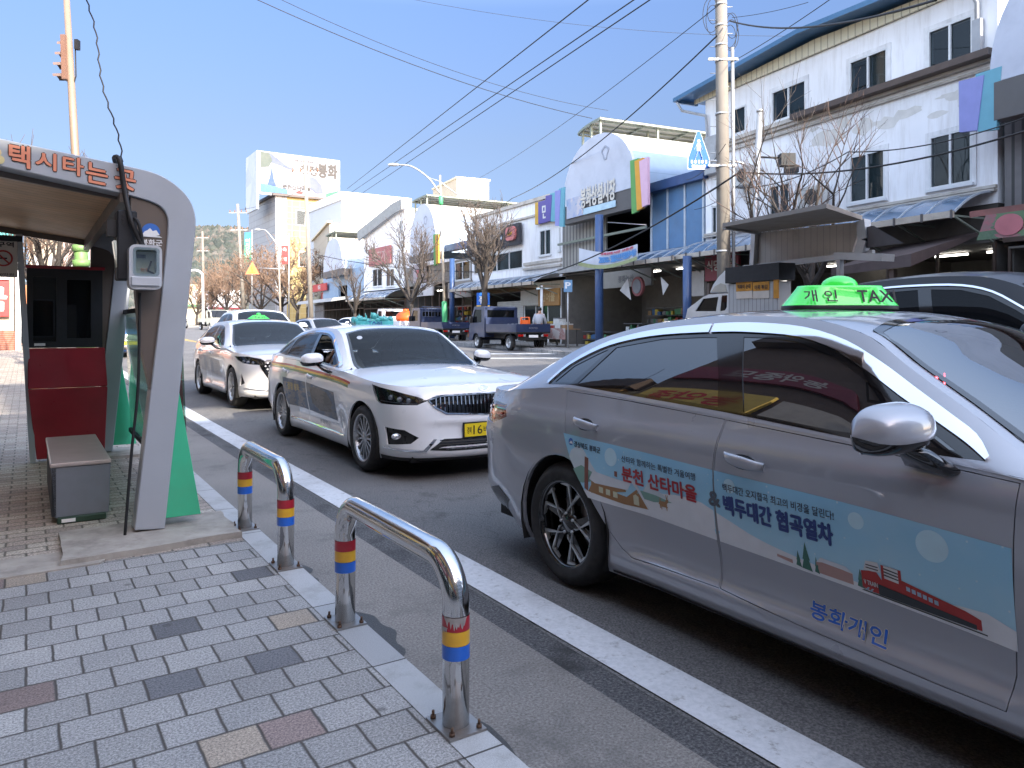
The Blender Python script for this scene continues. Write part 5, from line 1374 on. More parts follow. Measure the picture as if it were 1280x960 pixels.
def torn(t, z0, z1, r, a0, a1, seed):
 rr = random.Random(seed); m = MB(); n = 22
 for i in range(n + 1):
  a = R(a0 + (a1 - a0) * i / n); e = min(1, i / 4, (n - i) / 4); zz = z1 - (z1 - z0) * e * rr.uniform(.25, .95)
  for z in (zz, z1 + .001): m.v.append((r * math.cos(a), r * math.sin(a), z))
 for i in range(n): m.face((2 * i, 2 * i + 2, 2 * i + 3, 2 * i + 1))
 o = m.build('torn_patch', pmat('bare tape glue', (.42, .38, .36), .5, .3, .2, 30), t)
torn_t = hoop('nearest steel hoop with torn red tape on its near post', 2.16, 3.18, h=.565)
torn(torn_t, .325, .368, .0445 + .003, -140, -35, 3); torn(torn_t, .31, .335, .0445 + .0032, -170, -120, 5)
hoop('farther steel hoop beside the shelter foot reflecting green', 4.09, 5.0, h=.565)
# ================================================================ TAXI SHELTER
RZ = math.atan2(NY, NX)
A1 = 5.12
def PB(px, py, A=A1):
 """photo pixel on the plane across the street at distance A -> (across, height above pavement)"""
 r = (px - 640) / FPX
 b = (r * DY * A - DX * A) / (NX - NY * r); Y = DY * A + NY * b
 return (b, CAMH + (HOR - py) / FPX * Y - ZP - gnd(0, Y) * .0)
M_alu = pmat('grey shelter metal', (.40, .425, .46), .38, .1, .04, 2, coat=.2, dirt=.12, dirtcol=(.2, .19, .17))
M_bronze = pmat('bronze shelter metal', (.15, .12, .10), .4, .3, .08, 3, dirt=.15)
M_wood = pmat('wood soffit', (.50, .31, .17), .5, 0, .18, 3, lines=[(1, .115, .006, (.06, .03, .02))])
M_greenp = pmat('green panel', (.06, .50, .27), .4, 0, .05, 3, dirt=.2, dirtcol=(.12, .2, .12))
M_conc = pmat('rough concrete', (.36, .33, .29), .9, 0, .2, 6, .5, 60, dirt=.6, dirtcol=(.12, .10, .085))
M_redp = pmat('dark red panel', (.36, .02, .035), .3, 0, .12, 3, coat=.3, dirt=.15, dirtcol=(.08, .02, .02))
M_blkf = pmat('black window frame', (.010, .012, .016), .6, 0, .1, 6)
M_or = pmat('orange lettering', (.72, .26, .15), .5, 0, .03, 8)
sh = thing('taxi_shelter', 'grey and bronze taxi shelter with wood ceiling and orange lettering on its beam', 'shelter', S(A1, 0, ZP), RZ)
FM = lambda y: Matrix(((1, 0, 0, 0), (0, 0, 1, y), (0, 1, 0, 0), (0, 0, 0, 1)))     # (x, z, depth) -> local
out_px = [(155, 206), (190, 214.5), (212, 225), (230, 240), (240, 255), (244.5, 272), (244, 292), (239, 340), (225.7, 478), (206, 661)]
in_px = [(168, 663), (188, 490), (201, 380), (209.5, 292), (209, 271), (200, 257.5), (185, 250.5), (160, 243.5)]
outer = [PB(*p) for p in out_px]; inner = [PB(*p) for p in in_px]
bl0, bl1 = PB(0, 172.5), PB(0, 207.5)
sl = (outer[0][1] - bl0[1]) / (outer[0][0] - bl0[0])
XL = -1.05
frame = [(XL, bl0[1] + sl * (XL - bl0[0]))] + [bl0] + spl(outer[:8], 4) + outer[8:] + inner[:3] + spl(inner[3:7], 4) + [inner[7], bl1, (XL, bl1[1] + sl * (XL - bl1[0]))]
frame = [(p[0], max(p[1], -.01)) for p in frame]
for y in (0, 3.42):
 m = MB(); m.prism(frame, FM(y), -.0, .15); m.build('portal_frame', M_alu, sh, .006)
 br = [PB(*p) for p in ((164, 245), (185, 250), (200, 257), (209.5, 270), (210, 292), (201, 380), (188.5, 488), (176, 432), (170, 363), (163, 300))]
 m = MB(); m.prism(br, FM(y), .018, .13); m.build('bronze_bracket', M_bronze, sh)
 gr = [PB(224, 480), PB(253, 644), (PB(206, 651)[0] - .02, PB(253, 644)[1])]
 m = MB(); m.prism(gr, FM(y), .05, .10); m.build('green_fin', M_greenp, sh, .003)
 m = MB(); m.bar((-.55, y + .07, 0), (-.62, y + .07, 2.4), .09, .09, (0, 1, 0)); m.build('back_post', M_alu, sh)
bot = lambda b: bl1[1] + sl * (b - bl1[0])
m = MB(); b1 = PB(160, 243)[0]
P = lambda b, y, dz: Vector((b, y, bot(b) + dz))
m.hexa([P(XL, .152, .02), P(b1, .152, .02), P(b1, 3.6, .02), P(XL, 3.6, .02)], [P(XL, .152, .07), P(b1, .152, .07), P(b1, 3.6, .07), P(XL, 3.6, .07)]); m.build('ceiling', M_wood, sh)
m = MB()
for b in (XL, b1 - .02): m.bar(P(b, 0, -.02), P(b, 3.5, -.02), .05, .10)
m.bar(P(XL, .165, -.005), P(b1, .165, -.005), .035, .06); m.bar(P(XL, 3.40, -.005), P(b1, 3.40, -.005), .035, .06)
m.build('ceiling_trim', M_bronze, sh)
m = MB()   # curved roof sheet over the frames
tp = spl([(XL, outer[0][1] + sl * (XL - outer[0][0]) - .03)] + [(p[0] - .02, p[1] - .03) for p in outer[:7]], 4)
for p in tp:
 for y in (.15, 3.42): m.v.append((p[0], y, p[1]))
m.smooth = True
for i in range(len(tp) - 1): m.face((2 * i, 2 * i + 1, 2 * i + 3, 2 * i + 2))
m.build('roof_sheet', M_bronze, sh)
gp = [(PB(236, 380)[0] - .03, PB(236, 380)[1]), (PB(228, 470)[0] - .02, .95), (PB(240, 600)[0], .25)]
m = MB(); m.hexa([(gp[2][0], .18, gp[2][1]), (gp[2][0] + .012, .18, gp[2][1]), (gp[2][0] + .012, 3.40, gp[2][1]), (gp[2][0], 3.40, gp[2][1])], [(gp[0][0], .18, gp[0][1]), (gp[0][0] + .012, .18, gp[0][1]), (gp[0][0] + .012, 3.40, gp[0][1]), (gp[0][0], 3.40, gp[0][1])]); m.build('side_glazing', glassmat('shelter glass', (.55, .7, .62), .03, .95), sh)
m = MB()
for q in (gp[0], gp[2]): m.bar((q[0], .16, q[1]), (q[0], 3.42, q[1]), .03, .04)
m.bar((gp[0][0], 1.8, gp[0][1]), (gp[2][0], 1.8, gp[2][1]), .03, .03, (0, 1, 0)); m.build('glazing_rail', M_blkf, sh)
def bm_text(mb, ch, px0, py0, px1, py1, off, grow=0.0):
 """one character filling the pixel box on the beam (box follows the beam's slope)"""
 b0, zt = PB(px0, py0); b1_, zb = PB(px1, py1); w = b1_ - b0; h = (zt - zb) - abs(sl) * w
 fn = lambda x, z: Vector((b0 + x, -off, zt - h + z + sl * x * .9))
 text_mb(mb, ch, fn, w, h, grow)
chars = [('택', 12, 179, 37, 211), ('시', 45, 188, 70, 214), ('타', 79, 194, 104, 221), ('는', 108, 202, 134, 232), ('곳', 144, 210, 169, 239)]
m = MB()
for c in chars: bm_text(m, *c, .003, .075)
m.build('lettering_outline', M_ink, sh)
m = MB()
for c in chars: bm_text(m, *c, .006, .032)
m.build('beam_lettering', M_or, sh)
m = MB(); c0 = PB(-6, 190)
for (dx, dz, rr) in ((0, 0, .03), (.02, -.04, .025), (-.02, -.03, .03)): m.prism([(c0[0] + dx + rr * math.cos(t), c0[1] + dz + rr * math.sin(t)) for t in [2 * math.pi * i / 12 for i in range(12)]], FM(0), -.003, -.006)
m.build('beam_emblem', pmat('pale yellow', (.7, .6, .3), .5), sh)
def badge(py0=275):
 cb, cz = PB(189, 289)
 m = MB(); m.prism([(cb + .052 * math.cos(R(a)), cz + .052 * math.sin(R(a))) for a in range(-20, 201, 10)], FM(.018), -.002, -.004); m.build('badge_disc', fm('badge blue', (.05, .16, .5)), sh)
 m = MB(); m.prism([(cb - .05, cz - .022), (cb - .035, cz + .0), (cb - .02, cz + .008), (cb - .005, cz + .022), (cb + .01, cz + .004), (cb + .03, cz + .012), (cb + .05, cz - .018), (cb + .02, cz - .028)], FM(.018), -.003, -.006)
 m.prism([(cb - .06, cz - .032), (cb + .065, cz - .034), (cb + .05, cz - .026), (cb - .04, cz - .024)], FM(.018), -.003, -.006)
 text_mb(m, '봉화군', lambda x, z: Vector((cb - .055 + x, .013, cz - .085 + z)), .12, .036, .03); m.build('badge_lettering', fm('badge white', (.8, .8, .78)), sh)
badge()
A2 = A1 + 3.42
def W2(px, py): b, z = PB(px, py, A2); return (b, z)
y2 = 3.36
Lx, Rx = W2(38, 400)[0], W2(130, 400)[0]
zt, zm = W2(80, 337)[1], W2(80, 434)[1]
m = MB(); wf = [(Lx - .03, zm), (Rx - .02, zm), (Rx - .02, zt), (Lx - .03, zt)]
w1 = [(Lx + .02, zm + .06), (Lx + .21, zm + .06), (Lx + .21, zt - .08), (Lx + .02, zt - .08)]; w2 = [(Lx + .30, zm + .09), (Rx - .12, zm + .09), (Rx - .12, zt - .1), (Lx + .30, zt - .1)]
m.prism(wf, FM(y2), -.03, .05, [w1, w2]); m.build('booth_window_frame', M_blkf, sh)
for w in (w1, w2):
 m = MB(); m.prism(w, FM(y2), .0, .008); m.build('booth_glass', glassmat('booth glass', (.05, .06, .07), .02, .25, gcol=.3), sh)
m = MB(); m.prism([(Lx - .04, zt - .0), (Rx, zt), (Rx, zt + .03), (Lx - .04, zt + .03)], FM(y2), -.04, .06); m.build('booth_head', M_redp, sh)
zk = W2(80, 483)[1]
m = MB()
m.hexa([(Lx - .02, y2 - .09, zk), (Rx + .02, y2 - .09, zk), (Rx + .02, y2 + .06, zk), (Lx - .02, y2 + .06, zk)], [(Lx - .02, y2 - .03, zm - .004), (Rx, y2 - .03, zm - .004), (Rx, y2 + .06, zm - .004), (Lx - .02, y2 + .06, zm - .004)])
m.build('upper_red_panel', M_redp, sh, .006)
m = MB()
m.hexa([(Lx + .05, y2 - .02, .03), (Rx - .0, y2 - .02, .03), (Rx - .0, y2 + .06, .03), (Lx + .05, y2 + .06, .03)], [(Lx - .02, y2 - .09, zk - .006), (Rx + .02, y2 - .09, zk - .006), (Rx + .02, y2 + .06, zk - .006), (Lx - .02, y2 + .06, zk - .006)])
m.build('lower_red_panel', M_redp, sh, .006)
m = MB(); m.bar((Lx + .02, y2, 0), (Lx - .09, y2, bot(Lx) - .02), .05, .09, (0, 1, 0)); m.build('booth_post', M_alu, sh)
m = MB(); m.box(Lx + .03, Lx + .12, y2 - .034, y2 - .031, zm + .02, zm + .045); m.build('booth_sticker', fm('badge white', (.8, .8, .78)), sh)
t = thing('no_smoking_sign', 'small hanging no smoking board under the shelter ceiling', 'sign', S(8.25, 0, ZP), RZ)
n0, n1 = PB(-22, 293, 8.25), PB(22, 347, 8.25)
m = MB(); m.box(n0[0], n1[0], -.01, .01, n1[1], n0[1] - .05); m.build('board', fm('board white', (.62, .58, .52)), t, .004)
m = MB(); m.box(n0[0] - .01, n1[0] + .04, -.02, .02, n0[1] - .05, n0[1]); m.build('hanger', M_blkf, t)
m = MB(); cx, cz = PB(4, 323, 8.25); ringp = [(cx + .075 * math.cos(R(a)), cz + .075 * math.sin(R(a))) for a in range(0, 360, 15)]
m.prism(ringp, FM(0), -.012, -.015, [[(cx + (p[0] - cx) * .8, cz + (p[1] - cz) * .8) for p in ringp]]); m.bar((cx - .05, -.0135, cz + .05), (cx + .05, -.0135, cz - .05), .003, .014, (0, 0, 1)); m.build('prohibition_ring', fm('stripe red', (.42, .03, .02)), t)
m = MB(); m.bar((cx - .05, -.0115, cz), (cx + .03, -.0115, cz), .002, .014); text_mb(m, '금연구역', lambda x, z: Vector((n1[0] - .30 + x, -.012, n0[1] - .105 + z)), .27, .045, .04); text_mb(m, '과태료 10만원', lambda x, z: Vector((n1[0] - .30 + x, -.012, n1[1] + .012 + z)), .27, .025, .02); m.build('board_lettering', M_ink, t)
t = thing('electricity_meter', 'pale grey electricity meter with clear window strapped to the shelter leg', 'meter', S(A1, 0, ZP), RZ)
c0, c1 = PB(161, 305, 4.98), PB(202, 362, 4.98)
def rrect(x0, z0, x1, z1, r=.03, n=5):
 o = []
 for cx_, cz_, a in ((x1 - r, z1 - r, 0), (x0 + r, z1 - r, 90), (x0 + r, z0 + r, 180), (x1 - r, z0 + r, 270)): o += [(cx_ + r * math.cos(R(a + 90 * i / n)), cz_ + r * math.sin(R(a + 90 * i / n))) for i in range(n + 1)]
 return o
M_mgrey = pmat('meter grey plastic', (.50, .52, .55), .4, 0, .05, 10, coat=.2)
win = rrect(c0[0] + .035, c1[1] + .095, c1[0] - .03, c0[1] - .03, .015)
m = MB(); m.prism(rrect(c0[0], c1[1], c1[0], c0[1], .035), FM(0), -.16, -.02, [win]); m.box(c0[0] + .01, c1[0] - .01, -.175, -.16, c1[1] + .02, c1[1] + .075); m.build('meter_case', M_mgrey, t, .004)
m = MB(); m.prism(win, FM(0), -.07, -.06); m.build('meter_dial', fm('meter face', (.55, .55, .42)), t)
m = MB(); wx, wz = win[0][0] - .09, win[0][1]
m.box(c0[0] + .05, c1[0] - .08, -.076, -.071, c0[1] - .075, c0[1] - .052); m.bar((c0[0] + .13, -.08, c0[1] - .09), (c0[0] + .11, -.08, c0[1] - .15), .006, .01); m.bar((c0[0] + .11, -.08, c0[1] - .15), (c0[0] + .15, -.08, c0[1] - .17), .006, .01); m.build('meter_display', M_ink, t)
m = MB(); text_mb(m, '한전', lambda x, z: Vector((c0[0] + .07 + x, -.073, c1[1] + .115 + z)), .05, .018, .04); m.build('meter_lettering', M_or, t)
m = MB(); m.prism(rrect(c0[0] + .02, c1[1] + .08, c1[0] - .015, c0[1] - .015, .02), FM(0), -.168, -.164); m.build('meter_cover', glassmat('clear cover', (.85, .9, .9), .04, .97), t)
t = thing('control_box', 'tall black control box on the bronze bracket beside the meter', 'box', S(A1, 0, ZP), RZ)
k0, k1 = PB(146, 262, 5.08), PB(171, 350, 5.08)
m = MB(); m.box(k0[0], k1[0], -.06, .10, k1[1], k0[1]); m.build('case', M_blkf, t, .008)
m = MB()
for i in range(3):
 for j in range(2): m.tube([(k0[0] + .03 + .03 * j, -.062, k0[1] - .03 - .025 * i), (k0[0] + .03 + .03 * j, -.066, k0[1] - .03 - .025 * i)], .007, 8)
m.box(k0[0] - .05, k0[0], -.03, .03, k0[1] - .16, k0[1] - .06); m.build('knockouts', M_plas, t)
t = thing('strip_lamp', 'slim strip lamp fixed upright beside the black control box', 'lamp', S(A1, 0, ZP), RZ)
l0, l1 = PB(141, 300, 5.08), PB(149, 347, 5.08)
m = MB(); m.hexa([(l0[0] + .03, -.05, l1[1]), (l1[0] + .01, -.05, l1[1]), (l1[0] + .01, .03, l1[1]), (l0[0] + .03, .03, l1[1])], [(l0[0], -.05, l0[1]), (l1[0] - .015, -.05, l0[1]), (l1[0] - .015, .03, l0[1]), (l0[0], .03, l0[1])]); m.build('diffuser', fm('lamp diffuser', (.7, .72, .6)), t, .004)
def cable(name, label, pts, r, mat=None, n=8, group=None, sm=True):
 pts = spl([tuple(p) for p in pts], 6) if sm else pts
 m = MB(); m.tube(pts, r, n); o = m.build(name, mat or M_cab, None); tag(o, label, 'cable', group); return o
M_cab = pmat('black cable', (.012, .012, .013), .6, 0, .1, 20)
def LW(b, y, z): return Vector((0, 0, 0)) + S(A1 + y, b, ZP + z)
p0, p1, p2, p3 = PB(145, 201, 5.1), PB(158, 236, 5.0), PB(166, 275, 4.97), PB(181, 307, 4.95)
cable('power_cable', 'thick black cable looped over the shelter beam down to the meter', [LW(p0[0] + .02, .16, p0[1] + .0), LW(p0[0], .06, p0[1] + .035), LW(p0[0] + .02, -.03, p0[1] + .0), LW(p1[0], -.03, p1[1]), LW(p2[0], -.09, p2[1]), LW(p3[0], -.1, p3[1])], .016)
q0, q1 = PB(161, 270, 5.0), PB(181, 307, 4.95)
cable('thin_cable', 'short black cable from the control box to the meter', [LW(q0[0] + .01, -.05, q0[1]), LW(q0[0] + .05, -.12, q0[1] - .03), LW(q1[0] + .0, -.10, q1[1])], .010)
d0, d1, d2 = PB(176, 365, 5.05), PB(177, 480, 5.05), PB(160, 655, 5.05)
cable('down_cable', 'black cable running down the edge of the shelter leg', [LW(d0[0], -.012, d0[1]), LW(d1[0] - .012, -.012, d1[1]), LW((d1[0] + d2[0]) / 2 - .012, -.012, (d1[1] + d2[1]) / 2), LW(d2[0] - .012, -.012, .02)], .009)
tw = [at(108 + 44 * t + 3 * math.sin(9 * t), 0 + 202 * t, 5.6 - .3 * t) for t in [i / 30 for i in range(-12, 31)]]
cable('twisted_wire', 'thin twisted wire rising from the shelter roof into the sky', [p + Vector((.008 * math.sin(i * 2.1), 0, 0)) for i, p in enumerate(tw)], .0055, sm=False, n=5)
def slab(name, pts, z0, z1, mat, kind='structure'):
 m = MB(); P_ = [S(a, b, 0) for a, b in pts]; n = len(pts)
 m.add([(p.x, p.y, z0) for p in P_] + [(p.x, p.y, z1) for p in P_], [tuple(range(n, 2 * n))] + [(i, (i + 1) % n, (i + 1) % n + n, i + n) for i in range(n)])
 o = m.build(name, mat)
 if kind: o['kind'] = kind
 return o
r3 = random.Random(5)
def ragged(pts, k=6, amp=.012):
 o = []
 for i, p in enumerate(pts):
  q = pts[(i + 1) % len(pts)]
  for j in range(k): o.append((p[0] + (q[0] - p[0]) * j / k + r3.uniform(-amp, amp), p[1] + (q[1] - p[1]) * j / k + r3.uniform(-amp, amp)))
 return o
slab('concrete_strip', ragged([(4.70, -6), (4.70, .35), (5.02, .35), (5.06, -6)], 14, .02), ZP - .05, ZP + .007, M_conc)
slab('concrete_plinth', ragged([(4.73, .16), (4.80, 1.115), (5.42, 1.115), (5.42, .16)], 8, .012), ZP - .05, ZP + .035, M_conc)
slab('concrete_plinth', ragged([(8.25, .2), (8.25, 1.1), (8.85, 1.1), (8.85, .2)], 8, .012), ZP - .05, ZP + .03, M_conc)
t = thing('bench', 'low grey box bench with a pale top inside the taxi shelter', 'bench', S(5.78, 0, ZP), RZ)
bb0, bb1 = .13, .47
m = MB(); m.hexa([(bb0 + .02, 0, .04), (bb1 - .0, 0, .04), (bb1 - .02, .05, .04), (bb0 + .04, .05, .04)], [(bb0, 0, .375), (bb1 + .01, 0, .375), (bb1 + .01, .05, .375), (bb0, .05, .375)]);
m.build('end_panel', pmat('slate grey board', (.17, .19, .22), .5, 0, .08, 4, dirt=.2), t, .004)
m = MB(); m.box(bb0 + .02, bb1 - .02, 1.30, 1.35, .04, .375); m.build('end_panel', pmat('slate grey board', (.12, .14, .16)), t, .004)
m = MB(); m.box(bb0 - .005, bb1 + .012, -.01, 1.37, .375, .405); m.build('seat', pmat('pale stone seat', (.42, .36, .34), .35, 0, .06, 4, dirt=.15, dirtcol=(.3, .26, .24)), t, .008, 2)
m = MB(); m.box(bb0 + .005, bb0 + .03, .0, 1.34, .05, .37); m.box(bb1 - .04, bb1 - .02, .05, 1.3, .05, .37); m.build('side_board', M_blkf, t)
m = MB(); m.box(bb0 + .035, bb1 - .02, -.03, .16, .002, .045); m.build('foot', pmat('dark green foot rail', (.02, .05, .03), .5), t, .006)
m = MB(); m.box(bb0 + .06, bb0 + .14, -.033, -.0305, .012, .035); m.build('sticker', fm('badge white', (.8, .8, .78)), t)
o = thing('cardboard_scrap', 'flattened tan cardboard scrap lying on the brick pavement', 'litter', S(6.05, -.35, ZP + .006), RZ + .5)
m = MB(); m.box(-.13, .13, -.03, .03, 0, .006); m.box(-.10, .14, .03, .05, .0, .012); m.build('sheet', pmat('tan cardboard', (.38, .27, .14), .8), o)
# ================================================================ BUILDINGS
class Fac:
 """a facade line on the street polyline between two photo columns; local x runs away from the camera, y towards the street"""
 def __init__(s, pxR=None, pxL=None, P0=None, P1=None):
  if P0 is None: P0, P1 = s.hit(pxR), s.hit(pxL)
  s.R, s.L = Vector(P0), Vector(P1); d = s.L - s.R; s.len = d.length; s.d = d.normalized(); s.n = Vector((-s.d.y, s.d.x))
  s.rz = math.atan2(s.d.y, s.d.x); s.gz = min(gnd(*s.R), gnd(*s.L)) + .0
 @staticmethod
 def hit(px):
  r = (px - 640) / FPX
  for i in range(len(W_PTS) - 1):
   a, b = Vector(W_PTS[i]), Vector(W_PTS[i + 1]); d = b - a
   den = d.x - r * d.y
   if abs(den) < 1e-9: continue
   t = (r * a.y - a.x) / den
   if -1e-6 <= t <= 1 + 1e-6 and (a + d * t).y > 0: return tuple(a + d * t)
  raise ValueError(px)
 def u(s, px, v=0):
  r = (px - 640) / FPX; o = s.R + s.n * v
  return (r * o.y - o.x) / (s.d.x - r * s.d.y)
 def z(s, px, py, v=0):
  y = (s.R + s.n * v + s.d * s.u(px, v)).y
  return CAMH + (HOR - py) / FPX * y - s.gz
 def q(s, px, py, v=0): return (s.u(px, v), s.z(px, py, v))
 def thing(s, name, label, cat='building', group=None): return thing(name, label, cat, (s.R.x, s.R.y, s.gz), s.rz, group)
def FY(y): return Matrix(((1, 0, 0, 0), (0, 0, 1, y), (0, 1, 0, 0), (0, 0, 0, 1)))   # outline (x,z) with depth along y
M_wht = pmat('white painted render', (.80, .80, .82), .8, 0, .05, .8, .25, 30, dirt=.38, dirtcol=(.40, .36, .31), streak=True)
M_cream = pmat('cream render', (.60, .53, .38), .8, 0, .06, 1.5, dirt=.35, dirtcol=(.3, .25, .18), streak=True)
M_yel = pmat('yellow wall tiles', (.34, .26, .10), .6, 0, .05, 1, lines=[(2, .9, .05, (.42, .36, .22)), (0, 1.2, .05, (.42, .36, .22))])
M_gtile = pmat('grey wall tiles', (.30, .31, .33), .5, 0, .08, 1, lines=[(2, 1.0, .06, (.16, .16, .17)), (0, .9, .06, (.16, .16, .17))])
M_beige = pmat('beige stone wall', (.42, .37, .30), .7, 0, .06, 1, lines=[(2, .8, .03, (.3, .26, .2))])
M_metal = pmat('white metal cladding', (.62, .65, .70), .45, .1, .03, 1, lines=[(0, .5, .04, (.42, .45, .5))])
M_corr = pmat('dark ribbed cladding', (.16, .15, .15), .6, .2, .1, 2, lines=[(0, .22, .07, (.05, .05, .05))], dirt=.3)
M_sky1 = pmat('pale blue barrel sheet', (.36, .46, .58), .35, .1, .08, 1.5, dirt=.25, dirtcol=(.3, .33, .38), lines=[(2, .9, .03, (.28, .36, .46))])
M_bluep = pmat('blue panel', (.09, .19, .34), .45, 0, .1, 1.5, dirt=.2)
M_bluest = pmat('blue painted steel', (.03, .07, .18), .4, 0, .1, 3, coat=.3)
M_canop = pmat('canopy sheet', (.55, .54, .50), .5, 0, .05, 1.5, dirt=.2)
M_steelg = pmat('grey green steel', (.22, .25, .21), .5, .3, .1, 3)
M_awn = pmat('blue polycarbonate awning', (.09, .15, .24), .25, 0, .12, 2, coat=.5, dirt=.45, dirtcol=(.12, .13, .14))
M_gutter = pmat('pale gutter metal', (.48, .43, .37), .5, .2, .1, 3, dirt=.4)
M_signg = pmat('dark grey sign box', (.09, .085, .085), .5, 0, .08, 3)
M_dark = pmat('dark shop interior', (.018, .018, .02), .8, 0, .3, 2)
M_wframe = pmat('white window frame', (.62, .63, .64), .45, 0, .04, 6)
M_brownf = pmat('brown metal coping', (.085, .06, .05), .5, .3, .12, 3)
M_blueroof = pmat('blue roof sheet', (.05, .14, .26), .45, .1, .08, 2)
M_cfas = pmat('cream ribbed fascia', (.60, .56, .42), .6, 0, .05, 2, lines=[(0, .24, .035, (.33, .30, .22))])
GOODS_G = pmat('dark fan grille', (.05, .05, .05), .7)
M_wgl = glassmat('window glass', (.30, .36, .38), .03, .8, base=(.03, .05, .055), gcol=.5)
M_curt = pmat('grey blind', (.16, .18, .19), .8, 0, .15, 1.5)
def window(F, t, u0, u1, z0, z1, v=0.0, rec=.10, mull=1, fr=.055, blind=.5, sill=True):
 m = MB()
 o = [(u0, z0), (u1, z0), (u1, z1), (u0, z1)]
 n = mull + 1; hs = []
 for i in range(n):
  a = u0 + fr + (u1 - u0 - 2 * fr + fr) * i / n; b = u0 + (u1 - u0 - fr) * (i + 1) / n
  hs.append([(a, z0 + fr), (b, z0 + fr), (b, z1 - fr), (a, z1 - fr)])
 m.prism(o, FY(0), v - .05, v + .03, hs); w = m.build('window', M_wframe, t)
 rec = .04
 m = MB(); m.add([(u0, v - rec + .02, z0), (u1, v - rec + .02, z0), (u1, v - rec + .02, z1), (u0, v - rec + .02, z1)], [(0, 1, 2, 3)]); m.build('pane', M_wgl, w)
 if blind > 0:
  m = MB(); m.box(u0, u0 + (u1 - u0) * blind, v - rec - .10, v - rec - .07, z0, z1); m.build('blind', M_curt, w)
 if sill: m = MB(); m.box(u0 - .06, u1 + .06, v + .002, v + .09, z0 - .07, z0 - .002); m.build('sill', M_wframe, w)
 return w
def shell(F, t, poly, wins, depth, mat, v=0.0, th=.2, back=True, nm='wall'):
 """front wall with window holes plus side, back walls and a dark room behind"""
 holes = [[(a, c), (b, c), (b, d), (a, d)] for a, b, c, d in wins]
 m = MB(); m.prism(poly, FY(0), v - th, v, holes); m.build(nm, mat, t)
 u0 = min(p[0] for p in poly); u1 = max(p[0] for p in poly); zt0 = max(p[1] for p in poly if p[0] < u0 + .01); zt1 = max(p[1] for p in poly if p[0] > u1 - .01); zb = min(p[1] for p in poly)
 m = MB()
 m.add([(u0, v - th, zb), (u0, v - depth, zb), (u0, v - depth, zt0), (u0, v - th, zt0)], [(0, 1, 2, 3)])
 m.add([(u1, v - th, zb), (u1, v - depth, zb), (u1, v - depth, zt1), (u1, v - th, zt1)], [(3, 2, 1, 0)])
 m.add([(u0, v - depth, zb), (u1, v - depth, zb), (u1, v - depth, zt1), (u0, v - depth, zt0)], [(0, 1, 2, 3)])
 m.add([(u0, v - th, zt0 - .02), (u0, v - depth, zt0 - .02), (u1, v - depth, zt1 - .02), (u1, v - th, zt1 - .02)], [(0, 1, 2, 3)])
 m.build('side_wall', mat, t)
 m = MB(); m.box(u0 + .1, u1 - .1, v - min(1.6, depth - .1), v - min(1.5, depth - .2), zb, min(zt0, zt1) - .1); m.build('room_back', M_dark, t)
def awning(F, t, u0, u1, zt, zf, out, ribs=8, nm='awning'):
 """curved polycarbonate awning from the wall out over the pavement"""
 m = MB(); pr = [(0, zt), (out * .35, zt - .08), (out * .7, zt - (zt - zf) * .5), (out, zf)]; pr = spl(pr, 4); n = len(pr)
 for u in (u0, u1):
  for v, z in pr: m.v.append((u, v, z))
 m.smooth = True
 for i in range(n - 1): m.face((i, i + 1, n + i + 1, n + i))
 a = m.build(nm, M_awn, t)
 m = MB()
 for i in range(ribs + 1):
  u = u0 + (u1 - u0) * i / ribs
  for (p, q) in zip(pr[:-1], pr[1:]): m.bar((u, p[0], p[1] + .012), (u, q[0], q[1] + .012), .05, .02, (1, 0, 0))
 m.build('awning_ribs', pmat('pale awning ribs', (.42, .47, .52), .5), a)
 m = MB(); m.box(u0, u1, out, out + .10, zf - .12, zf + .03); m.build('gutter', M_gutter, a)
 m = MB()
 for i in range(ribs + 1): u = u0 + (u1 - u0) * i / ribs; m.box(u - .025, u + .025, out + .102, out + .125, zf - .15, zf + .05)
 m.build('gutter_brackets', M_signg, a)
 m = MB()
 for i in range(0, ribs + 1, 2): u = u0 + (u1 - u0) * i / ribs; m.bar((u, .02, zf - .6), (u, out, zf - .1), .04, .04, (1, 0, 0)); m.bar((u, .02, zf - .08), (u, out, zf - .08), .04, .04, (1, 0, 0))
 m.build('awning_struts', M_steelg, a)
 return a
GOODS = [pmat('goods ' + n, c, .6, 0, .1, 6) for n, c in (('brown', (.28, .17, .09)), ('white', (.5, .5, .48)), ('grey', (.16, .16, .17)), ('blue', (.05, .12, .25)), ('red', (.35, .05, .04)), ('green', (.06, .2, .1)), ('yellow', (.5, .36, .06)))]
M_tubel = pmat('lit fluorescent tube', (.8, .8, .8), .5, emit=((1, .97, .9), 5))
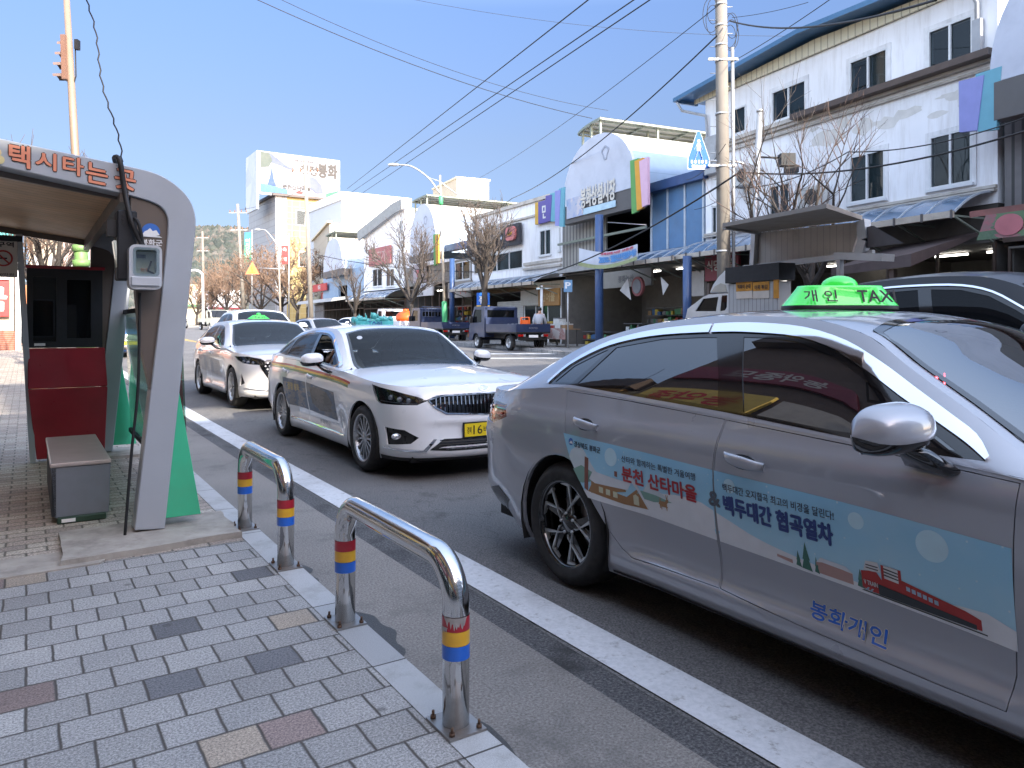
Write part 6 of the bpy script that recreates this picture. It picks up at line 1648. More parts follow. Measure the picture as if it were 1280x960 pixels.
def shop(F, t, u0, u1, ztop, seed, fill=1.0, depth=4.5, lights=3, goods=True, posts=True, warm=False, opened=True):
 """open or glazed shop front: recess with shelves of goods, posts and strip lamps"""
 rr = random.Random(seed)
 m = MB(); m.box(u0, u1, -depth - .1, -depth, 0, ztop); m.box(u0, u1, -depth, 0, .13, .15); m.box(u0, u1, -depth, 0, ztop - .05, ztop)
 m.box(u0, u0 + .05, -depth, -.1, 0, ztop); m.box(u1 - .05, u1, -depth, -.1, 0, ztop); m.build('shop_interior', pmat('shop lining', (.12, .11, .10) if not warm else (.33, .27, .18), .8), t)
 if goods:
  m = MB()
  v = -depth + .3
  for row in range(2):
   vv = -depth + .35 + row * (depth - 1.6)
   u = u0 + .3
   while u < u1 - .5:
    w = rr.uniform(.8, 1.6)
    if rr.random() < (.85 if row == 0 else .45) * fill:
     for lev in range(rr.randint(3, 6) if row == 0 else rr.randint(1, 3)):
      z = .15 + lev * .38; m.cur = 2; m.box(u, u + w - .1, vv - .02, vv + .42, z + .33, z + .35)
      x = u + .03
      while x < u + w - .2:
       ww = rr.uniform(.1, .35); m.cur = rr.randrange(7); m.box(x, x + ww - .02, vv + .02, vv + rr.uniform(.25, .4), z, z + rr.uniform(.15, .31)); x += ww
    u += w
  m.build('shelved_goods', GOODS, t)
 if lights:
  m = MB()
  for i in range(lights): u = u0 + (u1 - u0) * (i + .5) / lights; m.box(u - .45, u + .45, -1.6, -1.54, ztop - .14, ztop - .10)
  m.build('strip_lights', M_tubel, t)
 if posts:
  m = MB(); k = max(1, int((u1 - u0) / 1.1))
  for i in range(k + 1): u = u0 + (u1 - u0) * i / k; m.box(u - .03, u + .03, -.08, -.02, .15, ztop)
  m.box(u0, u1, -.08, -.02, 2.05 if ztop > 2.3 else ztop - .3, 2.11 if ztop > 2.3 else ztop - .24); m.build('shopfront_frame', M_wframe if warm else M_brownf, t)
  if not opened:
   m = MB(); m.add([(u0, -.05, .4), (u1, -.05, .4), (u1, -.05, ztop), (u0, -.05, ztop)], [(0, 1, 2, 3)]); m.build('shopfront_glass', M_wgl, t)
def sign(F, t, u0, u1, z0, z1, v, col, text=None, tcol=(.8, .8, .8), th=.12, frac=.7, tw=None, name='sign_board', bold=.03, mat=None, ty=None, x0=None, rev=True):
 m = MB(); m.box(u0, u1, v, v + th, z0, z1); s_ = m.build(name, mat or pmat('sign %.2f %.2f %.2f' % col, col, .5, 0, .05, 4, dirt=.2), t, .01)
 if text:
  h = (z1 - z0) * frac; w = tw or min((u1 - u0) * .85, h * glyphs(text)[2]); m = MB()
  uc = (u0 + u1) / 2 if x0 is None else x0; zc = (z0 + z1) / 2 if ty is None else ty
  text_mb(m, text, lambda x, z: Vector((uc + w / 2 - x, v + th + .012, zc - h / 2 + z)), w, h, bold)
  m.build('sign_lettering', pmat('letters %.2f %.2f %.2f' % tcol, tcol, .5, 0, .03, 4), s_)
 return s_
def fins(t, u, z0, z1, v, cols, side, k=1.0):
 for i, c in enumerate(cols):
  m = MB(); a = u + side * (.42 * i) * k; w = .46 * k; ln = .12 * i * side
  m.hexa([(a + ln * .3, v + .05 + .02 * i, z0 + .08 * i), (a + w * side + ln * .3, v + .05 + .02 * i, z0 + .05 + .08 * i), (a + w * side + ln * .3, v + .16 + .02 * i, z0 + .05 + .08 * i), (a + ln * .3, v + .16 + .02 * i, z0 + .08 * i)][::(1 if side > 0 else -1)],
               [(a - .12 * side, v + .05 + .02 * i, z1 - .08 * i), (a + w * side + .05 * side, v + .05 + .02 * i, z1 - .05 * i), (a + w * side + .05 * side, v + .16 + .02 * i, z1 - .05 * i), (a - .12 * side, v + .16 + .02 * i, z1 - .08 * i)][::(1 if side > 0 else -1)])
  m.build('colour_fin', pmat('fin %.2f %.2f %.2f' % c, c, .5, 0, .05, 4), t)
def barrel(F, t, uR, uL, zb, zt, v, depth, canopy=None, sgn_h=.85, cR=1.2, cL=1.2, emblem=True, sheetmat=None):
 """barrel vault whose half-oval front faces the street"""
 uc, hw = (uR + uL) / 2, (uL - uR) / 2; n = 28
 arc = [(uc - hw * math.cos(math.pi * i / n), zb + (zt - zb) * math.sin(math.pi * i / n) ** .85 if 0 < i < n else zb) for i in range(n + 1)]
 m = MB(); m.prism(arc, FY(0), v - .12, v); m.build('vault_front', pmat('pale vault front', (.47, .50, .58), .5, 0, .04, 1.5, dirt=.35, dirtcol=(.3, .33, .4)), t)
 m = MB(); m.smooth = True
 for p in arc:
  for vv in (v - .121, v - depth): m.v.append((p[0], vv, p[1]))
 for i in range(n): m.cur = 0 if (i > n * .24 and i < n * .76) else 1; m.face((2 * i, 2 * i + 2, 2 * i + 3, 2 * i + 1)[::1])
 m.cur = 0
 m.build('vault_roof', [pmat('cream vault sheet', (.62, .60, .54), .5, 0, .04, 1.5, dirt=.2), sheetmat or M_sky1], t)
 if canopy:
  zc = zt + .35; c = MB(); rb = MB(); k = 14
  (xa, ya), (xb, yb) = canopy; A_ = F.q(xa, ya, v - .6); B_ = F.q(xb, yb, v - .6)
  pr = [(A_[0] + (B_[0] - A_[0]) * (1 - math.cos(math.pi / 2 * i / k)) ** .9, A_[1] + (B_[1] - A_[1]) * math.sin(math.pi / 2 * i / k)) for i in range(k + 1)]
  for p in pr:
   for vv in (v - .6, v - depth - 1): c.v.append((p[0], vv, p[1]))
  c.smooth = True
  for i in range(k): c.face((2 * i, 2 * i + 1, 2 * i + 3, 2 * i + 2))
  co_ = c.build('roof_canopy', M_canop, t)
  for vv in (v - .6, v - .6 - depth * .33, v - .6 - depth * .66, v - depth - .9):
   for p, q in zip(pr[:-1], pr[1:]): rb.bar((p[0], vv, p[1] - .06), (q[0], vv, q[1] - .06), .08, .10)
  for i in (0, 3, 6, 9, 12, k): rb.bar((pr[i][0], v - .6, pr[i][1] - .07), (pr[i][0], v - depth - .9, pr[i][1] - .07), .07, .08)
  for i in (4, 9, 13):
   for vv in (v - .7, v - depth * .5, v - depth): rb.bar((pr[i][0], vv, zb), (pr[i][0], vv, pr[i][1]), .09, .09)
  rb.build('canopy_frame', M_steelg, co_)
 if emblem:
  m = MB(); m.prism([(uc - hw * .25 + .25 * math.cos(a) * (1 + .3 * math.sin(3 * a)), zb + (zt - zb) * .66 + .3 * math.sin(a)) for a in [2 * math.pi * i / 24 for i in range(24)]], FY(0), v, v + .02, [[(uc - hw * .25 + .17 * math.cos(a) * (1 + .3 * math.sin(3 * a)), zb + (zt - zb) * .66 + .21 * math.sin(a)) for a in [2 * math.pi * i / 24 for i in range(24)]]]); m.build('vault_emblem', pmat('grey line art', (.3, .33, .4), .6), t)
FIN_R = [(.10, .30, .08), (.62, .30, .03), (.62, .40, .52)]
FIN_L = [(.12, .33, .42), (.22, .24, .52)]
F = Fac(1247, 882); t = F.thing('white_house', 'large white three storey building with shallow blue roof and sliding windows')
zeave = 9.33; L = F.len
def wq(px0, px1, py0, py1, v=0):
 pm = (px0 + px1) / 2; return (F.u(px1, v), F.u(px0, v), F.z(pm, py1, v), F.z(pm, py0, v))
wins = [wq(965, 1008, 107, 158), wq(1062, 1110, 70, 118), wq(1160, 1217, 35, 92), wq(1062, 1107, 196, 251), wq(1162, 1216, 172, 231), wq(917, 933, 133, 176), wq(882.6, 903, 244, 287)]
for i in (0, 1, 2): a, b, c, d = wins[i]; wins[i] = (a, b, 7.72, 8.72)
for i in (3, 4): a, b, c, d = wins[i]; wins[i] = (a, b, 4.72, 6.05)
wins[5] = (wins[5][0], wins[5][1], 7.75, 8.65); wins[6] = (wins[6][0] , min(wins[6][1], L - .35), 4.3, 5.5)
wins.append((F.u(988), F.u(962), 4.5, 5.75))
shell(F, t, [(0, 4.15), (L, 4.15), (L, zeave), (0, zeave)], wins, 9, M_wht)
for i, w_ in enumerate(wins): window(F, t, *w_, mull=1 if i != 5 else 0, blind=(.55, .5, 0, 1, .5, 1, 0, 1)[i])
m = MB()
for (a, b, c, d) in wins[:5]: m.prism([(a - .1, c - .09), (b + .1, c - .09), (b + .1, d + .1), (a - .1, d + .1)], FY(0), .0, .03, [[(a, c), (b, c), (b, d), (a, d)]])
m.build('window_surround', pmat('white trim', (.70, .70, .71), .7, dirt=.3, streak=True), t)
up_ = F.u(1020); gz = [(-.5, F.z(1247, -40) - .1), (0, 9.62), (up_, F.z(1020, 43)), (L, 9.62), (L + .9, 9.50)]
gz[0] = (-.4, 9.6)
m = MB(); m.prism([(-.4, zeave), (L + .5, zeave), (L + .5, 9.48), (up_, F.z(1020, 45) - .12), (-.4, 9.5)], FY(0), .03, .10); m.build('fascia', M_cfas, t)
m = MB()
for (p, q) in (((-.6, 9.58), (up_, F.z(1020, 45))), ((up_, F.z(1020, 45)), (L + .9, 9.50))):
 m.hexa([(p[0], -9.3, p[1]), (p[0], .65, p[1]), (q[0], .65, q[1]), (q[0], -9.3, q[1])][::-1], [(p[0], -9.3, p[1] + .12), (p[0], .65, p[1] + .12), (q[0], .65, q[1] + .12), (q[0], -9.3, q[1] + .12)][::-1])
rf = m.build('roof', M_blueroof, t)
m = MB(); m.bar((up_, .70, F.z(1020, 45) + .02), (L + .9, .70, 9.50), .12, .14); m.bar((-.6, .70, 9.6), (up_, .70, F.z(1020, 45) + .02), .12, .14); m.bar((L + .85, .62, 9.45), (L + .85, -.3, 9.45), .1, .1); m.build('roof_gutter', M_blueroof, rf)
m = MB(); m.tube([(L + .75, .7, 9.4), (L + .7, .5, 9.1), (L - .15, .12, 8.75), (L - .2, .1, 8.3), (L - .2, .1, 7.1)], .05, 8); m.build('down_pipe', pmat('grey down pipe', (.35, .36, .38), .5), t)
pk = MB(); r9 = random.Random(2)
for i in range(16):
 uu = F.u(1235) + (F.u(1010) - F.u(1235)) * r9.random(); zz = r9.uniform(6.55, 7.15); ww = r9.uniform(.15, .7); hh_ = r9.uniform(.06, .3)
 pk.add([(uu + ww * math.cos(a) * r9.uniform(.6, 1), .0025 + .0002 * i, zz + hh_ * math.sin(a) * r9.uniform(.5, 1)) for a in [2 * math.pi * k / 12 for k in range(12)]], [tuple(range(12))[::-1]])
pk.build('peeled_paint', pmat('peeled render', (.64, .62, .59), .9, 0, .1, 4), t)
for (ax_, az) in ((F.u(1040), 4.75), (F.u(950), 5.9)):
 m = MB(); m.box(ax_, ax_ + .85, .12, .45, az, az + .6); m.box(ax_ + .05, ax_ + .12, .0, .45, az - .05, az); m.box(ax_ + .7, ax_ + .77, .0, .45, az - .05, az); m.cur = 1; m.prism([(ax_ + .36 + .23 * math.cos(a), az + .3 + .23 * math.sin(a)) for a in [2 * math.pi * k / 20 for k in range(20)]], FY(0), .45, .456)
 m.build('air_conditioner', [pmat('aged white metal', (.52, .52, .50), .6, 0, .08, 3, dirt=.3), GOODS_G], t)
 m = MB(); m.tube([(ax_ + .1, .2, az), (ax_ + .1, .05, az - .3), (ax_ + .12, .05, az - 1.6)], .02, 6); m.build('refrigerant_pipe', M_wframe, t)
m = MB(); m.box(L - .9, L - .3, .02, .3, 6.6, 7.9); m.build('meter_box', pmat('grey metal box', (.36, .37, .38), .5, dirt=.3), t)
uc_ = F.u(1000)
m = MB(); m.box(-.05, uc_, .0, .42, 7.50, 7.66); m.build('brown_coping', M_brownf, t)
m = MB()
for z, th, pr in ((7.42, .10, .14), (7.25, .06, .09), (4.50, .07, .08), (4.42, .05, .14)): m.box(.0, L, .002, pr, z, z + th)
m.box(uc_, L, .002, .2, 7.52, 7.64); m.build('string_courses', pmat('stained cornice', (.45, .42, .38), .8, 0, .15, 2, dirt=.6, dirtcol=(.2, .15, .1)), t)
m = MB(); m.tube([(.25, .1, 9.3), (.45, .25, 9.1), (.42, .1, 8.9), (.42, .08, 7.7)], .05, 8); m.box(.30, .50, .02, .16, 7.75, 8.5); m.build('flue_pipe', pmat('grey down pipe', (.35, .36, .38)), t)
awning(F, t, .1, L * .5, 4.42, 3.86, 1.35, 7)
awning(F, t, L * .5 + .05, L - .05, 4.28, 3.72, 1.35, 7)
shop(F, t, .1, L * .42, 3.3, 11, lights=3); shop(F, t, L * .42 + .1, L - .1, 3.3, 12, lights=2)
m = MB(); m.box(0, L, -.18, -.02, 3.3, 4.15); m.build('ground_floor_fascia', pmat('dark fascia', (.07, .065, .06), .6, dirt=.3), t)
sign(F, t, F.u(925, .3), F.u(883, .3), F.z(905, 350, .3), F.z(905, 312, .3), .25, (.22, .03, .045), '식당 세실', (.55, .50, .45), frac=.35)
sign(F, t, F.u(882, .3), L + .6, 2.35, 3.25, .25, (.40, .37, .34))
m = MB(); ua, ub = F.u(1280, 1.5) , F.u(1075, 1.5)
m.hexa([(.3, .2, 3.42), (.3, 2.5, 2.62), (ub, 2.5, 2.55), (ub, .2, 3.3)][::-1], [(.3, .2, 3.5), (.3, 2.5, 2.9), (ub, 2.5, 2.72), (ub, .2, 3.38)][::-1]); m.build('brown_canopy', pmat('dark brown canopy', (.075, .055, .055), .7, 0, .15, 3, dirt=.3), t)
m = MB()
for i in range(5): u = .8 + i * 1.6; m.box(u, u + .12, 2.3, 2.42, .15, 2.6)
m.build('canopy_posts', M_brownf, t)
for i, (u, c) in enumerate(((1.2, (.5, .42, .3)), (2.6, (.45, .45, .45)), (4.2, (.55, .50, .40)), (5.4, (.1, .25, .15)))):
 m = MB(); m.box(u, u + .95, .05, .12, .9, 2.3); o = m.build('shop_poster', pmat('poster %d' % i, c, .6, 0, .3, 5), t)
m = MB(); m.box(.0, 1.9, .3, .5, .15, 2.5); m.build('cream_pier', pmat('cream pier', (.40, .36, .30), .8, dirt=.3), t)
m = MB(); m.tube([(1.5, 1.6, 2.2), (1.5, 2.0, 2.2)], .2, 14); m.build('hanging_clock', GOODS[0], t)
F0 = Fac(P0=Vector((16.9, 4.6)), P1=F.R + F.d * -.15); t0 = F0.thing('market_hall', 'market hall with vaulted front and teal fins at the right edge')
L0 = F0.len; uL = F0.u(1237, .9); zb0 = F0.z(1262, 100, .9)
shell(F0, t0, [(0, 3.3), (L0, 3.3), (L0, zb0 + .1), (0, zb0 + .1)], [], 8, M_corr)
barrel(F0, t0, uL - 5.2, uL, zb0 + .05, zb0 + 2.9, .9, 7)
sign(F0, t0, uL - 5.1, uL - .1, zb0 - .8, zb0 + .04, .5, (.09, .085, .085), None, th=.42)
m = MB(); m.box(uL - 2.6, uL - .95, .93, .96, zb0 - .7, zb0 + .0); m.build('sign_picture', picture('lake picture', [(.2, .3, .45), (.4, .42, .5), (.55, .5, .5), (.3, .35, .5)], 4), t0)
fins(t0, uL - .15, zb0 - 1.0, zb0 + .35, .75, FIN_L, 1, .9)
m = MB(); m.box(0, L0, -.1, .05, 3.3, 3.5); m.build('lintel', M_brownf, t0)
ue, zc0 = F0.u(1212, 3.1), F0.z(1250, 267, 3.1)
m = MB(); m.hexa([(ue - 6, .1, zc0 + .45), (ue - 6, 3.1, zc0), (ue, 3.1, zc0), (ue, .1, zc0 + .45)][::-1], [(ue - 6, .1, zc0 + .5), (ue - 6, 3.1, zc0 + .12), (ue, 3.1, zc0 + .12), (ue, .1, zc0 + .5)][::-1]); m.build('red_canopy', pmat('faded red canopy', (.22, .09, .08), .7, 0, .2, 3, dirt=.4), t0)
m = MB(); ug = ue - 3; zb1 = F0.z(1250, 298, 3.1); m.v = [(F0.u(1234, 3.1), 3.14, zc0), (ug, 3.14, zc0), (ug, 3.16, zb1), (F0.u(1223, 3.1), 3.16, zb1)]; m.face((0, 1, 2, 3)); m.build('printed_banner', picture('leafy banner', [(.06, .12, .06), (.1, .18, .08), (.3, .1, .12), (.12, .16, .12)], 3), t0)
m = MB(); m.prism([(F0.u(1264, 3.1) + .26 * math.cos(a), (zc0 + zb1) / 2 + .2 * math.sin(a)) for a in [2 * math.pi * i / 20 for i in range(20)]], FY(0), 3.165, 3.175); m.build('banner_picture', pmat('dull pink print', (.42, .14, .16), .6), t0)
shop(F0, t0, .1, L0 - .1, 3.2, 31, lights=2)
F = Fac(881, 703.5); t = F.thing('market_hall', 'blue market hall with tall vaulted front above a green orange and pink fin')
v = .9; uR, uL = F.u(794, v), F.u(704, v); zb = F.z(750, 246, v); zt = F.z(752, 165.5, v); L = F.len
barrel(F, t, uR, uL, zb, zt, v, 7.5, canopy=((723, 167), (751, 146)))
sign(F, t, uR - .1, uL + .05, F.z(750, 270, v), zb + .0, .45, (.09, .085, .085), None, th=.42)
zs0, zs1 = F.z(750, 262, v), F.z(750, 240, v)
m = MB(); text_mb(m, '봉화상설시장', lambda x, z: Vector((F.u(727, v) - x, v + .05, zs0 + .25 + z)), F.u(727, v) - F.u(770, v), .85, .03); m.build('sign_lettering', pmat('cream letters', (.55, .52, .46), .5), t)
m = MB(); m.box(F.u(770, v), F.u(730, v), v + .0, v + .04, zs0 - .05, zs0 + .22); m.build('sign_strip', pmat('pale blue strip', (.40, .55, .65), .5), t)
m = MB(); m.box(F.u(729, v), F.u(709, v), v, v + .03, zs0 - .05, zs1 + .1); m.build('sign_picture', picture('lake picture', [(.2, .3, .45)] * 4), t)
fins(t, uR + .15, zb - 1.05, zb + 1.05, .8, FIN_R[:], -1, .8)
fins(t, uL - .1, zb - .9, zb + .9, .8, FIN_L, 1, .8)
zl = F.z(830, 312, 0); zu = F.z(830, 238, 0)
shell(F, t, [(0, zl), (uR + .2, zl), (uR + .2, zu), (0, zu)], [], 6, M_bluep)
m = MB()
for i in range(4): u = .05 + (uR + .1) * i / 3; m.box(u - .04, u + .04, .002, .05, zl, zu)
m.build('panel_trim', pmat('pale awning ribs', (.42, .47, .52)), t)
m = MB(); m.box(-.2, uR + .3, -.2, .25, zu, zu + .35); m.bar((-.2, .25, zu + .2), (-.3, -3, zu + 1.0), .3, .3); m.build('blue_beam', M_bluest, t)
m = MB(); m.box(uR + .2, L, -5.0, -4.9, .1, zb); m.box(uR + .2, L, -4.9, -.1, zb - .25, zb - .15); m.box(L - .1, L, -4.9, -.1, zl, zb - .3); m.box(uR + .22, uR + .3, -4.9, -.1, zl, zb - .3); m.build('rear_wall', M_dark, t)
uc0 = F.u(757, 0)
m = MB(); m.prism([(uc0, zl - .2), (L, zl - .2), (L, zb - .3), (uc0, zb - .3)], FY(0), -.1, 0); m.build('ribbed_panel', pmat('grey ribbed cladding', (.30, .29, .27), .6, .2, .1, 2, lines=[(0, .3, .1, (.12, .12, .12))]), t)
m = MB(); m.box(uR + .2, L, -4.9, .3, zl - .45, zl - .2); m.build('first_floor', pmat('concrete floor edge', (.3, .3, .3), .8, dirt=.3), t)
for px in (749, 859):
 m = MB(); uu = F.u(px, 1.6); m.tube([(uu, 1.6, .1), (uu, 1.6, zb - .95 if px < 800 else zl - .6)], .17 if px < 800 else .15, 14); m.build('blue_post', M_bluest, t)
m = MB(); m.box(uR + .2, L, .2, .3, zl + .9, zl + 1.0); m.build('hand_rail', M_steelg, t)
shop(F, t, .1, L - .1, zl - .5, 21, lights=5, fill=1.3, posts=False)
awning(F, t, -.2, F.u(806, 0), zl - .05, zl - .55, 1.5, 5)
sign(F, t, F.u(812, .3), F.u(752, .3), zl - 1.35, zl - .65, .1, (.22, .21, .19), '봉화농산', (.1, .1, .1), frac=.4)
t2 = thing('banner', 'long white banner with blue lettering strung under the market hall front', 'banner', (F.R.x, F.R.y, F.gz), F.rz)
m = MB(); n = 14; ua, ub = F.u(797, 1.95), F.u(723, 1.95)
za = (F.z(797, 325, 1.95), F.z(797, 305, 1.95)); zc_ = (F.z(723, 332, 1.95), F.z(723, 310, 1.95))
def bz(s_, k): a = za[k] + (zc_[k] - za[k]) * s_; return a - .22 * math.sin(math.pi * s_) * 1.0
for i in range(n + 1):
 s_ = i / n;
 for k in (0, 1): m.v.append((ua + (ub - ua) * s_, 1.95 + .03 * math.sin(5 * s_), bz(s_, k)))
for i in range(n): m.face((2 * i, 2 * i + 2, 2 * i + 3, 2 * i + 1))
m.build('cloth', pmat('banner cloth', (.52, .55, .62), .7, 0, .06, 2), t2)
m = MB()
def bfn(sx, kz): return lambda x, z: Vector((ub + (ua - ub) * (sx + x), 1.985 + .03 * math.sin(5 * (1 - sx - x)), bz(1 - sx - x, 0) + (bz(1 - sx - x, 1) - bz(1 - sx - x, 0)) * (kz + z)))
text_mb(m, '20% 할인행사', bfn(.40, .32), .58, .42, .05); m.build('banner_lettering', pmat('banner blue', (.08, .25, .55), .6), t2)
m = MB(); text_mb(m, '봉화전통시장 상품권', bfn(.42, .80), .52, .15, .03); m.build('banner_red_lettering', pmat('banner red', (.5, .05, .1), .6), t2)
m = MB()
for i in range(n):
 s0_, s1_ = i / n, (i + 1) / n; p = bfn(0, 0); q_ = [p(s0_, .0), p(s1_, .0), p(s1_, .22), p(s0_, .22)]; m.add([Vector((a.x, a.y, a.z)) for a in q_], [(0, 1, 2, 3)])
m.build('banner_green_edge', pmat('banner green', (.30, .34, .18), .7), t2)
for i, (px0, px1, px2, y0, y1, y2, lab) in enumerate(((785, 775, 789, 348, 363, 375, 'white pennant hanging in the market hall left of the round board'), (826, 836, 829, 346, 356, 369, 'white pennant hanging in the market hall right of the round board'))):
 m = MB(); vv = 1.0; ps = [(F.u(px, vv), F.z(px, y, vv)) for px, y in ((px0, y0), (px1, y1), (px2, y2))]
 m.prism(ps, FY(0), vv, vv + .01); o = m.build('pennant', pmat('pennant cloth', (.5, .48, .47), .8), None)
 o.location = (F.R.x, F.R.y, F.gz); o.rotation_euler = (0, 0, F.rz); tag(o, lab, 'pennant')
m = MB(); uc_, zc2 = F.q(799, 358, .8); m.prism([(uc_ + .38 * math.cos(a), zc2 + .38 * math.sin(a)) for a in [2 * math.pi * i / 28 for i in range(28)]], FY(0), .8, .9); m.cur = 1; m.prism([(uc_ + .28 * math.cos(a), zc2 + .28 * math.sin(a)) for a in [2 * math.pi * i / 28 for i in range(28)]], FY(0), .9, .93)
o = m.build('round_board', [pmat('dull red ring', (.22, .06, .06), .6), GOODS[2]], None); o.location = (F.R.x, F.R.y, F.gz); o.rotation_euler = (0, 0, F.rz); tag(o, 'round grey and red board hanging between two pennants', 'sign')
F = Fac(703, 590); t = F.thing('white_terrace', 'white two storey building with a black sign and a purple sign'); L = F.len
ztop = F.z(650, 258);
w = []
for a, b, y0, y1 in ((675, 689, 287, 319), (699, 703, 284, 313)): w.append((max(.15, F.u(b)), F.u(a), F.z((a + b) / 2, y1), F.z((a + b) / 2, y0)))
um = F.u(656); gw = (um + .2, L - .3, F.z(628, 350) , F.z(628, 313)); z4 = F.z(660, 338)
gw = (um + .2, L - .3, z4 + .15, F.z(628, 316))
shell(F, t, [(0, z4 - .5), (L, z4 - .5), (L, ztop), (0, ztop)], w + [gw], 8, M_wht)
for q in w: window(F, t, *q, mull=1, blind=.5)
window(F, t, *gw, mull=3, blind=1.0, sill=False)
m = MB(); m.box(gw[0] + .1, gw[1], -.16, -.13, gw[2] + .1, gw[2] + (gw[3] - gw[2]) * .6); m.build('window_notices', picture('paper notices', [(.55, .45, .25), (.5, .5, .45), (.6, .5, .3), (.35, .4, .25), (.5, .3, .25)], 3), t)
m = MB(); m.box(-.0, L, -.3, .12, ztop, ztop + .18); m.box(0, L, .0, .10, ztop - .75, ztop - .65); m.box(0, um, .002, .1, z4 + .25, z4 + .4); m.box(0, um, .002, .14, z4 + .0, z4 + .12); m.build('parapet', pmat('stained cornice', (.45, .42, .38)), t)
zz0, zz1 = F.z(628, 309, .3), F.z(628, 283, .3)
sg_ = sign(F, t, um + .1, L + .05, zz0, zz1, .12, (.02, .022, .03), None, th=.2)
m = MB(); text_mb(m, 'TTLESUA', lambda x, z: Vector((L - .2 - x, .335, zz0 + .45 + z)), (L - um) * .66, .85, .04); m.build('sign_lettering', pmat('pale letters', (.5, .54, .6), .5), sg_)
m = MB(); uu = F.u(646, .3); m.prism(rrect(uu, zz0 + .25, uu + 1.0, zz1 - .15, .25), FY(0), .32, .45); m.cur = 1; m.prism(rrect(uu + .28, zz0 + .6, uu + .75, zz1 - .5, .1), FY(0), .45, .46); m.build('sign_emblem', [pmat('pink emblem', (.5, .16, .15), .4), pmat('amber emblem', (.6, .35, .05), .4)], sg_)
z0_, z1_ = F.z(682, 278, .2), F.z(682, 250, .2)
sign(F, t, F.u(692, .2), F.u(673, .2), z0_, z1_, .1, (.10, .08, .30), '만', (.6, .6, .6), frac=.6)
sign(F, t, F.u(673, .2), F.u(669, .2), z0_, z1_, .1, (.55, .33, .04))
fins(t, .1, z0_ - .1, z1_ + .2, .2, [(.12, .33, .42), (.10, .08, .30)], 1, .9)
zg = z4 - .55
awning(F, t, .2, L - .2, zg + .25, zg - .25, 1.5, 10)
shop(F, t, .2, F.u(655), zg - .5, 41, lights=4, warm=True, opened=False); shop(F, t, F.u(655) + .2, L - .1, zg - .5, 42, lights=0, goods=False, posts=False)
m = MB(); m.box(F.u(655) + .2, F.u(618), -.3, -.2, .15, zg - 1.0); m.build('shutter', pmat('white roller shutter', (.45, .45, .44), .5, lines=[(2, .09, .02, (.3, .3, .3))]), t)
sign(F, t, F.u(706, .2) + .6, F.u(672, .2), zg - 1.35, zg - .5, .05, (.33, .17, .05), '건어물', (.5, .38, .2), frac=.5)
sign(F, t, F.u(672, .2) + .02, F.u(650, .2), zg - 1.30, zg - .5, .05, (.42, .40, .36))
m = MB(); uu = F.u(677, 1.0); m.tube([(uu, 1.0, .1), (uu, 1.0, zg - .4)], .07, 10); m.build('pale_post', M_wframe, t)
t2 = thing('goods_table', 'long table of cartons under a red and white cloth before the glass fronted shop', 'table', (F.R.x, F.R.y, F.gz + .13), F.rz)
ua, ub = F.u(716, 1.6), F.u(688, 1.6)
m = MB(); m.box(ua, ub, 1.2, 2.0, .72, .76); m.build('tabletop', GOODS[0], t2)
m = MB(); m.box(ua - .03, ub + .03, 2.0, 2.03, .30, .78); m.build('cloth', picture('patterned cloth', [(.4, .2, .18), (.5, .45, .42), (.3, .15, .13), (.45, .4, .38)], 3), t2)
for x in (ua + .1, ub - .1):
 for y in (1.3, 1.9): m = MB(); m.box(x - .03, x + .03, y - .03, y + .03, 0, .72); m.build('leg', M_signg, t2)
rr = random.Random(8)
CART = ['flat tan carton at the near end of the goods table', 'white foam box on the goods table', 'tall white carton near the middle of the goods table', 'small red carton on the goods table', 'brown carton at the far end of the goods table']
for i in range(5):
 u = ua + .2 + i * (ub - ua - .4) / 5; m = MB(); m.box(0, .42, 0, .4, 0, (.22, .3, .48, .2, .32)[i]); m.cur = 1; m.box(-.004, .424, -.004, .404, (.22, .3, .48, .2, .32)[i] - .05, (.22, .3, .48, .2, .32)[i] + .004)
 o = m.build('carton', [GOODS[(0, 1, 1, 4, 0)[i]], GOODS[(1, 1, 2, 1, 6)[i]]], None); p = F.R + F.d * u + F.n * 1.45; o.location = (p.x, p.y, F.gz + .89); o.rotation_euler = (0, 0, F.rz); tag(o, CART[i], 'box')
F = Fac(590, 506); t = F.thing('market_hall', 'white market hall with oval vaulted front behind the green banded street lamp'); L = F.len
v = .9; uR, uL = F.u(545, v), F.u(512, v); zb = F.z(528, 318, v); zt = F.z(528, 255, v)
barrel(F, t, uR, uL, zb, zt, v, 14, canopy=((515.5, 252), (534, 242.5)))
sign(F, t, uR - .1, uL + .1, F.z(528, 326, v), zb + .02, .45, (.09, .085, .085), None, th=.42)
fins(t, uR + .2, zb - .9, zb + 1.1, .8, FIN_R[:2], -1, .8)
zl = F.z(565, 352);
shell(F, t, [(0, zl), (L, zl), (L, zb - .6), (0, zb - .6)], [(F.u(588), F.u(569), F.z(578, 350), F.z(578, 327))], 8, pmat('grey brown render', (.22, .20, .18), .8, dirt=.3))
window(F, t, F.u(588), F.u(569), F.z(578, 350), F.z(578, 327), mull=1, blind=0)
m = MB(); m.box(0, uR + .3, -.2, .3, F.z(570, 313), F.z(570, 305)); m.build('blue_beam', M_bluest, t)
sign(F, t, F.u(590, .2) + .05, F.u(560, .2), F.z(575, 372, .2), F.z(575, 352, .2), .1, (.28, .27, .25), '부자', (.4, .03, .04), frac=.55, x0=F.u(587, .2) + .9)
sign(F, t, F.u(541, .3), F.u(520, .3), F.z(530, 370, .3), F.z(530, 354, .3), .2, (.48, .48, .5), '마트', (.03, .03, .1), frac=.45, x0=F.u(530, .3), ty=F.z(530, 359, .3))
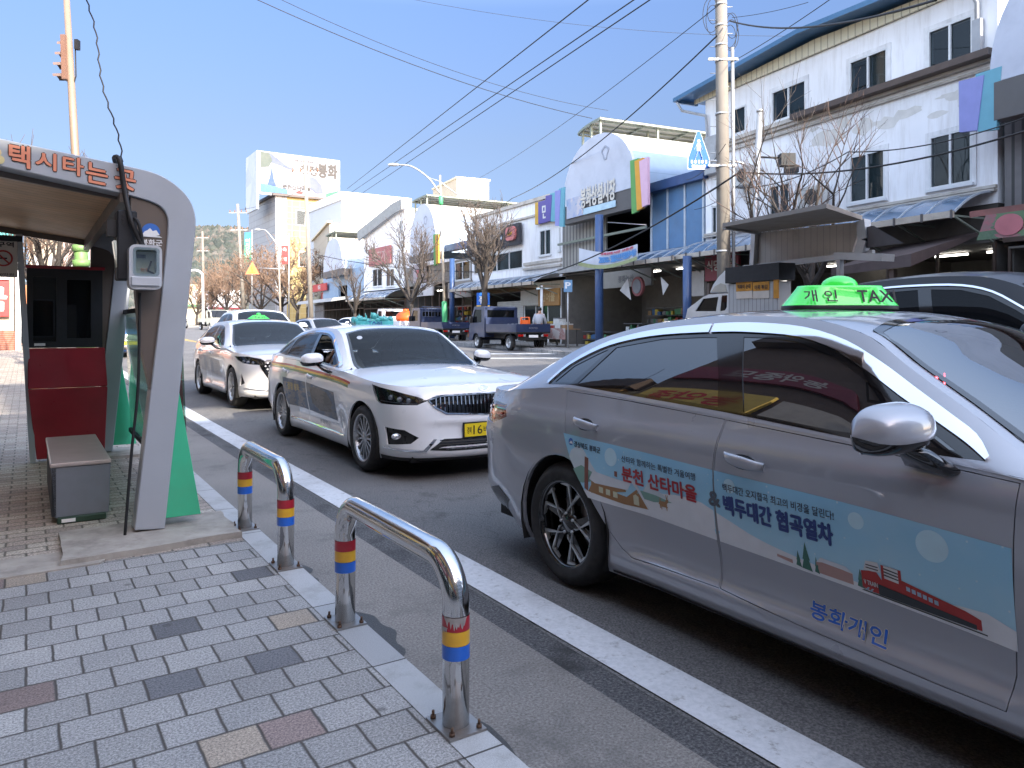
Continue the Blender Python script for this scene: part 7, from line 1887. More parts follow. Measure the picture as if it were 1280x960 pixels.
sign(F, t, F.u(531, .3), F.u(516, .3), F.z(523, 353, .3), F.z(523, 330, .3), .15, (.36, .30, .32), '정육', (.5, .1, .1), frac=.4)
m = MB(); text_mb(m, '054-2186', lambda x, z: Vector((F.u(523, .3) - x, .335, F.z(530, 369, .3) + z)), .9, .22, .03); m.build('sign_number', M_ink, t)
shop(F, t, .1, L - .1, zl - .2, 51, lights=2)
m = MB(); m.tube([(.25, 1.2, .1), (.25, 1.2, zb - .7)], .16, 10); m.build('blue_post', M_bluest, t)
def block(name, label, px0, px1, py_top, Y, dep, mat, zlow=0, dirn=(NX, NY), px_side=None, cat='building', build_extra=None):
 X0 = (px0 - 640) / FPX * Y; r = (px1 - 640) / FPX; w = (r * Y - X0) / (dirn[0] - r * dirn[1]); zt_ = CAMH + (HOR - py_top) / FPX * Y
 g = gnd(X0, Y); t = thing(name, label, cat, (X0, Y, g), math.atan2(dirn[1], dirn[0])); h = zt_ - g
 m = MB(); m.box(0, w, 0, dep, zlow, h); m.build('wall', mat, t)
 return t, w, h, X0, g
t, w_, h_, X0, g_ = block('roof_block', 'plain tan stair block standing above the second vaulted hall', 571, 611, 223, 63, 6, pmat('tan render', (.50, .42, .31), .8, dirt=.15), dirn=(.9, .43))
m = MB(); m.box(-.1, w_ + .1, -.1, 6.1, h_, h_ + .15); m.build('coping', M_cream, t)
F = Fac(506, 455); t = F.thing('white_house', 'white house with a long sloping eave and a faded red banner sign'); L = F.len
zt1, zt0 = F.z(458, 291), F.z(497, 262); zl = F.z(480, 362)
wn = [(F.u(478), F.u(466), F.z(472, 358), F.z(472, 336)), (F.u(493), F.u(483), F.z(488, 358), F.z(488, 336)), (F.u(506) + .3, F.u(500), F.z(503, 292), F.z(503, 275))]
shell(F, t, [(0, zl), (L, zl), (L, zt1), (F.u(497), zt0), (0, zt0)], wn, 10, M_wht)
for q in wn: window(F, t, *q, mull=1, blind=.5)
m = MB(); m.bar((L + .5, .3, zt1 - .2), (F.u(496), .3, zt0 + .05), .8, .15, (0, 1, 0)); m.bar((F.u(496), .3, zt0 + .05), (-.2, .3, zt0 + .2), .8, .15, (0, 1, 0)); m.build('roof', pmat('grey roof sheet', (.28, .29, .29), .6, dirt=.2), t)
sign(F, t, F.u(488, .2), F.u(461, .2), F.z(475, 331, .2), F.z(475, 309, .2), .1, (.36, .12, .12), '소고기', (.5, .35, .32), frac=.6)
awning(F, t, .2, L - .1, F.z(480, 364), F.z(480, 374), 1.5, 8)
shop(F, t, .1, L - .1, 2.6, 61, lights=0, goods=False)
F = Fac(455, 404); t = F.thing('market_hall', 'small vaulted hall with pale blue side sheets farthest down the street'); L = F.len
v = .9; uR, uL = F.u(428, v), F.u(404.5, v); zb = F.z(416, 338, v); zt = F.z(416, 297.5, v)
barrel(F, t, uR, uL, zb, zt, v, 14, emblem=False, sheetmat=M_sky1, canopy=((407.5, 294.5), (420, 288)))
zl = F.z(430, 372)
shell(F, t, [(0, zl), (L, zl), (L, zb), (0, zb)], [(F.u(434) , F.u(423), F.z(428, 375), F.z(428, 357))], 8, pmat('pale blue ribbed wall', (.25, .35, .48), .5, lines=[(0, .4, .05, (.18, .26, .36))]))
m = MB(); m.box(uR - .1, uL + .1, .4, .95, F.z(416, 346, v), zb); m.build('sign_board', M_signg, t)
sign(F, t, F.u(408, .3), F.u(391, .3), F.z(400, 364, .3), F.z(400, 355, .3), .2, (.45, .05, .05), '약국', (.6, .6, .6), frac=.7)
shop(F, t, .1, L - .1, zl - .1, 62, lights=0, goods=False)
m = MB(); m.hexa([(.5, .1, 3.0), (.5, 2.6, 2.6), (L, 2.6, 2.6), (L, .1, 3.0)][::-1], [(.5, .1, 3.2), (.5, 2.4, 2.9), (L, 2.4, 2.9), (L, .1, 3.2)][::-1]); m.build('bus_canopy', pmat('grey canopy', (.25, .26, .27), .5), t)
t, w_, h_, X0, g_ = block('metal_clad_hall', 'tall white metal clad hall rising behind the small vaulted hall', 427, 512, 240, 84, 12, M_metal)
m = MB(); m.box(-.15, w_ + .2, -.15, 12, h_ - .9, h_ + .05); m.build('parapet', pmat('white metal edge', (.68, .70, .74), .45), t)
m = MB();
m.box(-.03, 0, .6, 1.6, h_ - 4.6, h_ - 3.4); m.build('side_emblem', pmat('dull red emblem', (.25, .08, .06), .6), t)
F = Fac(P0=(-18.6, 76), P1=(-28.5, 103)); t = F.thing('beige_building', 'beige shop building with a stepped parapet left of the small vaulted hall'); L = F.len
zt = F.z(411, 280); zl = 4.0
wn = [(F.u(409), F.u(400), F.z(404, 349), F.z(404, 320))]
shell(F, t, [(0, zl - 1), (L, zl - 1), (L, zt), (0, zt)], wn, 10, M_beige)
window(F, t, *wn[0], mull=3, blind=0)
m = MB(); m.box(-.2, L, -.2, .25, zt, zt + .2); m.box(-.2, L, .0, .3, zl + 1.0, zl + 1.5); m.build('cornice', M_cream, t)
shop(F, t, .1, L - .1, 2.9, 71, lights=0, goods=False, depth=2)
sign(F, t, .6, 6.5, 3.0, 4.0, .1, (.40, .06, .05), '축협마트', (.6, .6, .6), frac=.6)
sign(F, t, 9, 16, 3.0, 3.8, .1, (.42, .40, .30))
YY = 112
t, w_, h_, X0, g_ = block('tall_yellow_building', 'tall yellow and grey tiled building carrying a big rooftop billboard', 345, 425, 245, YY, 16, M_yel)
m = MB(); m.box(-.10, -.0, -.0, 16, 0, h_); m.box(-.1, 1.6, -.1, -.0, 0, h_); m.build('grey_wall', M_gtile, t)
m = MB(); m.box(-.6, w_ + .4, -.6, 16.5, h_, h_ + .35); m.build('roof', pmat('dark roof edge', (.07, .06, .06), .6), t)
for (x, z, s_) in ((1.6 + 1.4, h_ - 4.2, 1), (w_ * .86, h_ - 4.2, 1), (1.6 + 1.8, h_ - 10.5, 1)):
 m = MB(); m.box(x, x + 1.5, -.06, .02, z, z + 2.4); wo = m.build('window', M_wframe, t); m = MB(); m.box(x + .12, x + 1.38, -.08, -.06, z + .12, z + 2.28); m.build('pane', M_wgl, wo)
bb = thing('billboard', 'big two sided billboard with snowy valley picture on the yellow building roof', 'billboard', (0, 0, 0), 0)
bx = (323.5 - 640) / FPX * (YY - 1.4); bb.location = (bx, YY - 1.4, g_ + h_ + .35); bb.rotation_euler = (0, 0, math.atan2(NY, NX))
rr_ = (425 - 640) / FPX; bw = (rr_ * (YY - 1.4) - bx) / (NX - rr_ * NY); bh = (CAMH + (HOR - 188) / FPX * (YY - 1.4)) - (g_ + h_ + .35)
m = MB(); m.box(0, bw, 0, .3, -.3, bh); m.build('front_panel', pmat('billboard white', (.21, .22, .26), .5, 0, .03, .3), bb)
m = MB(); m.box(-.3, -.0, .0, 6.5, -2.5, bh); m.build('side_panel', picture('pale side picture', [(.42, .47, .55), (.48, .52, .58), (.38, .43, .52), (.5, .53, .58)], .35), bb)
def bbp(name, pts, col, off):
 m = MB(); m.prism([(p[0] * bw, p[1] * bh) for p in pts], Matrix(((1, 0, 0, 0), (0, 0, 1, 0), (0, 1, 0, 0), (0, 0, 0, 1))), -off, -off - .01); m.build(name, col if not isinstance(col, tuple) else pmat('bb %.2f %.2f %.2f' % col, col, .6, 0, .15, .6), bb)
bbp('mountain_ridge', [(.02, .98), (.14, .97), (.22, .86), (.32, .72), (.45, .62), (.36, .62), (.24, .70), (.15, .74), (.02, .60)], (.05, .07, .13), .02)
bbp('forest_slope', [(.02, .98), (.12, .97), (.16, .80), (.12, .64), (.02, .60)], (.04, .06, .055), .04)
bbp('village_snow', [(.02, .55), (.18, .68), (.36, .58), (.58, .55), (.72, .42), (.74, .25), (.5, .18), (.02, .22)], picture('snowy village', [(.25, .29, .38), (.15, .18, .28), (.34, .36, .42), (.05, .06, .10), (.30, .32, .38)], 1.6), .05)
bbp('blue_fir', [(.10, .20), (.20, .18), (.175, .35), (.165, .48), (.15, .64), (.135, .48), (.12, .35)], (.015, .05, .22), .07)
bbp('blue_hill', [(.60, .50), (.68, .48), (.76, .32), (.78, .12), (.70, .1), (.62, .2)], (.07, .09, .22), .08)
bbp('blue_edge', [(.02, .22), (.2, .17), (.34, .12), (.34, .02), (.02, .02)], (.03, .13, .32), .08)
bbp('green_edge', [(.82, .02), (.98, .02), (.98, .22), (.82, .12)], (.02, .15, .08), .08)
bbp('red_dots', [(.45, .06), (.52, .05), (.53, .10), (.48, .12), (.45, .10)], (.35, .03, .03), .1)
m = MB(); fb = lambda x0, z0: (lambda x, z: Vector((x0 * bw + x, -.10, z0 * bh + z)))
text_mb(m, '청정', fb(.50, .54), .20 * bw, .24 * bh, .02); text_mb(m, '봉화', fb(.72, .52), .24 * bw, .34 * bh, .04); text_mb(m, '아름다운 자연 행복한 고장', fb(.42, .84), .30 * bw, .05 * bh, .02); text_mb(m, '분천산타마을', fb(.28, .14), .34 * bw, .12 * bh, .03); m.build('billboard_lettering', M_ink, bb)
t, w_, h_, X0, g_ = block('row_house', 'beige shop row beyond the booth at the left bend of the street', 36, 78, 296, 74, 8, pmat('dull beige wall', (.27, .23, .18), .8, dirt=.3))
for k in range(2): m = MB(); m.box(w_ * (k + .15) / 2, w_ * (k + .8) / 2, -.05, .02, h_ * .6, h_ * .8); m.build('window', M_gtile, t)
t, w_, h_, X0, g_ = block('row_house', 'pinkish shop row beyond the booth beside the green pole base', 79, 140, 300, 76, 8, pmat('pinkish render', (.34, .26, .25), .8, dirt=.2))
for k in range(3): m = MB(); m.box(w_ * (k + .15) / 3, w_ * (k + .8) / 3, -.05, .02, h_ * .6, h_ * .8); m.build('window', M_gtile, t)
m = MB(); m.box(-.2, w_ + .2, -1.6, 0, h_ * .42, h_ * .47); m.build('awning', pmat('orange awning', (.5, .18, .08), .7), t)
for i, (px0, px1, py, Y, mat, lab) in enumerate(((352, 372, 345, 125, M_cream, 'low cream shop far down the street'), (330, 352, 352, 135, M_beige, 'low beige shop beside the cream one far down the street'), (262, 300, 362, 150, M_wht, 'low white building closing the far end of the street'), (225, 262, 355, 155, M_cream, 'cream building at the far end of the street behind the lamp'))):
 t, w_, h_, X0, g_ = block('distant_shop', lab, px0, px1, py, Y, 8, mat)
 m = MB(); m.box(-.3, w_ + .3, -.9, 0, h_ * .45, h_ * .5); m.build('awning', pmat('dist awn %d' % i, ((.35, .06, .05), (.5, .3, .05), (.3, .05, .06), (.08, .2, .1))[i], .6), t)
 for k in range(3): m = MB(); m.box(w_ * (k + .2) / 3, w_ * (k + .8) / 3, -.05, .02, h_ * .58, h_ * .85); m.build('window', M_gtile, t)
M_dkbr = pmat('dark brown brick', (.13, .085, .065), .8, 0, .15, 2, lines=[(2, .08, .01, (.2, .18, .16))])
def lrow(a0, a1, b, h0_, mat, name, label, seed, signcol, stext, tcol, scol2=(.4, .36, .3)):
 """shops whose fronts face the road across the near pavement"""
 P0 = S(a1, b); P1 = S(a0, b); Fl = Fac(P0=(P0.x, P0.y), P1=(P1.x, P1.y)); t = Fl.thing(name, label); L = Fl.len; h = h0_ + (6.2 if a0 < 12 else 1.5)
 ws = []
 n = max(1, int(L / 3.2))
 for i in range(n): u = L * (i + .25) / n; ws.append((u, u + L / n * .5, 4.4, 5.8))
 shell(Fl, t, [(0, 3.1), (L, 3.1), (L, h), (0, h)], ws, 7, mat)
 for q in ws: window(Fl, t, *q, mull=1, blind=.5)
 shop(Fl, t, .1, L - .1, 2.5, seed, lights=2, warm=True, opened=False, depth=3.0)
 s_ = sign(Fl, t, .1, L - .1, 2.5, 3.6, .02, signcol, stext, tcol, frac=.6)
 sign(Fl, t, .6, L * .45, 3.7, 4.25, .03, scol2)
 sign(Fl, t, .4, L * .62, 6.0, 7.4, .05, (.62, .44, .10), stext[:3], (.5, .04, .03), frac=.6); sign(Fl, t, L * .66, L - .3, 6.0, 7.2, .05, scol2); sign(Fl, t, .3, L - .3, 8.4, 9.6, .05, (.24, .03, .05), stext, (.6, .55, .5), frac=.6) if h > 10 else None
 m = MB(); m.box(0, L, .0, .5, h - .9, h); m.build('dark_eave', M_brownf, t)
 return t, Fl
lrow(-4.2, .4, -3.4, 6.8, M_dkbr, 'shop_house', 'brown brick shop house behind the camera with a yellow sign', 81, (.62, .44, .10), '봉화식당 3339', (.5, .04, .03), (.5, .08, .06))
lrow(.6, 5.6, -3.4, 6.2, M_dkbr, 'shop_house', 'dark brick shop house beside the pavement with dark red and yellow signs', 82, (.28, .03, .04), '정다방 커피', (.6, .55, .5), (.62, .44, .10))
lrow(5.8, 12.0, -3.5, 7.2, M_dkbr, 'shop_house', 'brown shop house level with the taxi shelter', 83, (.62, .42, .08), '농약종묘', (.7, .7, .6), (.5, .45, .4))
lrow(12.2, 20, -3.6, 6.6, M_cream, 'shop_house', 'cream shop house beyond the taxi shelter with a blue sign', 84, (.06, .14, .35), '전자마트', (.7, .7, .7), (.5, .3, .1))
lrow(20.2, 31, -3.8, 7.5, M_wht, 'shop_house', 'white shop house near the bend with an orange sign', 85, (.55, .2, .05), '한우직판장', (.7, .65, .5), (.3, .05, .05))
lrow(-14, -4.4, -3.4, 8.0, M_beige, 'shop_house', 'beige shop house farthest behind the camera', 86, (.4, .06, .05), '통닭 호프', (.7, .65, .3), (.1, .2, .4))
Pp0 = S(37, -9); Pp1 = S(37, -.46)
t = thing('pharmacy', 'sunlit beige pharmacy with a red lettered sign at the left edge', 'building', (Pp0.x, Pp0.y, gnd(Pp0.x, Pp0.y)), RZ)
W_ = 8.54
m = MB(); m.box(0, W_, 0, 9, .9, 5.6); m.build('wall', pmat('sunlit beige tiles', (.46, .40, .31), .7, 0, .06, 1, lines=[(2, .6, .02, (.3, .26, .2))]), t)
m = MB(); m.box(-.02, W_ + .03, -.04, 0, .0, .95); m.box(W_, W_ + .05, 0, 9, 0, .95); m.build('brick_plinth', pmat('red brick plinth', (.30, .11, .07), .8, 0, .1, 2, lines=[(2, .08, .01, (.3, .28, .25))]), t)
m = MB(); m.box(W_ - 5, W_ + .25, -.5, -.04, 4.85, 5.5); m.build('teal_fascia', pmat('teal fascia', (.05, .35, .36), .6), t)
def psign(u0, u1, z0, z1, col, text, tcol, h, bold=.05):
 m = MB(); m.box(u0, u1, -.25, -.04, z0, z1); s_ = m.build('sign_board', pmat('sign %.2f %.2f %.2f' % col, col, .5), t); m = MB()
 w = min(u1 - u0 - .2, h * glyphs(text)[2]); text_mb(m, text, lambda x, z: Vector((u1 - w - .12 + x, -.262, (z0 + z1) / 2 - h / 2 + z)), w, h, bold); m.build('sign_lettering', pmat('letters %.2f %.2f %.2f' % tcol, tcol, .5), s_)
psign(W_ - 3.2, W_ - .15, 1.55, 3.0, (.48, .03, .03), '염약국', (.75, .73, .7), .95)
psign(W_ - 3.2, W_ - .15, 3.05, 4.2, (.62, .62, .60), '약', (.1, .1, .12), .6)
m = MB(); m.box(W_ + .05, W_ + .25, -.3, .1, 0, 4.4); m.build('white_pier', M_wframe, t)
m = MB(); m.box(W_ + .25, W_ + 2.6, 1.0, 3.5, 2.5, 2.9); m.box(W_ + .25, W_ + 2.6, .8, 1.0, 2.1, 2.9); m.build('orange_awning', pmat('orange awning', (.5, .18, .08), .7), t)
for i, (b0, b1, h, lab) in enumerate(((-12.0, 1.9, 15.8, 'unseen pale office block added behind the camera to shade the street'), (2.0, 26.0, 16.8, 'unseen taller office block with rooftop board added behind the camera to shade the street'))):  # unseen blocks added to cast shade over the near road and pavement
 P0, P1 = S(-20, b0), S(-20, b1); Fr = Fac(P0=(P0.x, P0.y), P1=(P1.x, P1.y)); t = Fr.thing('shade_block', lab); L = Fr.len; n = max(1, int(L / 3.5)); ws = []
 for f in range(5):
  for k in range(n): u = L * (k + .2) / n; ws.append((u, u + L / n * .6, .9 + f * 3.1, 2.5 + f * 3.1))
 shell(Fr, t, [(0, 0), (L, 0), (L, h), (0, h)], ws, 8, M_metal if i else M_beige)
 for q in ws: window(Fr, t, *q, mull=1, blind=.5, sill=False)
 m = MB(); m.box(-.1, L + .1, -8.1, .2, h - .2, h + .02); m.build('coping', M_brownf, t)
 if i:
  m = MB(); m.box(0, L, -1.0, -.8, h + 1.45, h + 4.6); m.build('shade_board', M_metal, t); m = MB()  # added board; the gap under it lets a strip of sun through
  for k in range(9): u = L * (k + .5) / 9; m.box(u - .08, u + .08, -1.3, -1.1, h, h + 4.2)
  m.build('board_posts', M_steelg, t)
# ================================================================ TREES
M_bark = pmat('dark bark', (.045, .038, .034), .9, 0, .3, 12, .5, 40)
M_bark2 = pmat('brown bark', (.16, .11, .08), .9, 0, .3, 12, .4, 40)
M_twig = pmat('brown twigs', (.10, .08, .068), .85, 0, .3, 8)
M_leafd = pmat('dry brown leaves', (.12, .078, .05), .9, 0, .35, 5)
def rot_about(v, ax, a): return Matrix.Rotation(a, 3, ax) @ v
def tree(name, label, loc, h, seed, spread=1.0, trunk_r=.14, fork=.35, barkm=None, twigm=None, leaves=0, lean=0, dens=1.0, group='bare street trees', nmain=4, upward=.6, thin=1.0):
 rr = random.Random(seed); t = thing(name, label, 'tree', loc, 0, group)
 tk, tw, lf = MB(), MB(), MB()
 z0 = h * fork
 pts = [Vector((0, 0, -.1))]; p = Vector((0, 0, 0))
 for i in range(5):
  p = Vector((lean * i / 5 + rr.uniform(-.05, .05), rr.uniform(-.05, .05), z0 * (i + 1) / 5)); pts.append(p.copy())
 tk.tube(pts, [trunk_r * 1.25] + [trunk_r * (1 - .08 * i) for i in range(5)], 8)
 def branch(mb, p, d, ln, r, lev, n=6):
  k = 5; pts = [p.copy()]; q = p.copy(); dd = d.copy()
  for i in range(k):
   dd = (dd + Vector((rr.uniform(-.16, .16), rr.uniform(-.16, .16), rr.uniform(-.04, .14) * upward))).normalized(); q = q + dd * ln / k; pts.append(q.copy())
  rs = [r * (1 - .65 * i / k) for i in range(k + 1)]
  mb.tube(pts, rs, n if r > .02 else 4, cap=False)
  return pts, dd
 def twigs(pts, lev, r, ln):
  nn = int((5 if lev == 1 else 6 if lev == 2 else 4) * dens)
  for i in range(nn):
   j = rr.randint(1, len(pts) - 1) if i else len(pts) - 1; b = pts[j]
   base = (pts[j] - pts[j - 1]).normalized(); ax = base.orthogonal().normalized(); ax = rot_about(ax, base, rr.uniform(0, 6.28))
   d = rot_about(base, ax, rr.uniform(.3, .95)); d.z += .35 * upward; d.normalize()
   l2 = ln * rr.uniform(.42, .72); r2 = r * (.42 if lev == 1 else .5)
   if lev < 3:
    pp, _ = branch(tk if lev == 1 else tw, b, d, l2, max(.006 * thin, r2), lev + 1, 5); twigs(pp, lev + 1, max(.008, r2), l2)
   else:
    pp = [b, b + d * l2 * .5 + Vector((rr.uniform(-.04, .04), rr.uniform(-.04, .04), .03)), b + d * l2 + Vector((0, 0, .06 * upward))]
    tw.tube(pp, [.0075 * thin, .006 * thin, .004 * thin], 3, cap=False)
    for _ in range(leaves):
     c = pp[rr.randint(1, 2)] + Vector((rr.uniform(-.12, .12), rr.uniform(-.12, .12), rr.uniform(-.12, .12))); s_ = rr.uniform(.03, .07) * (1.5 if leaves > 1 else 1)
     a = Vector((rr.uniform(-1, 1), rr.uniform(-1, 1), rr.uniform(-1, 1))).normalized(); b2 = a.orthogonal().normalized()
     lf.add([c + a * s_, c + b2 * s_ * .6, c - a * s_, c - b2 * s_ * .6], [(0, 1, 2, 3)])
 for i in range(nmain):
  az = 2 * math.pi * (i + rr.uniform(-.2, .2)) / nmain; el = rr.uniform(.75, 1.2) if i else 1.4
  d = Vector((math.cos(az) * math.cos(el) * spread, math.sin(az) * math.cos(el) * spread, math.sin(el))).normalized()
  pts_, dd = branch(tk, p - Vector((0, 0, rr.uniform(0, z0 * .12))), d, (h - z0) * rr.uniform(.55, .72), trunk_r * .62, 1, 7)
  twigs(pts_, 1, trunk_r * .5, (h - z0) * .55)
 tk.build('trunk', barkm or M_bark, t); tw.build('crown', twigm or M_twig, t)
 if lf.f: lf.build('leaves', M_leafd, t)
 return t
def on_far(px, off=3.0):
 """point on the far pavement seen in photo column px"""
 P = [wall_off(i, off) for i in range(len(W_PTS))]; r = (px - 640) / FPX
 for i in range(len(P) - 1):
  a, d = Vector(P[i]), Vector(P[i + 1]) - Vector(P[i]); den = d.x - r * d.y; t = (r * a.y - a.x) / den
  if -1e-6 <= t <= 1 + 1e-6 and (a + d * t).y > 0: q = a + d * t; return Vector((q.x, q.y, gnd(q.x, q.y) + .13))
def topz(px, py, p): return CAMH + (HOR - py) / FPX * p.y - p.z
def ftree(px, py, off, label, seed, **k):
 p = on_far(px, off); return tree('bare_tree', label, p, topz(px, py, p), seed, **k)
ftree(962, 158, 3.0, 'bare tree before the white house, left of the pair and nearest the concrete pole', 3, spread=1.0, trunk_r=.12, fork=.36, nmain=4, dens=.95, upward=.9, thin=.7)
ftree(1012, 150, 3.0, 'bare tree before the white house, right of the pair under its middle windows', 5, spread=1.1, trunk_r=.12, fork=.36, nmain=5, dens=.95, upward=.9, thin=.7, twigm=pmat('dark twigs', (.12, .08, .065), .85, 0, .3, 8))
ftree(606, 262, 3.0, 'bare dark tree in front of the black lettered sign', 6, spread=.9, trunk_r=.20, fork=.40, nmain=5, dens=1.25, thin=1.6, upward=.9)
ftree(515, 283, 3.0, 'bare tree with forked limbs in front of the second vaulted hall', 7, spread=1.2, trunk_r=.17, fork=.34, nmain=5, dens=1.2, thin=2.0)
ftree(443, 318, 3.0, 'small bare tree with upright limbs before the small vaulted hall', 8, spread=1.2, trunk_r=.16, fork=.28, nmain=4, thin=2.0, dens=.9)
TW2 = pmat('sunlit tan twigs', (.20, .13, .09), .85, 0, .3, 4)
for i, (px, Y, py, lab, sp_) in enumerate(((352, 88, 298, 'wide brown crowned tree below the red vertical banner', 1.5), (326, 96, 320, 'dark trunked tree beside the far utility pole', 1.1), (372, 82, 318, 'brown bushy tree left of the concrete pole', 1.4), (283, 105, 328, 'rounded tan brown tree standing over the far white truck', 1.5), (262, 118, 345, 'tan brown tree at the left end of the far row', 1.4), (305, 112, 335, 'tan brown tree between the rounded tree and the far pole', 1.3), (246, 100, 350, 'dark bare tree next to the arched white lamp arm', 1.2))):
 x = (px - 640) / FPX * Y; g = gnd(x, Y); h = CAMH + (HOR - py) / FPX * Y - g
 tree('brown_tree', lab, (x, Y, g), h, 20 + i, spread=sp_ * 1.15, trunk_r=.22, fork=.26, nmain=6, dens=1.0, thin=4.0, leaves=3 if i not in (1, 6) else 0, barkm=M_bark, twigm=TW2, group='trees down the street')
tree('bare_tree', 'bare tree behind the taxi shelter seen through its upper opening', S(25.8, .6, ZP), 6.0, 41, spread=1.3, trunk_r=.16, nmain=5, dens=1.1, thin=1.5)
tree('bare_tree', 'bare tree beside the pharmacy at the left edge', S(44, .5, ZP), 7.5, 42, spread=1.3, trunk_r=.18, nmain=5, thin=2, twigm=TW2)
# ================================================================ POLES, LAMPS, SIGNS
M_cpole = pmat('weathered concrete pole', (.20, .18, .155), .9, 0, .1, 2, .3, 60, dirt=.45, dirtcol=(.16, .14, .12), streak=True)
M_galv = pmat('galvanised steel', (.42, .43, .44), .45, .6, .08, 4, dirt=.2)
M_lpole = pmat('pale painted lamp pole', (.36, .31, .25), .5, .2, .1, 2, dirt=.3)
M_gband = pmat('green pole sleeve', (.05, .30, .12), .5, 0, .1, 5)
M_por = pmat('brown porcelain', (.16, .08, .05), .3)
def steps(m, p0, p1, r, n):
 for i in range(n):
  q = Vector(p0) + (Vector(p1) - Vector(p0)) * (i + .5) / n; a = (i % 2) * math.pi
  m.tube([q, q + Vector((math.cos(a) * (r + .16), math.sin(a) * (r + .16), 0))], .012, 4)
P1p = on_far(906, 3.05)
t = thing('utility_pole', 'tall concrete utility pole in front of the white three storey building', 'pole', P1p, 0)
m = MB(); m.tube([(0, 0, -.1), (-.06, 0, 6), (-.14, 0, 13.5)], [.20, .178, .15], 20); m.build('shaft', M_cpole, t)
m = MB()
for z in (3.2, 5.6, 7.1, 8.6, 9.05, 9.6, 10.2): m.tube([(-.03 - z * .008, 0, z), (-.03 - z * .008, 0, z + .06)], .205 - z * .003, 16)
for z in (5.62, 8.62): m.bar((-.5, -.1, z + .03), (.35, -.1, z + .03), .06, .06)
m.build('clamp_bands', M_galv, t)
m = MB(); steps(m, (-.05, 0, 3.2), (-.13, 0, 13), .17, 26); m.build('climbing_steps', M_galv, t)
m = MB(); m.box(.14, .42, -.2, .12, 2.4, 2.6); m.tube([(.24, -.05, 0), (.23, -.05, 5.4), (.2, -.05, 9)], .05, 8); m.build('conduit', M_galv, t)
m = MB()
for i in range(7):
 a = i * .9; cx_, cz_ = -.1 + (.32 if i % 2 else .25) * (1 if i < 4 else -1), 9.3 + .12 * i; rr_ = .28 + .05 * (i % 3)
 m.tube([(cx_ + rr_ * .6 * math.cos(t_), .1 * math.sin(a), cz_ + rr_ * 1.3 * math.sin(t_)) for t_ in [2 * math.pi * k / 16 for k in range(17)]], .009, 4)
m.build('wire_coils', M_cab, t)
t = thing('crossing_sign', 'blue pedestrian crossing sign on a bent arm beside the concrete pole', 'sign', P1p, 0)
Yp = P1p.y
def cl(px, py, Y=Yp): p = at(px, py, Y); return p - P1p
def tri(px0, px1, py0, py1, Y): return None
a_, b_ = cl(859, 212), cl(887, 163); cxm = (a_.x + b_.x) / 2
m = MB(); Mz = Matrix(((1, 0, 0, 0), (0, 0, 1, a_.y), (0, 1, 0, 0), (0, 0, 0, 1)))
oc = [(a_.x, a_.z), (b_.x, a_.z), (b_.x, a_.z + .26), (cxm + .03, b_.z), (cxm - .03, b_.z), (a_.x, a_.z + .26)]
oc = [(a_.x + .02, a_.z), (b_.x - .02, a_.z), (b_.x, a_.z + .05), (b_.x - .01, a_.z + .30), (cxm + .04, b_.z - .02), (cxm - .04, b_.z - .02), (a_.x + .01, a_.z + .30), (a_.x, a_.z + .05)]
m.prism(oc, Mz, -.03, .0); m.build('sign_back', fm('sign white', (.7, .72, .75)), t)
m = MB(); m.prism([(cxm + (p[0] - cxm) * .94, (a_.z + b_.z) / 2 + (p[1] - (a_.z + b_.z) / 2) * .96) for p in oc], Mz, -.036, -.030); m.build('sign_face', fm('crossing blue', (.01, .11, .40)), t)
m = MB(); z0 = a_.z; yy = a_.y - .043
m.prism([(cxm + .045 * math.cos(t_), z0 + .80 + .045 * math.sin(t_)) for t_ in [2 * math.pi * k / 12 for k in range(12)]], Mz, -.04, -.037)
m.prism([(cxm - .05, z0 + .73), (cxm + .05, z0 + .73), (cxm + .06, z0 + .52), (cxm - .05, z0 + .52)], Mz, -.041, -.038)
m.bar((cxm - .04, yy, z0 + .72), (cxm - .13, yy, z0 + .56), .004, .04, (0, 1, 0)); m.bar((cxm + .04, yy, z0 + .72), (cxm + .10, yy, z0 + .55), .004, .035, (0, 1, 0))
m.bar((cxm - .02, yy, z0 + .53), (cxm - .11, yy, z0 + .26), .004, .05, (0, 1, 0)); m.bar((cxm + .03, yy, z0 + .53), (cxm + .11, yy, z0 + .27), .004, .05, (0, 1, 0))
for i in range(5): m.box(cxm - .22 + .1 * i, cxm - .165 + .1 * i, yy, yy + .003, z0 + .17, z0 + .26)
text_mb(m, '횡단보도', lambda x, z: Vector((cxm - .2 + x, yy, z0 + .03 + z)), .40, .10, .05); m.build('walking_figure', fm('sign white', (.7, .72, .75)), t)
m = MB(); pA, pB, pC, pD = cl(886, 201), cl(922, 202), cl(940, 222), cl(948, 262)
m.tube([pA, pB] + [Vector(q) for q in spl([tuple(pB), tuple(cl(934, 208)), tuple(pC), tuple(cl(946, 240)), tuple(pD)], 4)], .035, 8); m.build('sign_arm', M_galv, t)
t = thing('camera_pole', 'leaning grey steel pole carrying a camera among the bare branches', 'pole', P1p, 0)
m = MB(); b0, b1 = cl(934, 400, Yp - .3), cl(950, 140, Yp - .3); b0.z = -.1; m.tube([b0, b1], .085, 12); m.tube([b1, b1 + Vector((0, 0, .06))], .1, 12); m.build('shaft', M_galv, t)
m = MB(); c0_, c1_ = cl(942, 196, Yp - .3), cl(990, 198, Yp - .3); m.tube([c0_, c1_], .03, 8); m.box(c1_.x - .35, c1_.x + .05, c1_.y - .15, c1_.y + .15, c1_.z - .22, c1_.z + .12); m.box(c1_.x - .2, c1_.x + .16, c1_.y - .1, c1_.y + .1, c1_.z - .40, c1_.z - .2); m.build('camera', M_blkf, t)
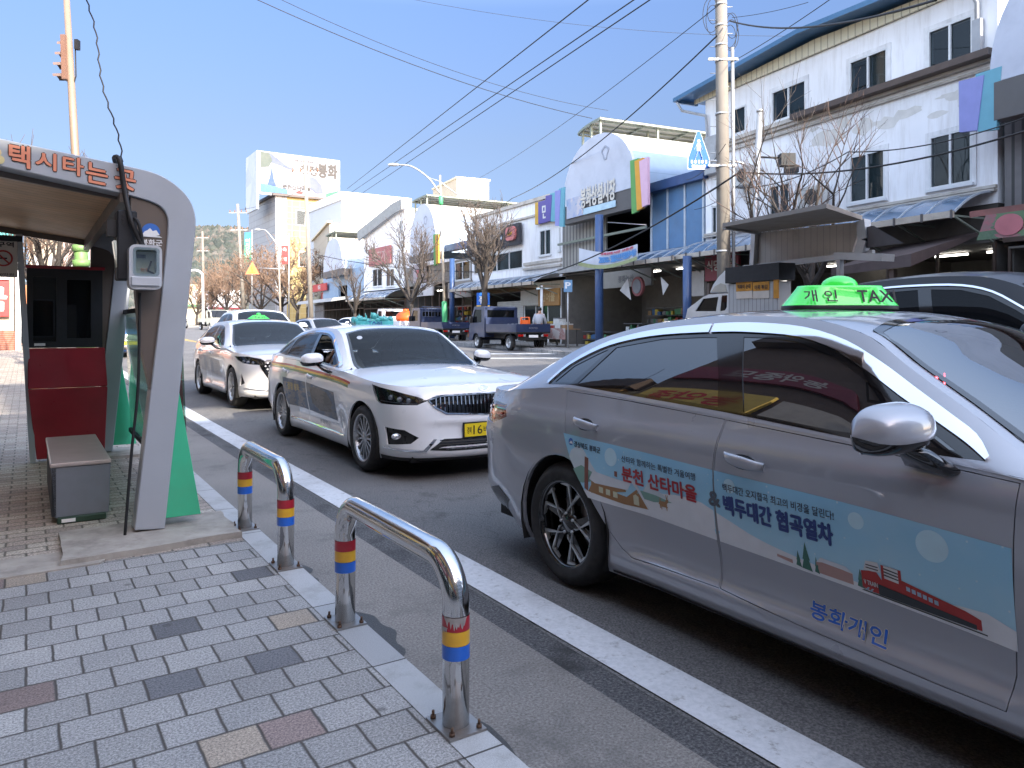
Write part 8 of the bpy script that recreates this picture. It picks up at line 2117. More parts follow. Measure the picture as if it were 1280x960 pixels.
def lamp(label, px, off, py_top, pxh, pyh, green=True, p=None, r=.09):
 p = p or on_far(px, off); t = thing('street_lamp', label, 'street lamp', p, 0)
 q = lambda x, y: at(x, y, p.y) - p
 top = q(px - 7 if green else px - 3, py_top); m = MB(); m.tube([(0, 0, -.1), top], [r, r * .6], 12); m.build('pole', M_lpole, t)
 h = q(pxh, pyh); m = MB(); mid = Vector((top.x * .4 + h.x * .6, 0, h.z - .05 + (0)))
 m.tube([Vector(v) for v in spl([(top.x, 0, top.z - 1.0), (top.x - (top.x - h.x) * .25, 0, top.z - .15), (top.x - (top.x - h.x) * .6, 0, h.z - .10), (h.x + .3, 0, h.z)], 6)], .045, 8)
 m.tube([(top.x + 1.0 * (1 if green else .4), 0, top.z - 1.1 * (1 if green else .3)), (top.x, 0, top.z - .35), (top.x - (top.x - h.x) * .25, 0, top.z - .12)], .03, 6); m.build('arm', M_galv, t)
 m = MB(); m.sphere((h.x, 0, h.z), .24, 12, 8, (1.4, .7, .35)); m.build('lamp_head', pmat('pale lamp housing', (.55, .58, .6), .4), t)
 if green:
  m = MB(); s_ = lambda z: Vector((top.x * z / top.z, 0, z))
  m.tube([s_(0), s_(2.1), s_(2.15)], [.17, .15, .1], 12); m.tube([s_(7.4), s_(7.5), s_(7.8), s_(7.9)], [.09, .12, .12, .09], 12); m.build('green_sleeve', M_gband, t)
 return t
lamp('tall pale street lamp with green sleeves in front of the vaulted hall', 557, 3.1, 219, 492, 206)
pq = Vector(((351 - 640) / FPX * 78, 78, gnd(-24, 78))); lamp('pale street lamp rising among the brown trees', 351, 3, 297, 322, 287, green=False, p=pq, r=.12)
t = thing('warning_sign', 'red edged yellow triangular warning sign on an arm before the brown trees', 'sign', pq, 0)
q = lambda x, y: at(x, y, pq.y) - pq
m = MB(); T3 = [q(307, 343), q(325, 343), q(316, 326.5)]; cx_ = sum(v.x for v in T3) / 3; cz_ = sum(v.z for v in T3) / 3
Mt = Matrix(((1, 0, 0, 0), (0, 0, 1, -.1), (0, 1, 0, 0), (0, 0, 0, 1)))
m.prism([(v.x, v.z) for v in T3], Mt, -.05, 0); m.cur = 1; m.prism([(cx_ + (v.x - cx_) * .72, cz_ + (v.z - cz_) * .72) for v in T3], Mt, -.07, -.05); m.cur = 2; m.bar((cx_, -.19, cz_ - .2), (cx_ - .05, -.19, cz_ + .35), .02, .12, (0, 1, 0)); m.bar((cx_ - .3, -.19, cz_ - .28), (cx_ + .3, -.19, cz_ - .28), .02, .06, (0, 1, 0))
m.build('sign_plate', [fm('warning red', (.75, .16, .06)), fm('warning yellow', (.85, .55, .04)), M_ink], t); m = MB(); m.tube([q(324, 335), q(352, 336)], .05, 6); m.build('arm', M_galv, t)
def upole(label, px0, py0, px1, py1, Y, r, cross=2):
 b = Vector(((px0 - 640) / FPX * Y, Y, 0)); b.z = gnd(b.x, Y); t = thing('utility_pole', label, 'pole', b, 0, 'utility poles along the street'); tp = at(px1, py1, Y) - b
 m = MB(); m.tube([(0, 0, -.1), tp], [r, r * .7], 12); m.build('shaft', M_cpole, t)
 m = MB(); mi = MB()
 for i in range(cross):
  z = tp.z * (.93 - .14 * i); x = tp.x * z / tp.z; m.bar((x - 1.1, 0, z), (x + 1.1, 0, z), .12, .12)
  for k in (-1.0, -.4, .4, 1.0): mi.tube([(x + k, 0, z), (x + k, 0, z + .35)], [.09, .05], 8)
 m.build('crossarms', M_galv, t); mi.build('insulators', M_por, t); return t
upole('concrete pole with a box below the billboard', 390, 395, 381, 200, 60, .20, 1)
t_ = upole('pole with three crossarms beside the green vertical banner', 306, 395, 297, 255, 92, .24, 2)
upole('thin distant pole standing against the wooded hill', 256, 395, 253, 289, 130, .26, 2)
def vbanner(label, px0, px1, py0, py1, Y, cols, txt, tcol):
 p = Vector(((px0 - 640) / FPX * Y, Y - .3, 0)); p.z = gnd(p.x, Y); t = thing('vertical_banner', label, 'banner', p, 0)
 a, b = at(px0, py1, Y - .3) - p, at(px1, py0, Y - .3) - p; n = len(cols); m = MB()
 for i, c in enumerate(cols): m.cur = i; m.box(a.x, b.x, -.04, 0, a.z + (b.z - a.z) * i / n, a.z + (b.z - a.z) * (i + 1) / n - .002)
 m.build('cloth', [pmat('vb %.2f %.2f %.2f' % c, c, .7) for c in cols], t)
 m = MB(); k = len(txt); w = (b.x - a.x) * .6
 for i, ch in enumerate(txt): text_mb(m, ch, lambda x, z, i=i: Vector((a.x + (b.x - a.x) * .2 + x, -.055, b.z - (b.z - a.z) * (.25 + .7 * (i + 1) / k) + z + .15)), w, w * .95, .04)
 m.build('banner_lettering', pmat('letters %.2f %.2f %.2f' % tcol, tcol, .5), t)
 m = MB(); m.tube([(b.x + .1, 0, 0), (b.x + .1, 0, b.z + .3)], .07, 6); m.build('pole', M_galv, t)
vbanner('green and blue vertical banner on the pole before the yellow building', 305.5, 314, 290, 328, 92, [(.04, .32, .18), (.04, .34, .2), (.05, .36, .2), (.04, .16, .42)], '어서오세요', (.6, .65, .6))
vbanner('red vertical banner with white top beside the pale street lamp', 352, 360, 295, 330, 80, [(.42, .05, .05), (.42, .05, .05), (.5, .48, .48)], '축제', (.6, .5, .5))
p = Vector(((247 - 640) / FPX * 60, 60, gnd(-25, 60))); t = thing('arched_lamp', 'white arched lamp arm at the far left kerb', 'street lamp', p, 0)
m = MB(); m.tube([Vector(v) for v in spl([tuple(at(x, y, 60) - p) for x, y in ((254, 405), (253.5, 350), (252, 342), (247, 338.5), (240, 338), (228, 341))], 6)], .09, 8); m.build('arm', fm('sign white', (.7, .72, .75)), t)
pl = S(15.7, .95, ZP); t = thing('traffic_pole', 'slim leaning pole with a side facing signal head behind the taxi shelter', 'pole', pl, 0)
q = lambda x, y: at(x, y, pl.y) - pl
b1 = q(81, -40); m = MB(); m.tube([(0, 0, 0), b1], [.095, .05], 16); m.build('shaft', pmat('cream painted pole', (.26, .19, .14), .5, .1, .06, 3, dirt=.2), t)
m = MB(); s_ = lambda f: b1 * f
for f0, f1, r0, r1 in ((0, .26, .17, .13), (.26, .275, .15, .15), (.30, .315, .15, .15), (.335, .35, .14, .14), (.275, .36, .12, .11)): m.tube([s_(f0), s_(f1)], [r0, r1], 16)
m.build('green_base', pmat('pale green cast base', (.16, .30, .10), .5, 0, .1, 4, dirt=.3), t)
m = MB(); h0, h1 = q(82, 46), q(86, 101); m.hexa([(h1.x - .06, -.12, h1.z), (h1.x + .02, -.12, h1.z), (h1.x + .02, .12, h1.z), (h1.x - .06, .12, h1.z)], [(h0.x - .03, -.12, h0.z), (h0.x + .05, -.12, h0.z), (h0.x + .05, .12, h0.z), (h0.x - .03, .12, h0.z)]); hd = m.build('signal_head', pmat('signal housing', (.20, .11, .08), .5, dirt=.3), t)
for (x, y) in ((73, 55), (70, 68), (67.5, 81), (67, 95)):
 v_ = q(x, y); w_ = q(81, y + 1); m = MB(); n = 14; L_ = w_.x - v_.x
 for k in range(n + 1):
  a = math.pi * k / n - .15 * (1 - 0);
  for xx, sc in ((w_.x + .02, 1), (v_.x + L_ * .25 * (1 - math.sin(max(0, min(math.pi, a)))), .92)): m.v.append((xx, .095 * math.cos(a) * sc, w_.z - .03 + .095 * math.sin(a) * sc))
 for k in range(n): m.face((2 * k, 2 * k + 1, 2 * k + 3, 2 * k + 2))
 m.build('visor', pmat('visor grey', (.19, .13, .11), .6), hd)
m = MB(); m.box(b1.x * .62 + .03, b1.x * .62 + .09, -.05, .05, q(90, 62).z, q(90, 50).z); m.tube([q(94, 50) , q(95, 95), q(90, 112), q(86, 108)], .012, 5); m.build('pole_wiring', M_cab, t)
def post_sign(label, px, py0, py1, w, Y, col, txt, tcol, sub=None, base=None):
 p = Vector(((px - 640) / FPX * Y, Y, 0)); p.z = gnd(p.x, Y) + .1; t = thing('parking_sign', label, 'sign', p, 0); zt_, zb_ = topz(px, py0, p), topz(px, py1, p)
 m = MB(); m.box(-w / 2, w / 2, -.03, 0, zb_, zt_); s_ = m.build('plate', fm('plate %.2f %.2f %.2f' % col, col), t); h = (zt_ - zb_) * .5
 m = MB(); text_mb(m, txt, lambda x, z: Vector((-w * .3 + x, -.04, zb_ + (zt_ - zb_) * .3 + z)), w * .6, h, .05); m.build('sign_lettering', fm('sign white', (.7, .72, .75)), s_)
 if sub: m = MB(); m.box(-w / 2, w / 2, -.035, -.03, zb_ - .02, zb_ + (zt_ - zb_) * .22); m.build('sub_plate', fm('warning yellow', (.85, .55, .04)), s_)
 m = MB(); m.tube([(0, .03, 0), (0, .03, zt_)], .035, 8); m.build('post', M_galv, t)
post_sign('blue parking sign with a yellow strip beside the blue truck cab', 604, 366, 386, .66, 37.5, (.02, .14, .55), '주차', (.7, .7, .7), sub=True)
post_sign('small pale blue sign on a pole before the glass fronted shop', 710, 350, 365, .36, 31.5, (.14, .28, .45), 'P', (.7, .7, .7))
# ================================================================ FOOD TRUCK
hd_ = math.atan2(.9109, -.4126)
ft = thing('food_truck', 'white food truck with raised wing roof and orange menu sheets behind the grey taxi', 'truck', (0, 0, 0), hd_)
Fd, Fn = Vector((-.4126, .9109, 0)), Vector((-.9109, -.4126, 0))
O = Vector(((905 - 640) / FPX * 12.6, 12.6, 0)); O.z = gnd(O.x, O.y); ft.location = O      # nearest edge of the cab wall
def fl(px, py, v=0.0):
 """photo pixel on the truck side plane -> truck coordinates (forward, up)"""
 r = (px - 640) / FPX; o = O + Fn * v; u = (r * o.y - o.x) / (Fd.x - r * Fd.y); Y = o.y + Fd.y * u
 return (u, CAMH + (HOR - py) / FPX * Y - O.z)
MF = Matrix(((1, 0, 0, 0), (0, 0, 1, 0), (0, 1, 0, 0), (0, 0, 0, 1)))
M_tw = pmat('white truck paint', (.62, .63, .63), .35, 0, .05, 3, coat=.4, dirt=.2)
M_tg = pmat('grey brown awning underside', (.26, .24, .22), .7, 0, .08, 3, dirt=.3)
M_twall = pmat('ribbed beige truck wall', (.47, .43, .39), .6, 0, .05, 2, lines=[(0, .12, .01, (.3, .27, .25))], dirt=.4)
cabp = [fl(862, 398), fl(866, 386), fl(879, 371), fl(886, 368), fl(912, 366.5)]
zc = cabp[-1][1]; xb = cabp[-1][0]
prof = [(xb, .5), (xb, zc), (cabp[3][0], cabp[3][1]), (cabp[2][0], cabp[2][1]), (cabp[1][0] + .15, cabp[1][1]), (cabp[0][0] + .3, 1.0), (cabp[0][0] + .32, .45)]
swin = [fl(869, 389), fl(879, 373.5), fl(898, 371), fl(895, 389)]; qwin = [fl(900, 389), fl(902, 369.5), fl(909, 369), fl(908.5, 384), fl(906, 388)]
m = MB()
for y0, y1 in ((-.03, .0), (-1.65, -1.62)): m.prism(prof, MF, y0, y1, [swin, qwin])
for p_, q_ in zip(prof[1:-1], prof[2:]):
 if p_ == prof[3]: continue
 m.add([(p_[0], -1.65, p_[1]), (q_[0], -1.65, q_[1]), (q_[0], 0, q_[1]), (p_[0], 0, p_[1])], [(0, 3, 2, 1)])
m.box(xb - .02, xb, -1.65, 0, .5, zc); m.build('cab', M_tw, ft)
m = MB(); m.add([(p_[0], -.012, p_[1]) for p_ in swin], [(0, 1, 2, 3)]); m.add([(p_[0], -.012, p_[1]) for p_ in qwin], [tuple(range(5))]); m.build('side_window', glassmat('booth glass', (.05, .06, .07), .02, .25, gcol=.3), ft)
m = MB(); m.add([(prof[3][0], -1.6, prof[3][1]), (prof[4][0], -1.6, prof[4][1]), (prof[4][0], -.05, prof[4][1]), (prof[3][0], -.05, prof[3][1])], [(0, 1, 2, 3)]); m.build('windscreen', M_gl_windd, ft)
df = [fl(x, y) for x, y in ((885, 366.5), (889, 356), (896, 346), (904, 338), (911, 333.5), (911, 366))]
m = MB(); m.prism(df, MF, -1.3, -.02); m.build('wind_deflector', M_tw, ft, .02)
m = MB(); a = [fl(x, y) for x, y in ((888, 365), (893, 358), (900, 354), (906, 356), (908, 365))]; m.prism(a, MF, -.019, -.012); m.build('deflector_shade', pmat('deflector shade', (.45, .42, .36), .6), ft)  # flat patch on the deflector with a hollow's shade put into its colour
m = MB(); m.box(cabp[0][0] + .2, cabp[0][0] + .35, .05, .2, 1.15, 1.45); m.build('side_mirror', M_plas, ft)
bx0, bt = fl(912, 345); bx1, _ = fl(975, 340); _, bt2 = fl(915, 333)
zt2 = fl(940, 332)[1]
m = MB(); m.box(bx1, bx0, -.22, .03, .8, zt2 - .28); m.build('box_body', pmat('ribbed pale box', (.45, .46, .47), .5, 0, .05, 2, lines=[(0, .09, .012, (.2, .2, .2))], dirt=.3), ft)
m = MB(); m.box(bx1 - .05, bx0 + .03, -.26, .07, zt2 - .26, zt2 - .0); m.build('box_top_frame', M_blkf, ft)
for i, (x0, x1, y0, y1) in enumerate(((921, 941, 351, 364.5), (942, 962, 351.5, 364))):
 A, B2 = fl(x0, y1, .03), fl(x1, y0, .03); m = MB(); m.box(B2[0], A[0], .034, .045, A[1], B2[1]); o = m.build('menu_sheet', pmat('orange menu sheet', (.58, .26, .025), .6, 0, .2, 6), ft)
 m = MB(); m.box(B2[0], A[0], .034, .043, A[1] - .12, A[1] - .004); m.build('menu_strip', fm('board white', (.62, .58, .52)), o)
 m = MB(); text_mb(m, ('떡볶이 순대', '어묵 튀김')[i], lambda x, z: Vector((A[0] - .04 - x, .049, B2[1] - .12 + z)), (A[0] - B2[0]) * .8, .07, .03); m.build('menu_lettering', M_ink, o)
A, B2 = fl(968, 373, .03), fl(974, 343, .03); m = MB(); m.box(B2[0], A[0], .034, .05, A[1], B2[1]); m.build('orange_strip', pmat('orange menu sheet', (.58, .26, .025)), ft)
W0, W1 = fl(905, 283, .9), fl(1035, 260, .9); K0, K1 = fl(937, 290, -.6), fl(1078, 276, -.2)
m = MB()
T_ = lambda px, py, v: (fl(px, py, v)[0], v, fl(px, py, v)[1])
q_ = [T_(903, 284, .75), T_(1033, 260, .75), T_(1078, 275, -.35), T_(945, 291, -.35)]
m.add(q_ + [(p_[0], p_[1], p_[2] + .06) for p_ in q_], [(3, 2, 1, 0), (4, 5, 6, 7), (0, 1, 5, 4), (1, 2, 6, 5), (2, 3, 7, 6), (3, 0, 4, 7)]); m.build('wing_roof', M_tg, ft)
q_ = [T_(940, 333, -.35), T_(1064, 319, -.35), T_(1076, 277, -.35), T_(948, 291, -.35)]
m = MB(); m.add(q_ + [(p_[0], p_[1] - .06, p_[2]) for p_ in q_], [(0, 1, 2, 3), (7, 6, 5, 4), (0, 4, 5, 1), (1, 5, 6, 2), (2, 6, 7, 3), (3, 7, 4, 0)]); m.build('wing_wall', M_twall, ft)
m = MB(); a, b = T_(930, 335, -.33), T_(1092, 316, -.33); m.bar(a, b, .06, .08); m.bar(T_(905, 284, .74), T_(948, 291, -.33), .06, .06);
m.bar(T_(1079, 276, -.33), T_(1081, 300, -.3), .14, .12, (0, 1, 0)); m.bar(T_(1081, 300, -.3), T_(1075, 320, -.3), .14, .12, (0, 1, 0)); m.bar(T_(944, 291, -.3), T_(941, 345, -.3), .09, .09, (0, 1, 0)); m.bar(T_(1050, 318, -.3), T_(1050, 345, -.3), .07, .07, (0, 1, 0))
m.bar(T_(1050, 320, -.2), T_(1110, 322, -.2), .25, .10); m.build('wing_frame', M_galv, ft)
m = MB(); q_ = [T_(1083, 284, -.3), T_(1082, 310, -.3), T_(1128, 304, .3), T_(1090, 282, -.2)]; m.add(q_ + [(p_[0], p_[1] - .03, p_[2]) for p_ in q_], [(0, 1, 2, 3), (7, 6, 5, 4)]); m.build('side_flap', pmat('dark tarpaulin', (.06, .055, .06), .7), ft)
m = MB(); cz = zc; m.box(fl(1110, 350)[0], bx1, -1.75, .02, .8, fl(1000, 378)[1] if False else 1.35); m.build('kitchen_counter', M_galv, ft)
m = MB(); m.box(fl(1110, 350)[0], bx0, -1.6, -.1, .55, .8); m.build('chassis', M_plas, ft)
rr = random.Random(4); m = MB()
for i in range(9):
 u = fl(985 + 12 * i, 370)[0]; m.cur = rr.randrange(7); m.tube([(u, -.5 - .1 * (i % 3), 1.35), (u, -.5 - .1 * (i % 3), 1.35 + rr.uniform(.2, .6))], rr.uniform(.07, .16), 10)
m.build('kitchen_pots', GOODS, ft)
w0 = tyre_rim('steel', .32, .2, .2, ft)
for i, (x, y) in enumerate(((cabp[0][0] - .5, -.12), (cabp[0][0] - .5, -1.5), (bx1 - 1.2, -.12), (bx1 - 1.2, -1.5))):
 o = w0 if i == 0 else copy_tree(w0, parent=ft); o.location = (x, y, .32); o.rotation_euler = (0, 0, math.pi if y > -1 else 0)
cn = thing('traffic_cone', 'orange and white traffic cone standing beside the food truck counter', 'traffic cone', (at(976, 385, 11.6).x, 11.6, gnd(0, 11.6) + 1.16 * 0), 0)
pc = at(976, 381, 11.6); cn.location = (pc.x, 11.6, gnd(0, 11.6)); hz = pc.z - gnd(0, 11.6)
m = MB(); m.lathe([(.2, .0), (.2, .03), (.14, .03), (.03, hz + .1), (0, hz + .1)], 16); m.cur = 1; m.lathe([(.088, hz * .45), (.066, hz * .7)], 16); m.build('cone', [pmat('orange plastic', (.75, .12, .015)), fm('sign white', (.7, .72, .75))], cn)
# ================================================================ PEOPLE
def skin_body(name, parent, chain, mat, lev=1):
 """chain: list of (id, parent id, pos, radius[, radius2])"""
 me = bpy.data.meshes.new(name); ids = {c[0]: i for i, c in enumerate(chain)}
 me.from_pydata([c[2] for c in chain], [(ids[c[1]], ids[c[0]]) for c in chain if c[1] is not None], [])
 o = bpy.data.objects.new(name, me); link(o, parent); me.materials.append(mat)
 s_ = o.modifiers.new('skin', 'SKIN'); sv = me.skin_vertices[0].data
 for i, c in enumerate(chain): sv[i].radius = (c[3], c[4] if len(c) > 4 else c[3]); sv[i].use_root = (i == 0)
 s_.use_smooth_shade = True; u = o.modifiers.new('sub', 'SUBSURF'); u.levels = lev; u.render_levels = lev
 return o
M_skin = pmat('skin', (.46, .27, .19), .6, 0, .05, 8); M_hair = pmat('black hair', (.012, .010, .010), .6, 0, .2, 30)
def walker(label, loc, rz, coat, trousers, bend=0.0, h=1.7, stride=.22, arm=.1):
 t = thing('person', label, 'person', loc, rz); k = h / 1.7
 P = lambda x, y, z: (x * k, y * k, z * k)
 b = bend
 ch = [('hip', None, P(0, 0, .93), .15 * k, .12 * k), ('bel', 'hip', P(b * .1, 0, 1.08), .15 * k, .115 * k), ('chest', 'bel', P(b * .3, 0, 1.30), .185 * k, .13 * k), ('neck', 'chest', P(b * .45, 0, 1.46), .07 * k), ('head0', 'neck', P(b * .52, 0, 1.56), .085 * k), ('head1', 'head0', P(b * .56, 0, 1.64), .082 * k)]
 for s_, f in ((-1, 1), (1, -1)):
  ch += [('sh%d' % s_, 'chest', P(b * .35, s_ * .19, 1.38), .075 * k), ('el%d' % s_, 'sh%d' % s_, P(b * .35 + arm * f, s_ * .25, 1.10), .055 * k), ('wr%d' % s_, 'el%d' % s_, P(b * .4 + arm * f + .12, s_ * .23, .88), .038 * k),
               ('th%d' % s_, 'hip', P(0, s_ * .09, .86), .105 * k), ('kn%d' % s_, 'th%d' % s_, P(stride * .5 * f + .03, s_ * .10, .48), .068 * k), ('an%d' % s_, 'kn%d' % s_, P(stride * f - .02, s_ * .10, .09), .048 * k), ('to%d' % s_, 'an%d' % s_, P(stride * f + .16, s_ * .11, .035), .035 * k)]
 skin_body('body', t, ch, M_skin)
 cc = [(c[0], c[1], c[2], c[3] * 1.18 + .008, (c[4] if len(c) > 4 else c[3]) * 1.18 + .008) for c in ch if c[0][:2] in ('hi', 'be', 'ch', 'sh', 'el', 'wr') or c[0] == 'bel']
 skin_body('coat', t, cc, coat)
 cc = [(c[0], c[1], (c[2][0], c[2][1], c[2][2] + (.0 if c[0][:2] != 'to' else 0)), c[3] * 1.15 + .006) for c in ch if c[0][:2] in ('hi', 'th', 'kn', 'an')]
 skin_body('trousers', t, cc, trousers)
 for s_, f in ((-1, 1), (1, -1)): m = MB(); m.sphere(P(stride * f + .07, s_ * .105, .05), .1 * k, 12, 8, (1.35, .5, .5)); m.build('shoe', M_hair, t)
 m = MB(); hx = b * .56; m.sphere(P(hx - .015, 0, 1.655), .098 * k, 16, 12, (1.0, .9, 1.0)); m.build('hair', M_hair, t)
 m = MB()
 for s_ in (-1, 1):
  m.sphere(P(hx + .083, s_ * .03, 1.61), .009 * k, 8, 6)
  for f_ in range(4): w_ = ch[[c[0] for c in ch].index('wr%d' % s_)][2]; m.tube([Vector(w_) + Vector((.0, (f_ - 1.5) * .018, -.02)), Vector(w_) + Vector((.02, (f_ - 1.5) * .02, -.12))], [.010, .007], 5)
  m.tube([Vector(w_) + Vector((.01, -s_ * .03, -.02)), Vector(w_) + Vector((.05, -s_ * .04, -.07))], [.011, .008], 5)
 m.sphere(P(hx + .098, 0, 1.585), .016 * k, 8, 6, (1, .7, 1.3)); m.build('face_and_hands', M_skin, t)
 return t
pp = Vector(((673.5 - 640) / FPX * 33.5, 33.5, gnd(0, 33.5) + .13)); walker('person in a pale grey jacket standing behind the blue truck with their back to us', (pp.x, pp.y, pp.z - .0), 1.2, pmat('pale grey jacket', (.36, .37, .40), .85, 0, .06, 6), pmat('dark trousers', (.03, .03, .04), .9), bend=.25, h=1.72, stride=.05)
ps = S(40.5, .0, 0); ps = Vector(((26.5 - 640) / FPX * 34.5, 34.5, gnd(0, 34.5) + ZP)); walker('person in black coat walking past the pharmacy', (ps.x, ps.y, ps.z), 2.6, pmat('black coat', (.015, .015, .017), .9), pmat('black trousers', (.012, .012, .015), .9), h=1.62)
WK = .95
t = thing('person', 'driver in a pale top resting an arm at the open window of the white taxi', 'person', S(9.53, 2.70 + .95 * .93), HEAD)
def kk(x, y, z): return (x * WK, y * WK, z * WK)
ch = [('hip', None, kk(.82, -.37, .62), .15, .13), ('bel', 'hip', kk(.78, -.37, .76), .15, .12), ('chest', 'bel', kk(.74, -.37, .98), .17, .13), ('neck', 'chest', kk(.75, -.37, 1.12), .06), ('h0', 'neck', kk(.78, -.37, 1.20), .085), ('h1', 'h0', kk(.79, -.37, 1.28), .08),
      ('s0', 'chest', kk(.80, -.52, 1.06), .07), ('e0', 's0', kk(1.05, -.62, 1.02), .05), ('w0', 'e0', kk(1.28, -.66, 1.13), .035), ('hd', 'w0', kk(1.36, -.66, 1.17), .035), ('s1', 'chest', kk(.80, -.22, 1.06), .07), ('e1', 's1', kk(.98, -.16, .86), .05), ('w1', 'e1', kk(1.2, -.22, .88), .035),
      ('k0', 'hip', kk(1.25, -.45, .66), .085), ('f0', 'k0', kk(1.5, -.45, .38), .05), ('k1', 'hip', kk(1.25, -.28, .66), .085), ('f1', 'k1', kk(1.5, -.28, .38), .05)]
skin_body('body', t, ch, M_skin)
skin_body('shirt', t, [(c[0], c[1], c[2], c[3] * 1.15 + .006, (c[4] if len(c) > 4 else c[3]) * 1.15 + .006) for c in ch if c[0] in ('hip', 'bel', 'chest', 's0', 's1', 'e0', 'e1')], pmat('pale shirt', (.48, .42, .36), .85, 0, .08, 6))
m = MB(); m.sphere(kk(.775, -.37, 1.29), .098, 14, 10); m.build('hair', M_hair, t)
m = MB()
for f_ in range(4): m.tube([kk(1.37, -.685 + .016 * f_, 1.18), kk(1.42, -.685 + .016 * f_, 1.195), kk(1.45, -.685 + .016 * f_, 1.17)], [.009, .008, .006], 6)
m.tube([kk(1.35, -.64, 1.16), kk(1.39, -.61, 1.14)], [.010, .007], 6); m.build('fingers', M_skin, t)
# ================================================================ HILL
def hh(x, y, s_=0): return math.sin(x * .011 + 1.3) * 6 + math.sin(x * .023 + y * .013) * 4 + math.sin(y * .02 + 2) * 4
m = MB(); nx, ny = 70, 24
def hill_z(x, y):
 r = (x / y if y > 0 else 0); c = math.exp(-((x + 205) / 160) ** 2); f = sst(330, 520, y); return -3 + (60 * c + 10 + hh(x, y)) * f
for j in range(ny + 1):
 for i in range(nx + 1): x = -620 + 900 * i / nx; y = 330 + 330 * j / ny; m.v.append((x, y, hill_z(x, y)))
m.smooth = True
for j in range(ny):
 for i in range(nx): k = j * (nx + 1) + i; m.face((k, k + 1, k + nx + 2, k + nx + 1))
o = m.build('hill', pmat('wooded hillside', (.05, .055, .05), .95, 0, .4, .04)); o['kind'] = 'structure'
MF_ = [pmat('pine foliage %d' % i, c, .95, 0, .35, .15) for i, c in enumerate(((.03, .04, .036), (.042, .05, .042), (.075, .07, .062), (.055, .06, .052)))]
rr = random.Random(12); m = MB()
import itertools
ico = [(0, 0, 1), (.894, 0, .447), (.276, .851, .447), (-.724, .526, .447), (-.724, -.526, .447), (.276, -.851, .447), (.724, .526, -.3), (-.276, .851, -.3), (-.894, 0, -.3), (-.276, -.851, -.3), (.724, -.526, -.3)]
icf = [(0, 1, 2), (0, 2, 3), (0, 3, 4), (0, 4, 5), (0, 5, 1), (1, 6, 2), (2, 6, 7), (2, 7, 3), (3, 7, 8), (3, 8, 4), (4, 8, 9), (4, 9, 5), (5, 9, 10), (5, 10, 1), (1, 10, 6)]
for i in range(9000):
 y = 335 + 200 * rr.random(); x = y * rr.uniform(-.52, -.22) ; z = hill_z(x, y); s_ = rr.uniform(1.3, 3.2); m.cur = rr.choice((0, 0, 1, 1, 2, 2, 3, 3))
 m.add([(x + p[0] * s_ * rr.uniform(.7, 1.3), y + p[1] * s_, z + s_ * .6 + p[2] * s_ * rr.uniform(.9, 1.7)) for p in ico], icf)
o = m.build('forest', MF_); o['kind'] = 'stuff'; o['label'] = 'mixed pine wood covering the far hillside'; o['category'] = 'forest'
# ================================================================ OVERHEAD WIRES
def wire(label, a, b, sag=.5, r=.014, n=18, group='overhead wires'):
 pts = [Vector(a) + (Vector(b) - Vector(a)) * i / n - Vector((0, 0, sag * 4 * (i / n) * (1 - i / n))) for i in range(n + 1)]
 m = MB(); m.tube(pts, r, 5, cap=False); o = m.build('overhead_wire', M_cab, None); tag(o, label, 'wire', group); return o
far = lambda px, py, Y=60: at(px, py, Y)
LB = 'one of the parallel overhead wires running down the street from the far pole'
for (x0, y0, x1, y1) in ((434, 236, 735, 0), (440, 240, 792, 0), (446, 246, 812, 0)):
 wire(LB, at(x0, y0, 60), at(x1 + (x1 - x0) * .12, y1 - (y0 - y1) * .12, 15), .0, .016)
wire('thin wire crossing the sky from the top left towards the blue market hall', at(318, -2, 22), at(740, 148, 30), .35, .013)
wire('thin wire crossing the sky below the top left one', at(348, -2, 24), at(760, 138, 34), .5, .010)
wire('faint wire high across the upper sky', at(495, -5, 40), at(1010, 45, 40), .6, .010)
wire('long wire from the upper right sky down to the second vaulted hall', at(900, 5, 20), at(600, 222, 52), .3, .012)
wire('thick cable from the concrete pole sagging down the street', at(896, 45, 20.6), at(640, 248, 45), .55, .022)
wire('cable continuing from the terrace roof towards the street lamp', at(640, 248, 45), at(556, 300, 50), .2, .02)
wire('dark cable leaving the concrete pole to the upper right', at(912, 26, 20.8), at(1170, 0, 11), .3, .022)
wire('thin line rising to the right from the concrete pole', at(912, 79, 21), at(1045, -6, 15), .05, .010)
wire('faint wire beside the concrete pole rising right', at(915, 22, 21), at(1010, 3, 18), .05, .008)
LC = 'one of the thick dark cables strung low across the white house front'
wire(LC, at(640, 352, 39), at(925, 215, 20), .55, .028); wire(LC, at(925, 215, 20), at(1300, 158, 14), .35, .022)
wire(LC, at(925, 235, 20), at(1060, 190, 17), .2, .014); wire(LC, at(1060, 190, 17), at(1300, 140, 14), .2, .014)
wire('cable along the far halls at awning height', at(395, 318, 60), at(640, 340, 42), .4, .025)
wire('wire from the far pole towards the billboard', at(300, 262, 92), at(383, 235, 60), .3, .02)
for i, (a, b, c, d) in enumerate(((858, 225, 907, 180), (868, 262, 940, 215))): wire('short slack wire beside the concrete pole and the meter box', at(a, b, 24), at(c, d, 20.5), .2, .01)
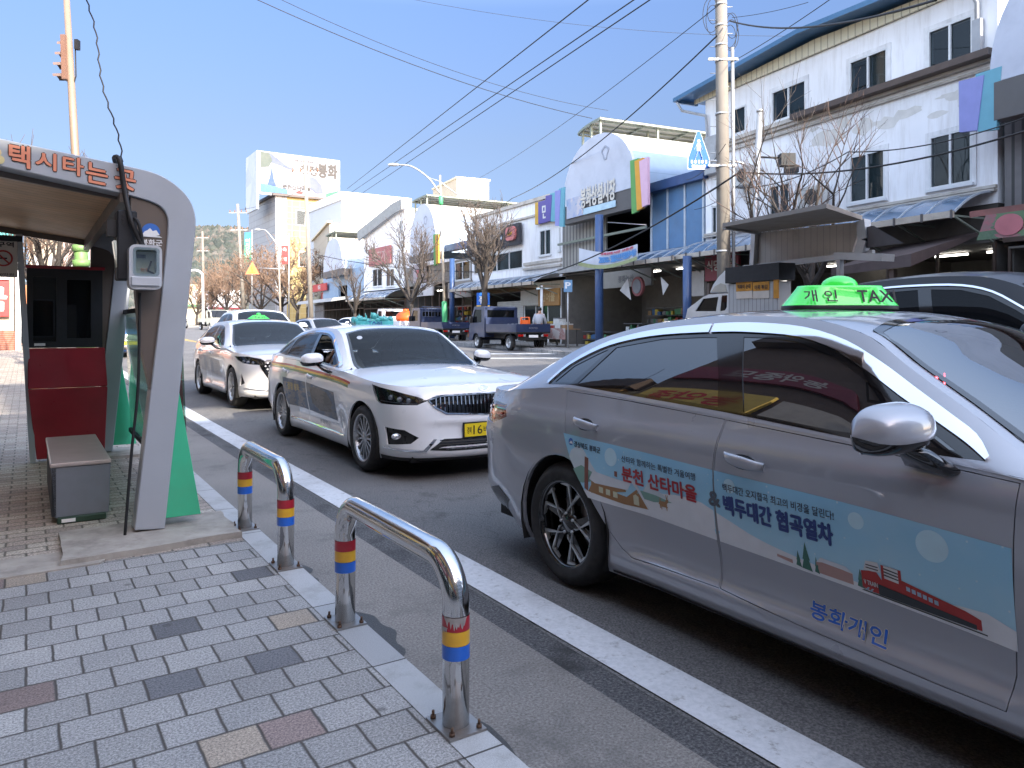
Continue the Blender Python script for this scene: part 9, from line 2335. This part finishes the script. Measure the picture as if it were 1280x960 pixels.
# ================================================================ SKY, SUN, CAMERA
SUNV = Vector((.60, -.80, 0)).normalized(); SEL = R(28)
w = bpy.data.worlds.new('World'); SC.world = w; w.use_nodes = True
nt = w.node_tree; bg = nt.nodes['Background']
sk = nt.nodes.new('ShaderNodeTexSky'); sk.sky_type = 'NISHITA'; sk.sun_disc = False; sk.sun_elevation = SEL
sk.sun_rotation = math.atan2(SUNV.x, SUNV.y); sk.altitude = 300; sk.air_density = 1.0; sk.dust_density = .6; sk.ozone_density = 1.2
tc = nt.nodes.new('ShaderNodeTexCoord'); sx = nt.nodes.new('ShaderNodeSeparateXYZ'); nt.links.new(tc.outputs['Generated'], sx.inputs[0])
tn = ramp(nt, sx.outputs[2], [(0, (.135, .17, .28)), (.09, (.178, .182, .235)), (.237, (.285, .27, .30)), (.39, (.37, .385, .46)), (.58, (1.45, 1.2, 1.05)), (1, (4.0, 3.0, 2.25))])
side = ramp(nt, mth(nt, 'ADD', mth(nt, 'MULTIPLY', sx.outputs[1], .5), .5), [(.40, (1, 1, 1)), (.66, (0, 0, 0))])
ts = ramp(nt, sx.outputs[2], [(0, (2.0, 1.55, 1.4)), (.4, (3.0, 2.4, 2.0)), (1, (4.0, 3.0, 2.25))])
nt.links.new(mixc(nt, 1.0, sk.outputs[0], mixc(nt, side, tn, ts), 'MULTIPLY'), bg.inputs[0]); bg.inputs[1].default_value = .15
l = bpy.data.lights.new('sun', 'SUN'); l.energy = 3.4; l.angle = R(.5); l.color = (1, .91, .77)
lo = bpy.data.objects.new('sun', l); COL.objects.link(lo)
sd_ = Vector((SUNV.x * math.cos(SEL), SUNV.y * math.cos(SEL), math.sin(SEL)))
lo.rotation_euler = sd_.to_track_quat('Z', 'Y').to_euler(); lo.location = (20, -30, 40)
cam = bpy.data.cameras.new('camera'); co = bpy.data.objects.new('camera', cam); COL.objects.link(co); SC.camera = co
cam.sensor_width = 36; cam.lens = 36 * FPX / 1280; cam.shift_y = -(480 - HOR) / 1280; co.location = (0, 0, CAMH); co.rotation_euler = (R(90), 0, 0); cam.clip_end = 3000; cam.clip_start = .05
vs = SC.view_settings; vs.view_transform = 'Standard'; vs.look = 'None'; vs.gamma = 1; vs.exposure = 1.85; vs.use_curve_mapping = False
SC.cycles.max_bounces = 8; SC.cycles.transparent_max_bounces = 16; SC.cycles.caustics_reflective = False; SC.cycles.caustics_refractive = False
SC.cycles.use_denoising = True
# ================================================================ repeated pieces become parts of their own
ONE = {'anchor_bolts': 'anchor_bolt', 'canopy_posts': 'canopy_post', 'board_posts': 'board_post', 'strip_lights': 'strip_light', 'window_surround': 'window_surround', 'pale_discs': 'pale_disc',
       'snowy_peaks': 'snowy_peak', 'green_hills': 'green_hill', 'lit_windows': 'lit_window', 'fir_trees': 'fir_tree', 'deer': 'deer', 'train_windows': 'train_window', 'chimney': 'chimney',
       'insulators': 'insulator', 'clamp_bands': 'clamp_band', 'climbing_steps': 'climbing_step', 'wire_coils': 'wire_coil', 'lamp_bulbs': 'lamp_bulb', 'gutter_brackets': 'gutter_bracket',
       'panel_trim': 'panel_trim', 'hanger': 'hanger', 'village_houses': 'village_house', 'train_cab': 'train_cab', 'crossarms': 'crossarm', 'green_base': 'green_base', 'rear_wall': 'inner_wall',
       'string_courses': 'string_course', 'glazing_rail': 'glazing_rail', 'ceiling_trim': 'ceiling_trim', 'green_sleeve': 'green_sleeve', 'intake_slats': 'intake_slat', 'peeled_paint': 'peeled_paint', 'side_wall': None}
def islands(me):
 n = len(me.vertices); p = list(range(n))
 def f(i):
  while p[i] != i: p[i] = p[p[i]]; i = p[i]
  return i
 for e in me.edges: a, b = f(e.vertices[0]), f(e.vertices[1]); p[a] = b
 g = {}
 for i in range(n): g.setdefault(f(i), []).append(i)
 bx = []
 for vs_ in g.values():
  c = [me.vertices[i].co for i in vs_]; bx.append([[min(q[k] for q in c) - .002 for k in range(3)], [max(q[k] for q in c) + .002 for k in range(3)], vs_])
 ch = True
 while ch and len(bx) > 1:
  ch = False; out = []
  for b in bx:
   for o in out:
    if all(b[0][k] <= o[1][k] and o[0][k] <= b[1][k] for k in range(3)):
     o[0] = [min(o[0][k], b[0][k]) for k in range(3)]; o[1] = [max(o[1][k], b[1][k]) for k in range(3)]; o[2] = o[2] + b[2]; ch = True; break
   else: out.append(b)
  bx = out
 return [b[2] for b in bx]
for o in [o for o in bpy.data.objects if o.type == 'MESH' and o.parent and ONE.get(o.name.split('.')[0]) and not o.modifiers]:
 nm = ONE[o.name.split('.')[0]]; gs = islands(o.data)
 if not 1 < len(gs) <= 60: o.name = nm; continue
 own = {}
 for k, vs_ in enumerate(gs):
  for i in vs_: own[i] = k
 fs = [[] for _ in gs]
 for pl_ in o.data.polygons: fs[own[pl_.vertices[0]]].append(pl_)
 for k, vs_ in enumerate(gs):
  ix = {v: i for i, v in enumerate(vs_)}; me = bpy.data.meshes.new(nm)
  me.from_pydata([o.data.vertices[v].co[:] for v in vs_], [], [[ix[v] for v in q.vertices] for q in fs[k]])
  for m_ in o.data.materials: me.materials.append(m_)
  me.polygons.foreach_set('material_index', [q.material_index for q in fs[k]]); me.polygons.foreach_set('use_smooth', [q.use_smooth for q in fs[k]]); me.update()
  c = bpy.data.objects.new(nm, me); link(c, o.parent); c.matrix_local = o.matrix_local.copy()
  for ch_ in [x for x in bpy.data.objects if x.parent == o]: ch_.parent = o.parent
 bpy.data.objects.remove(o)
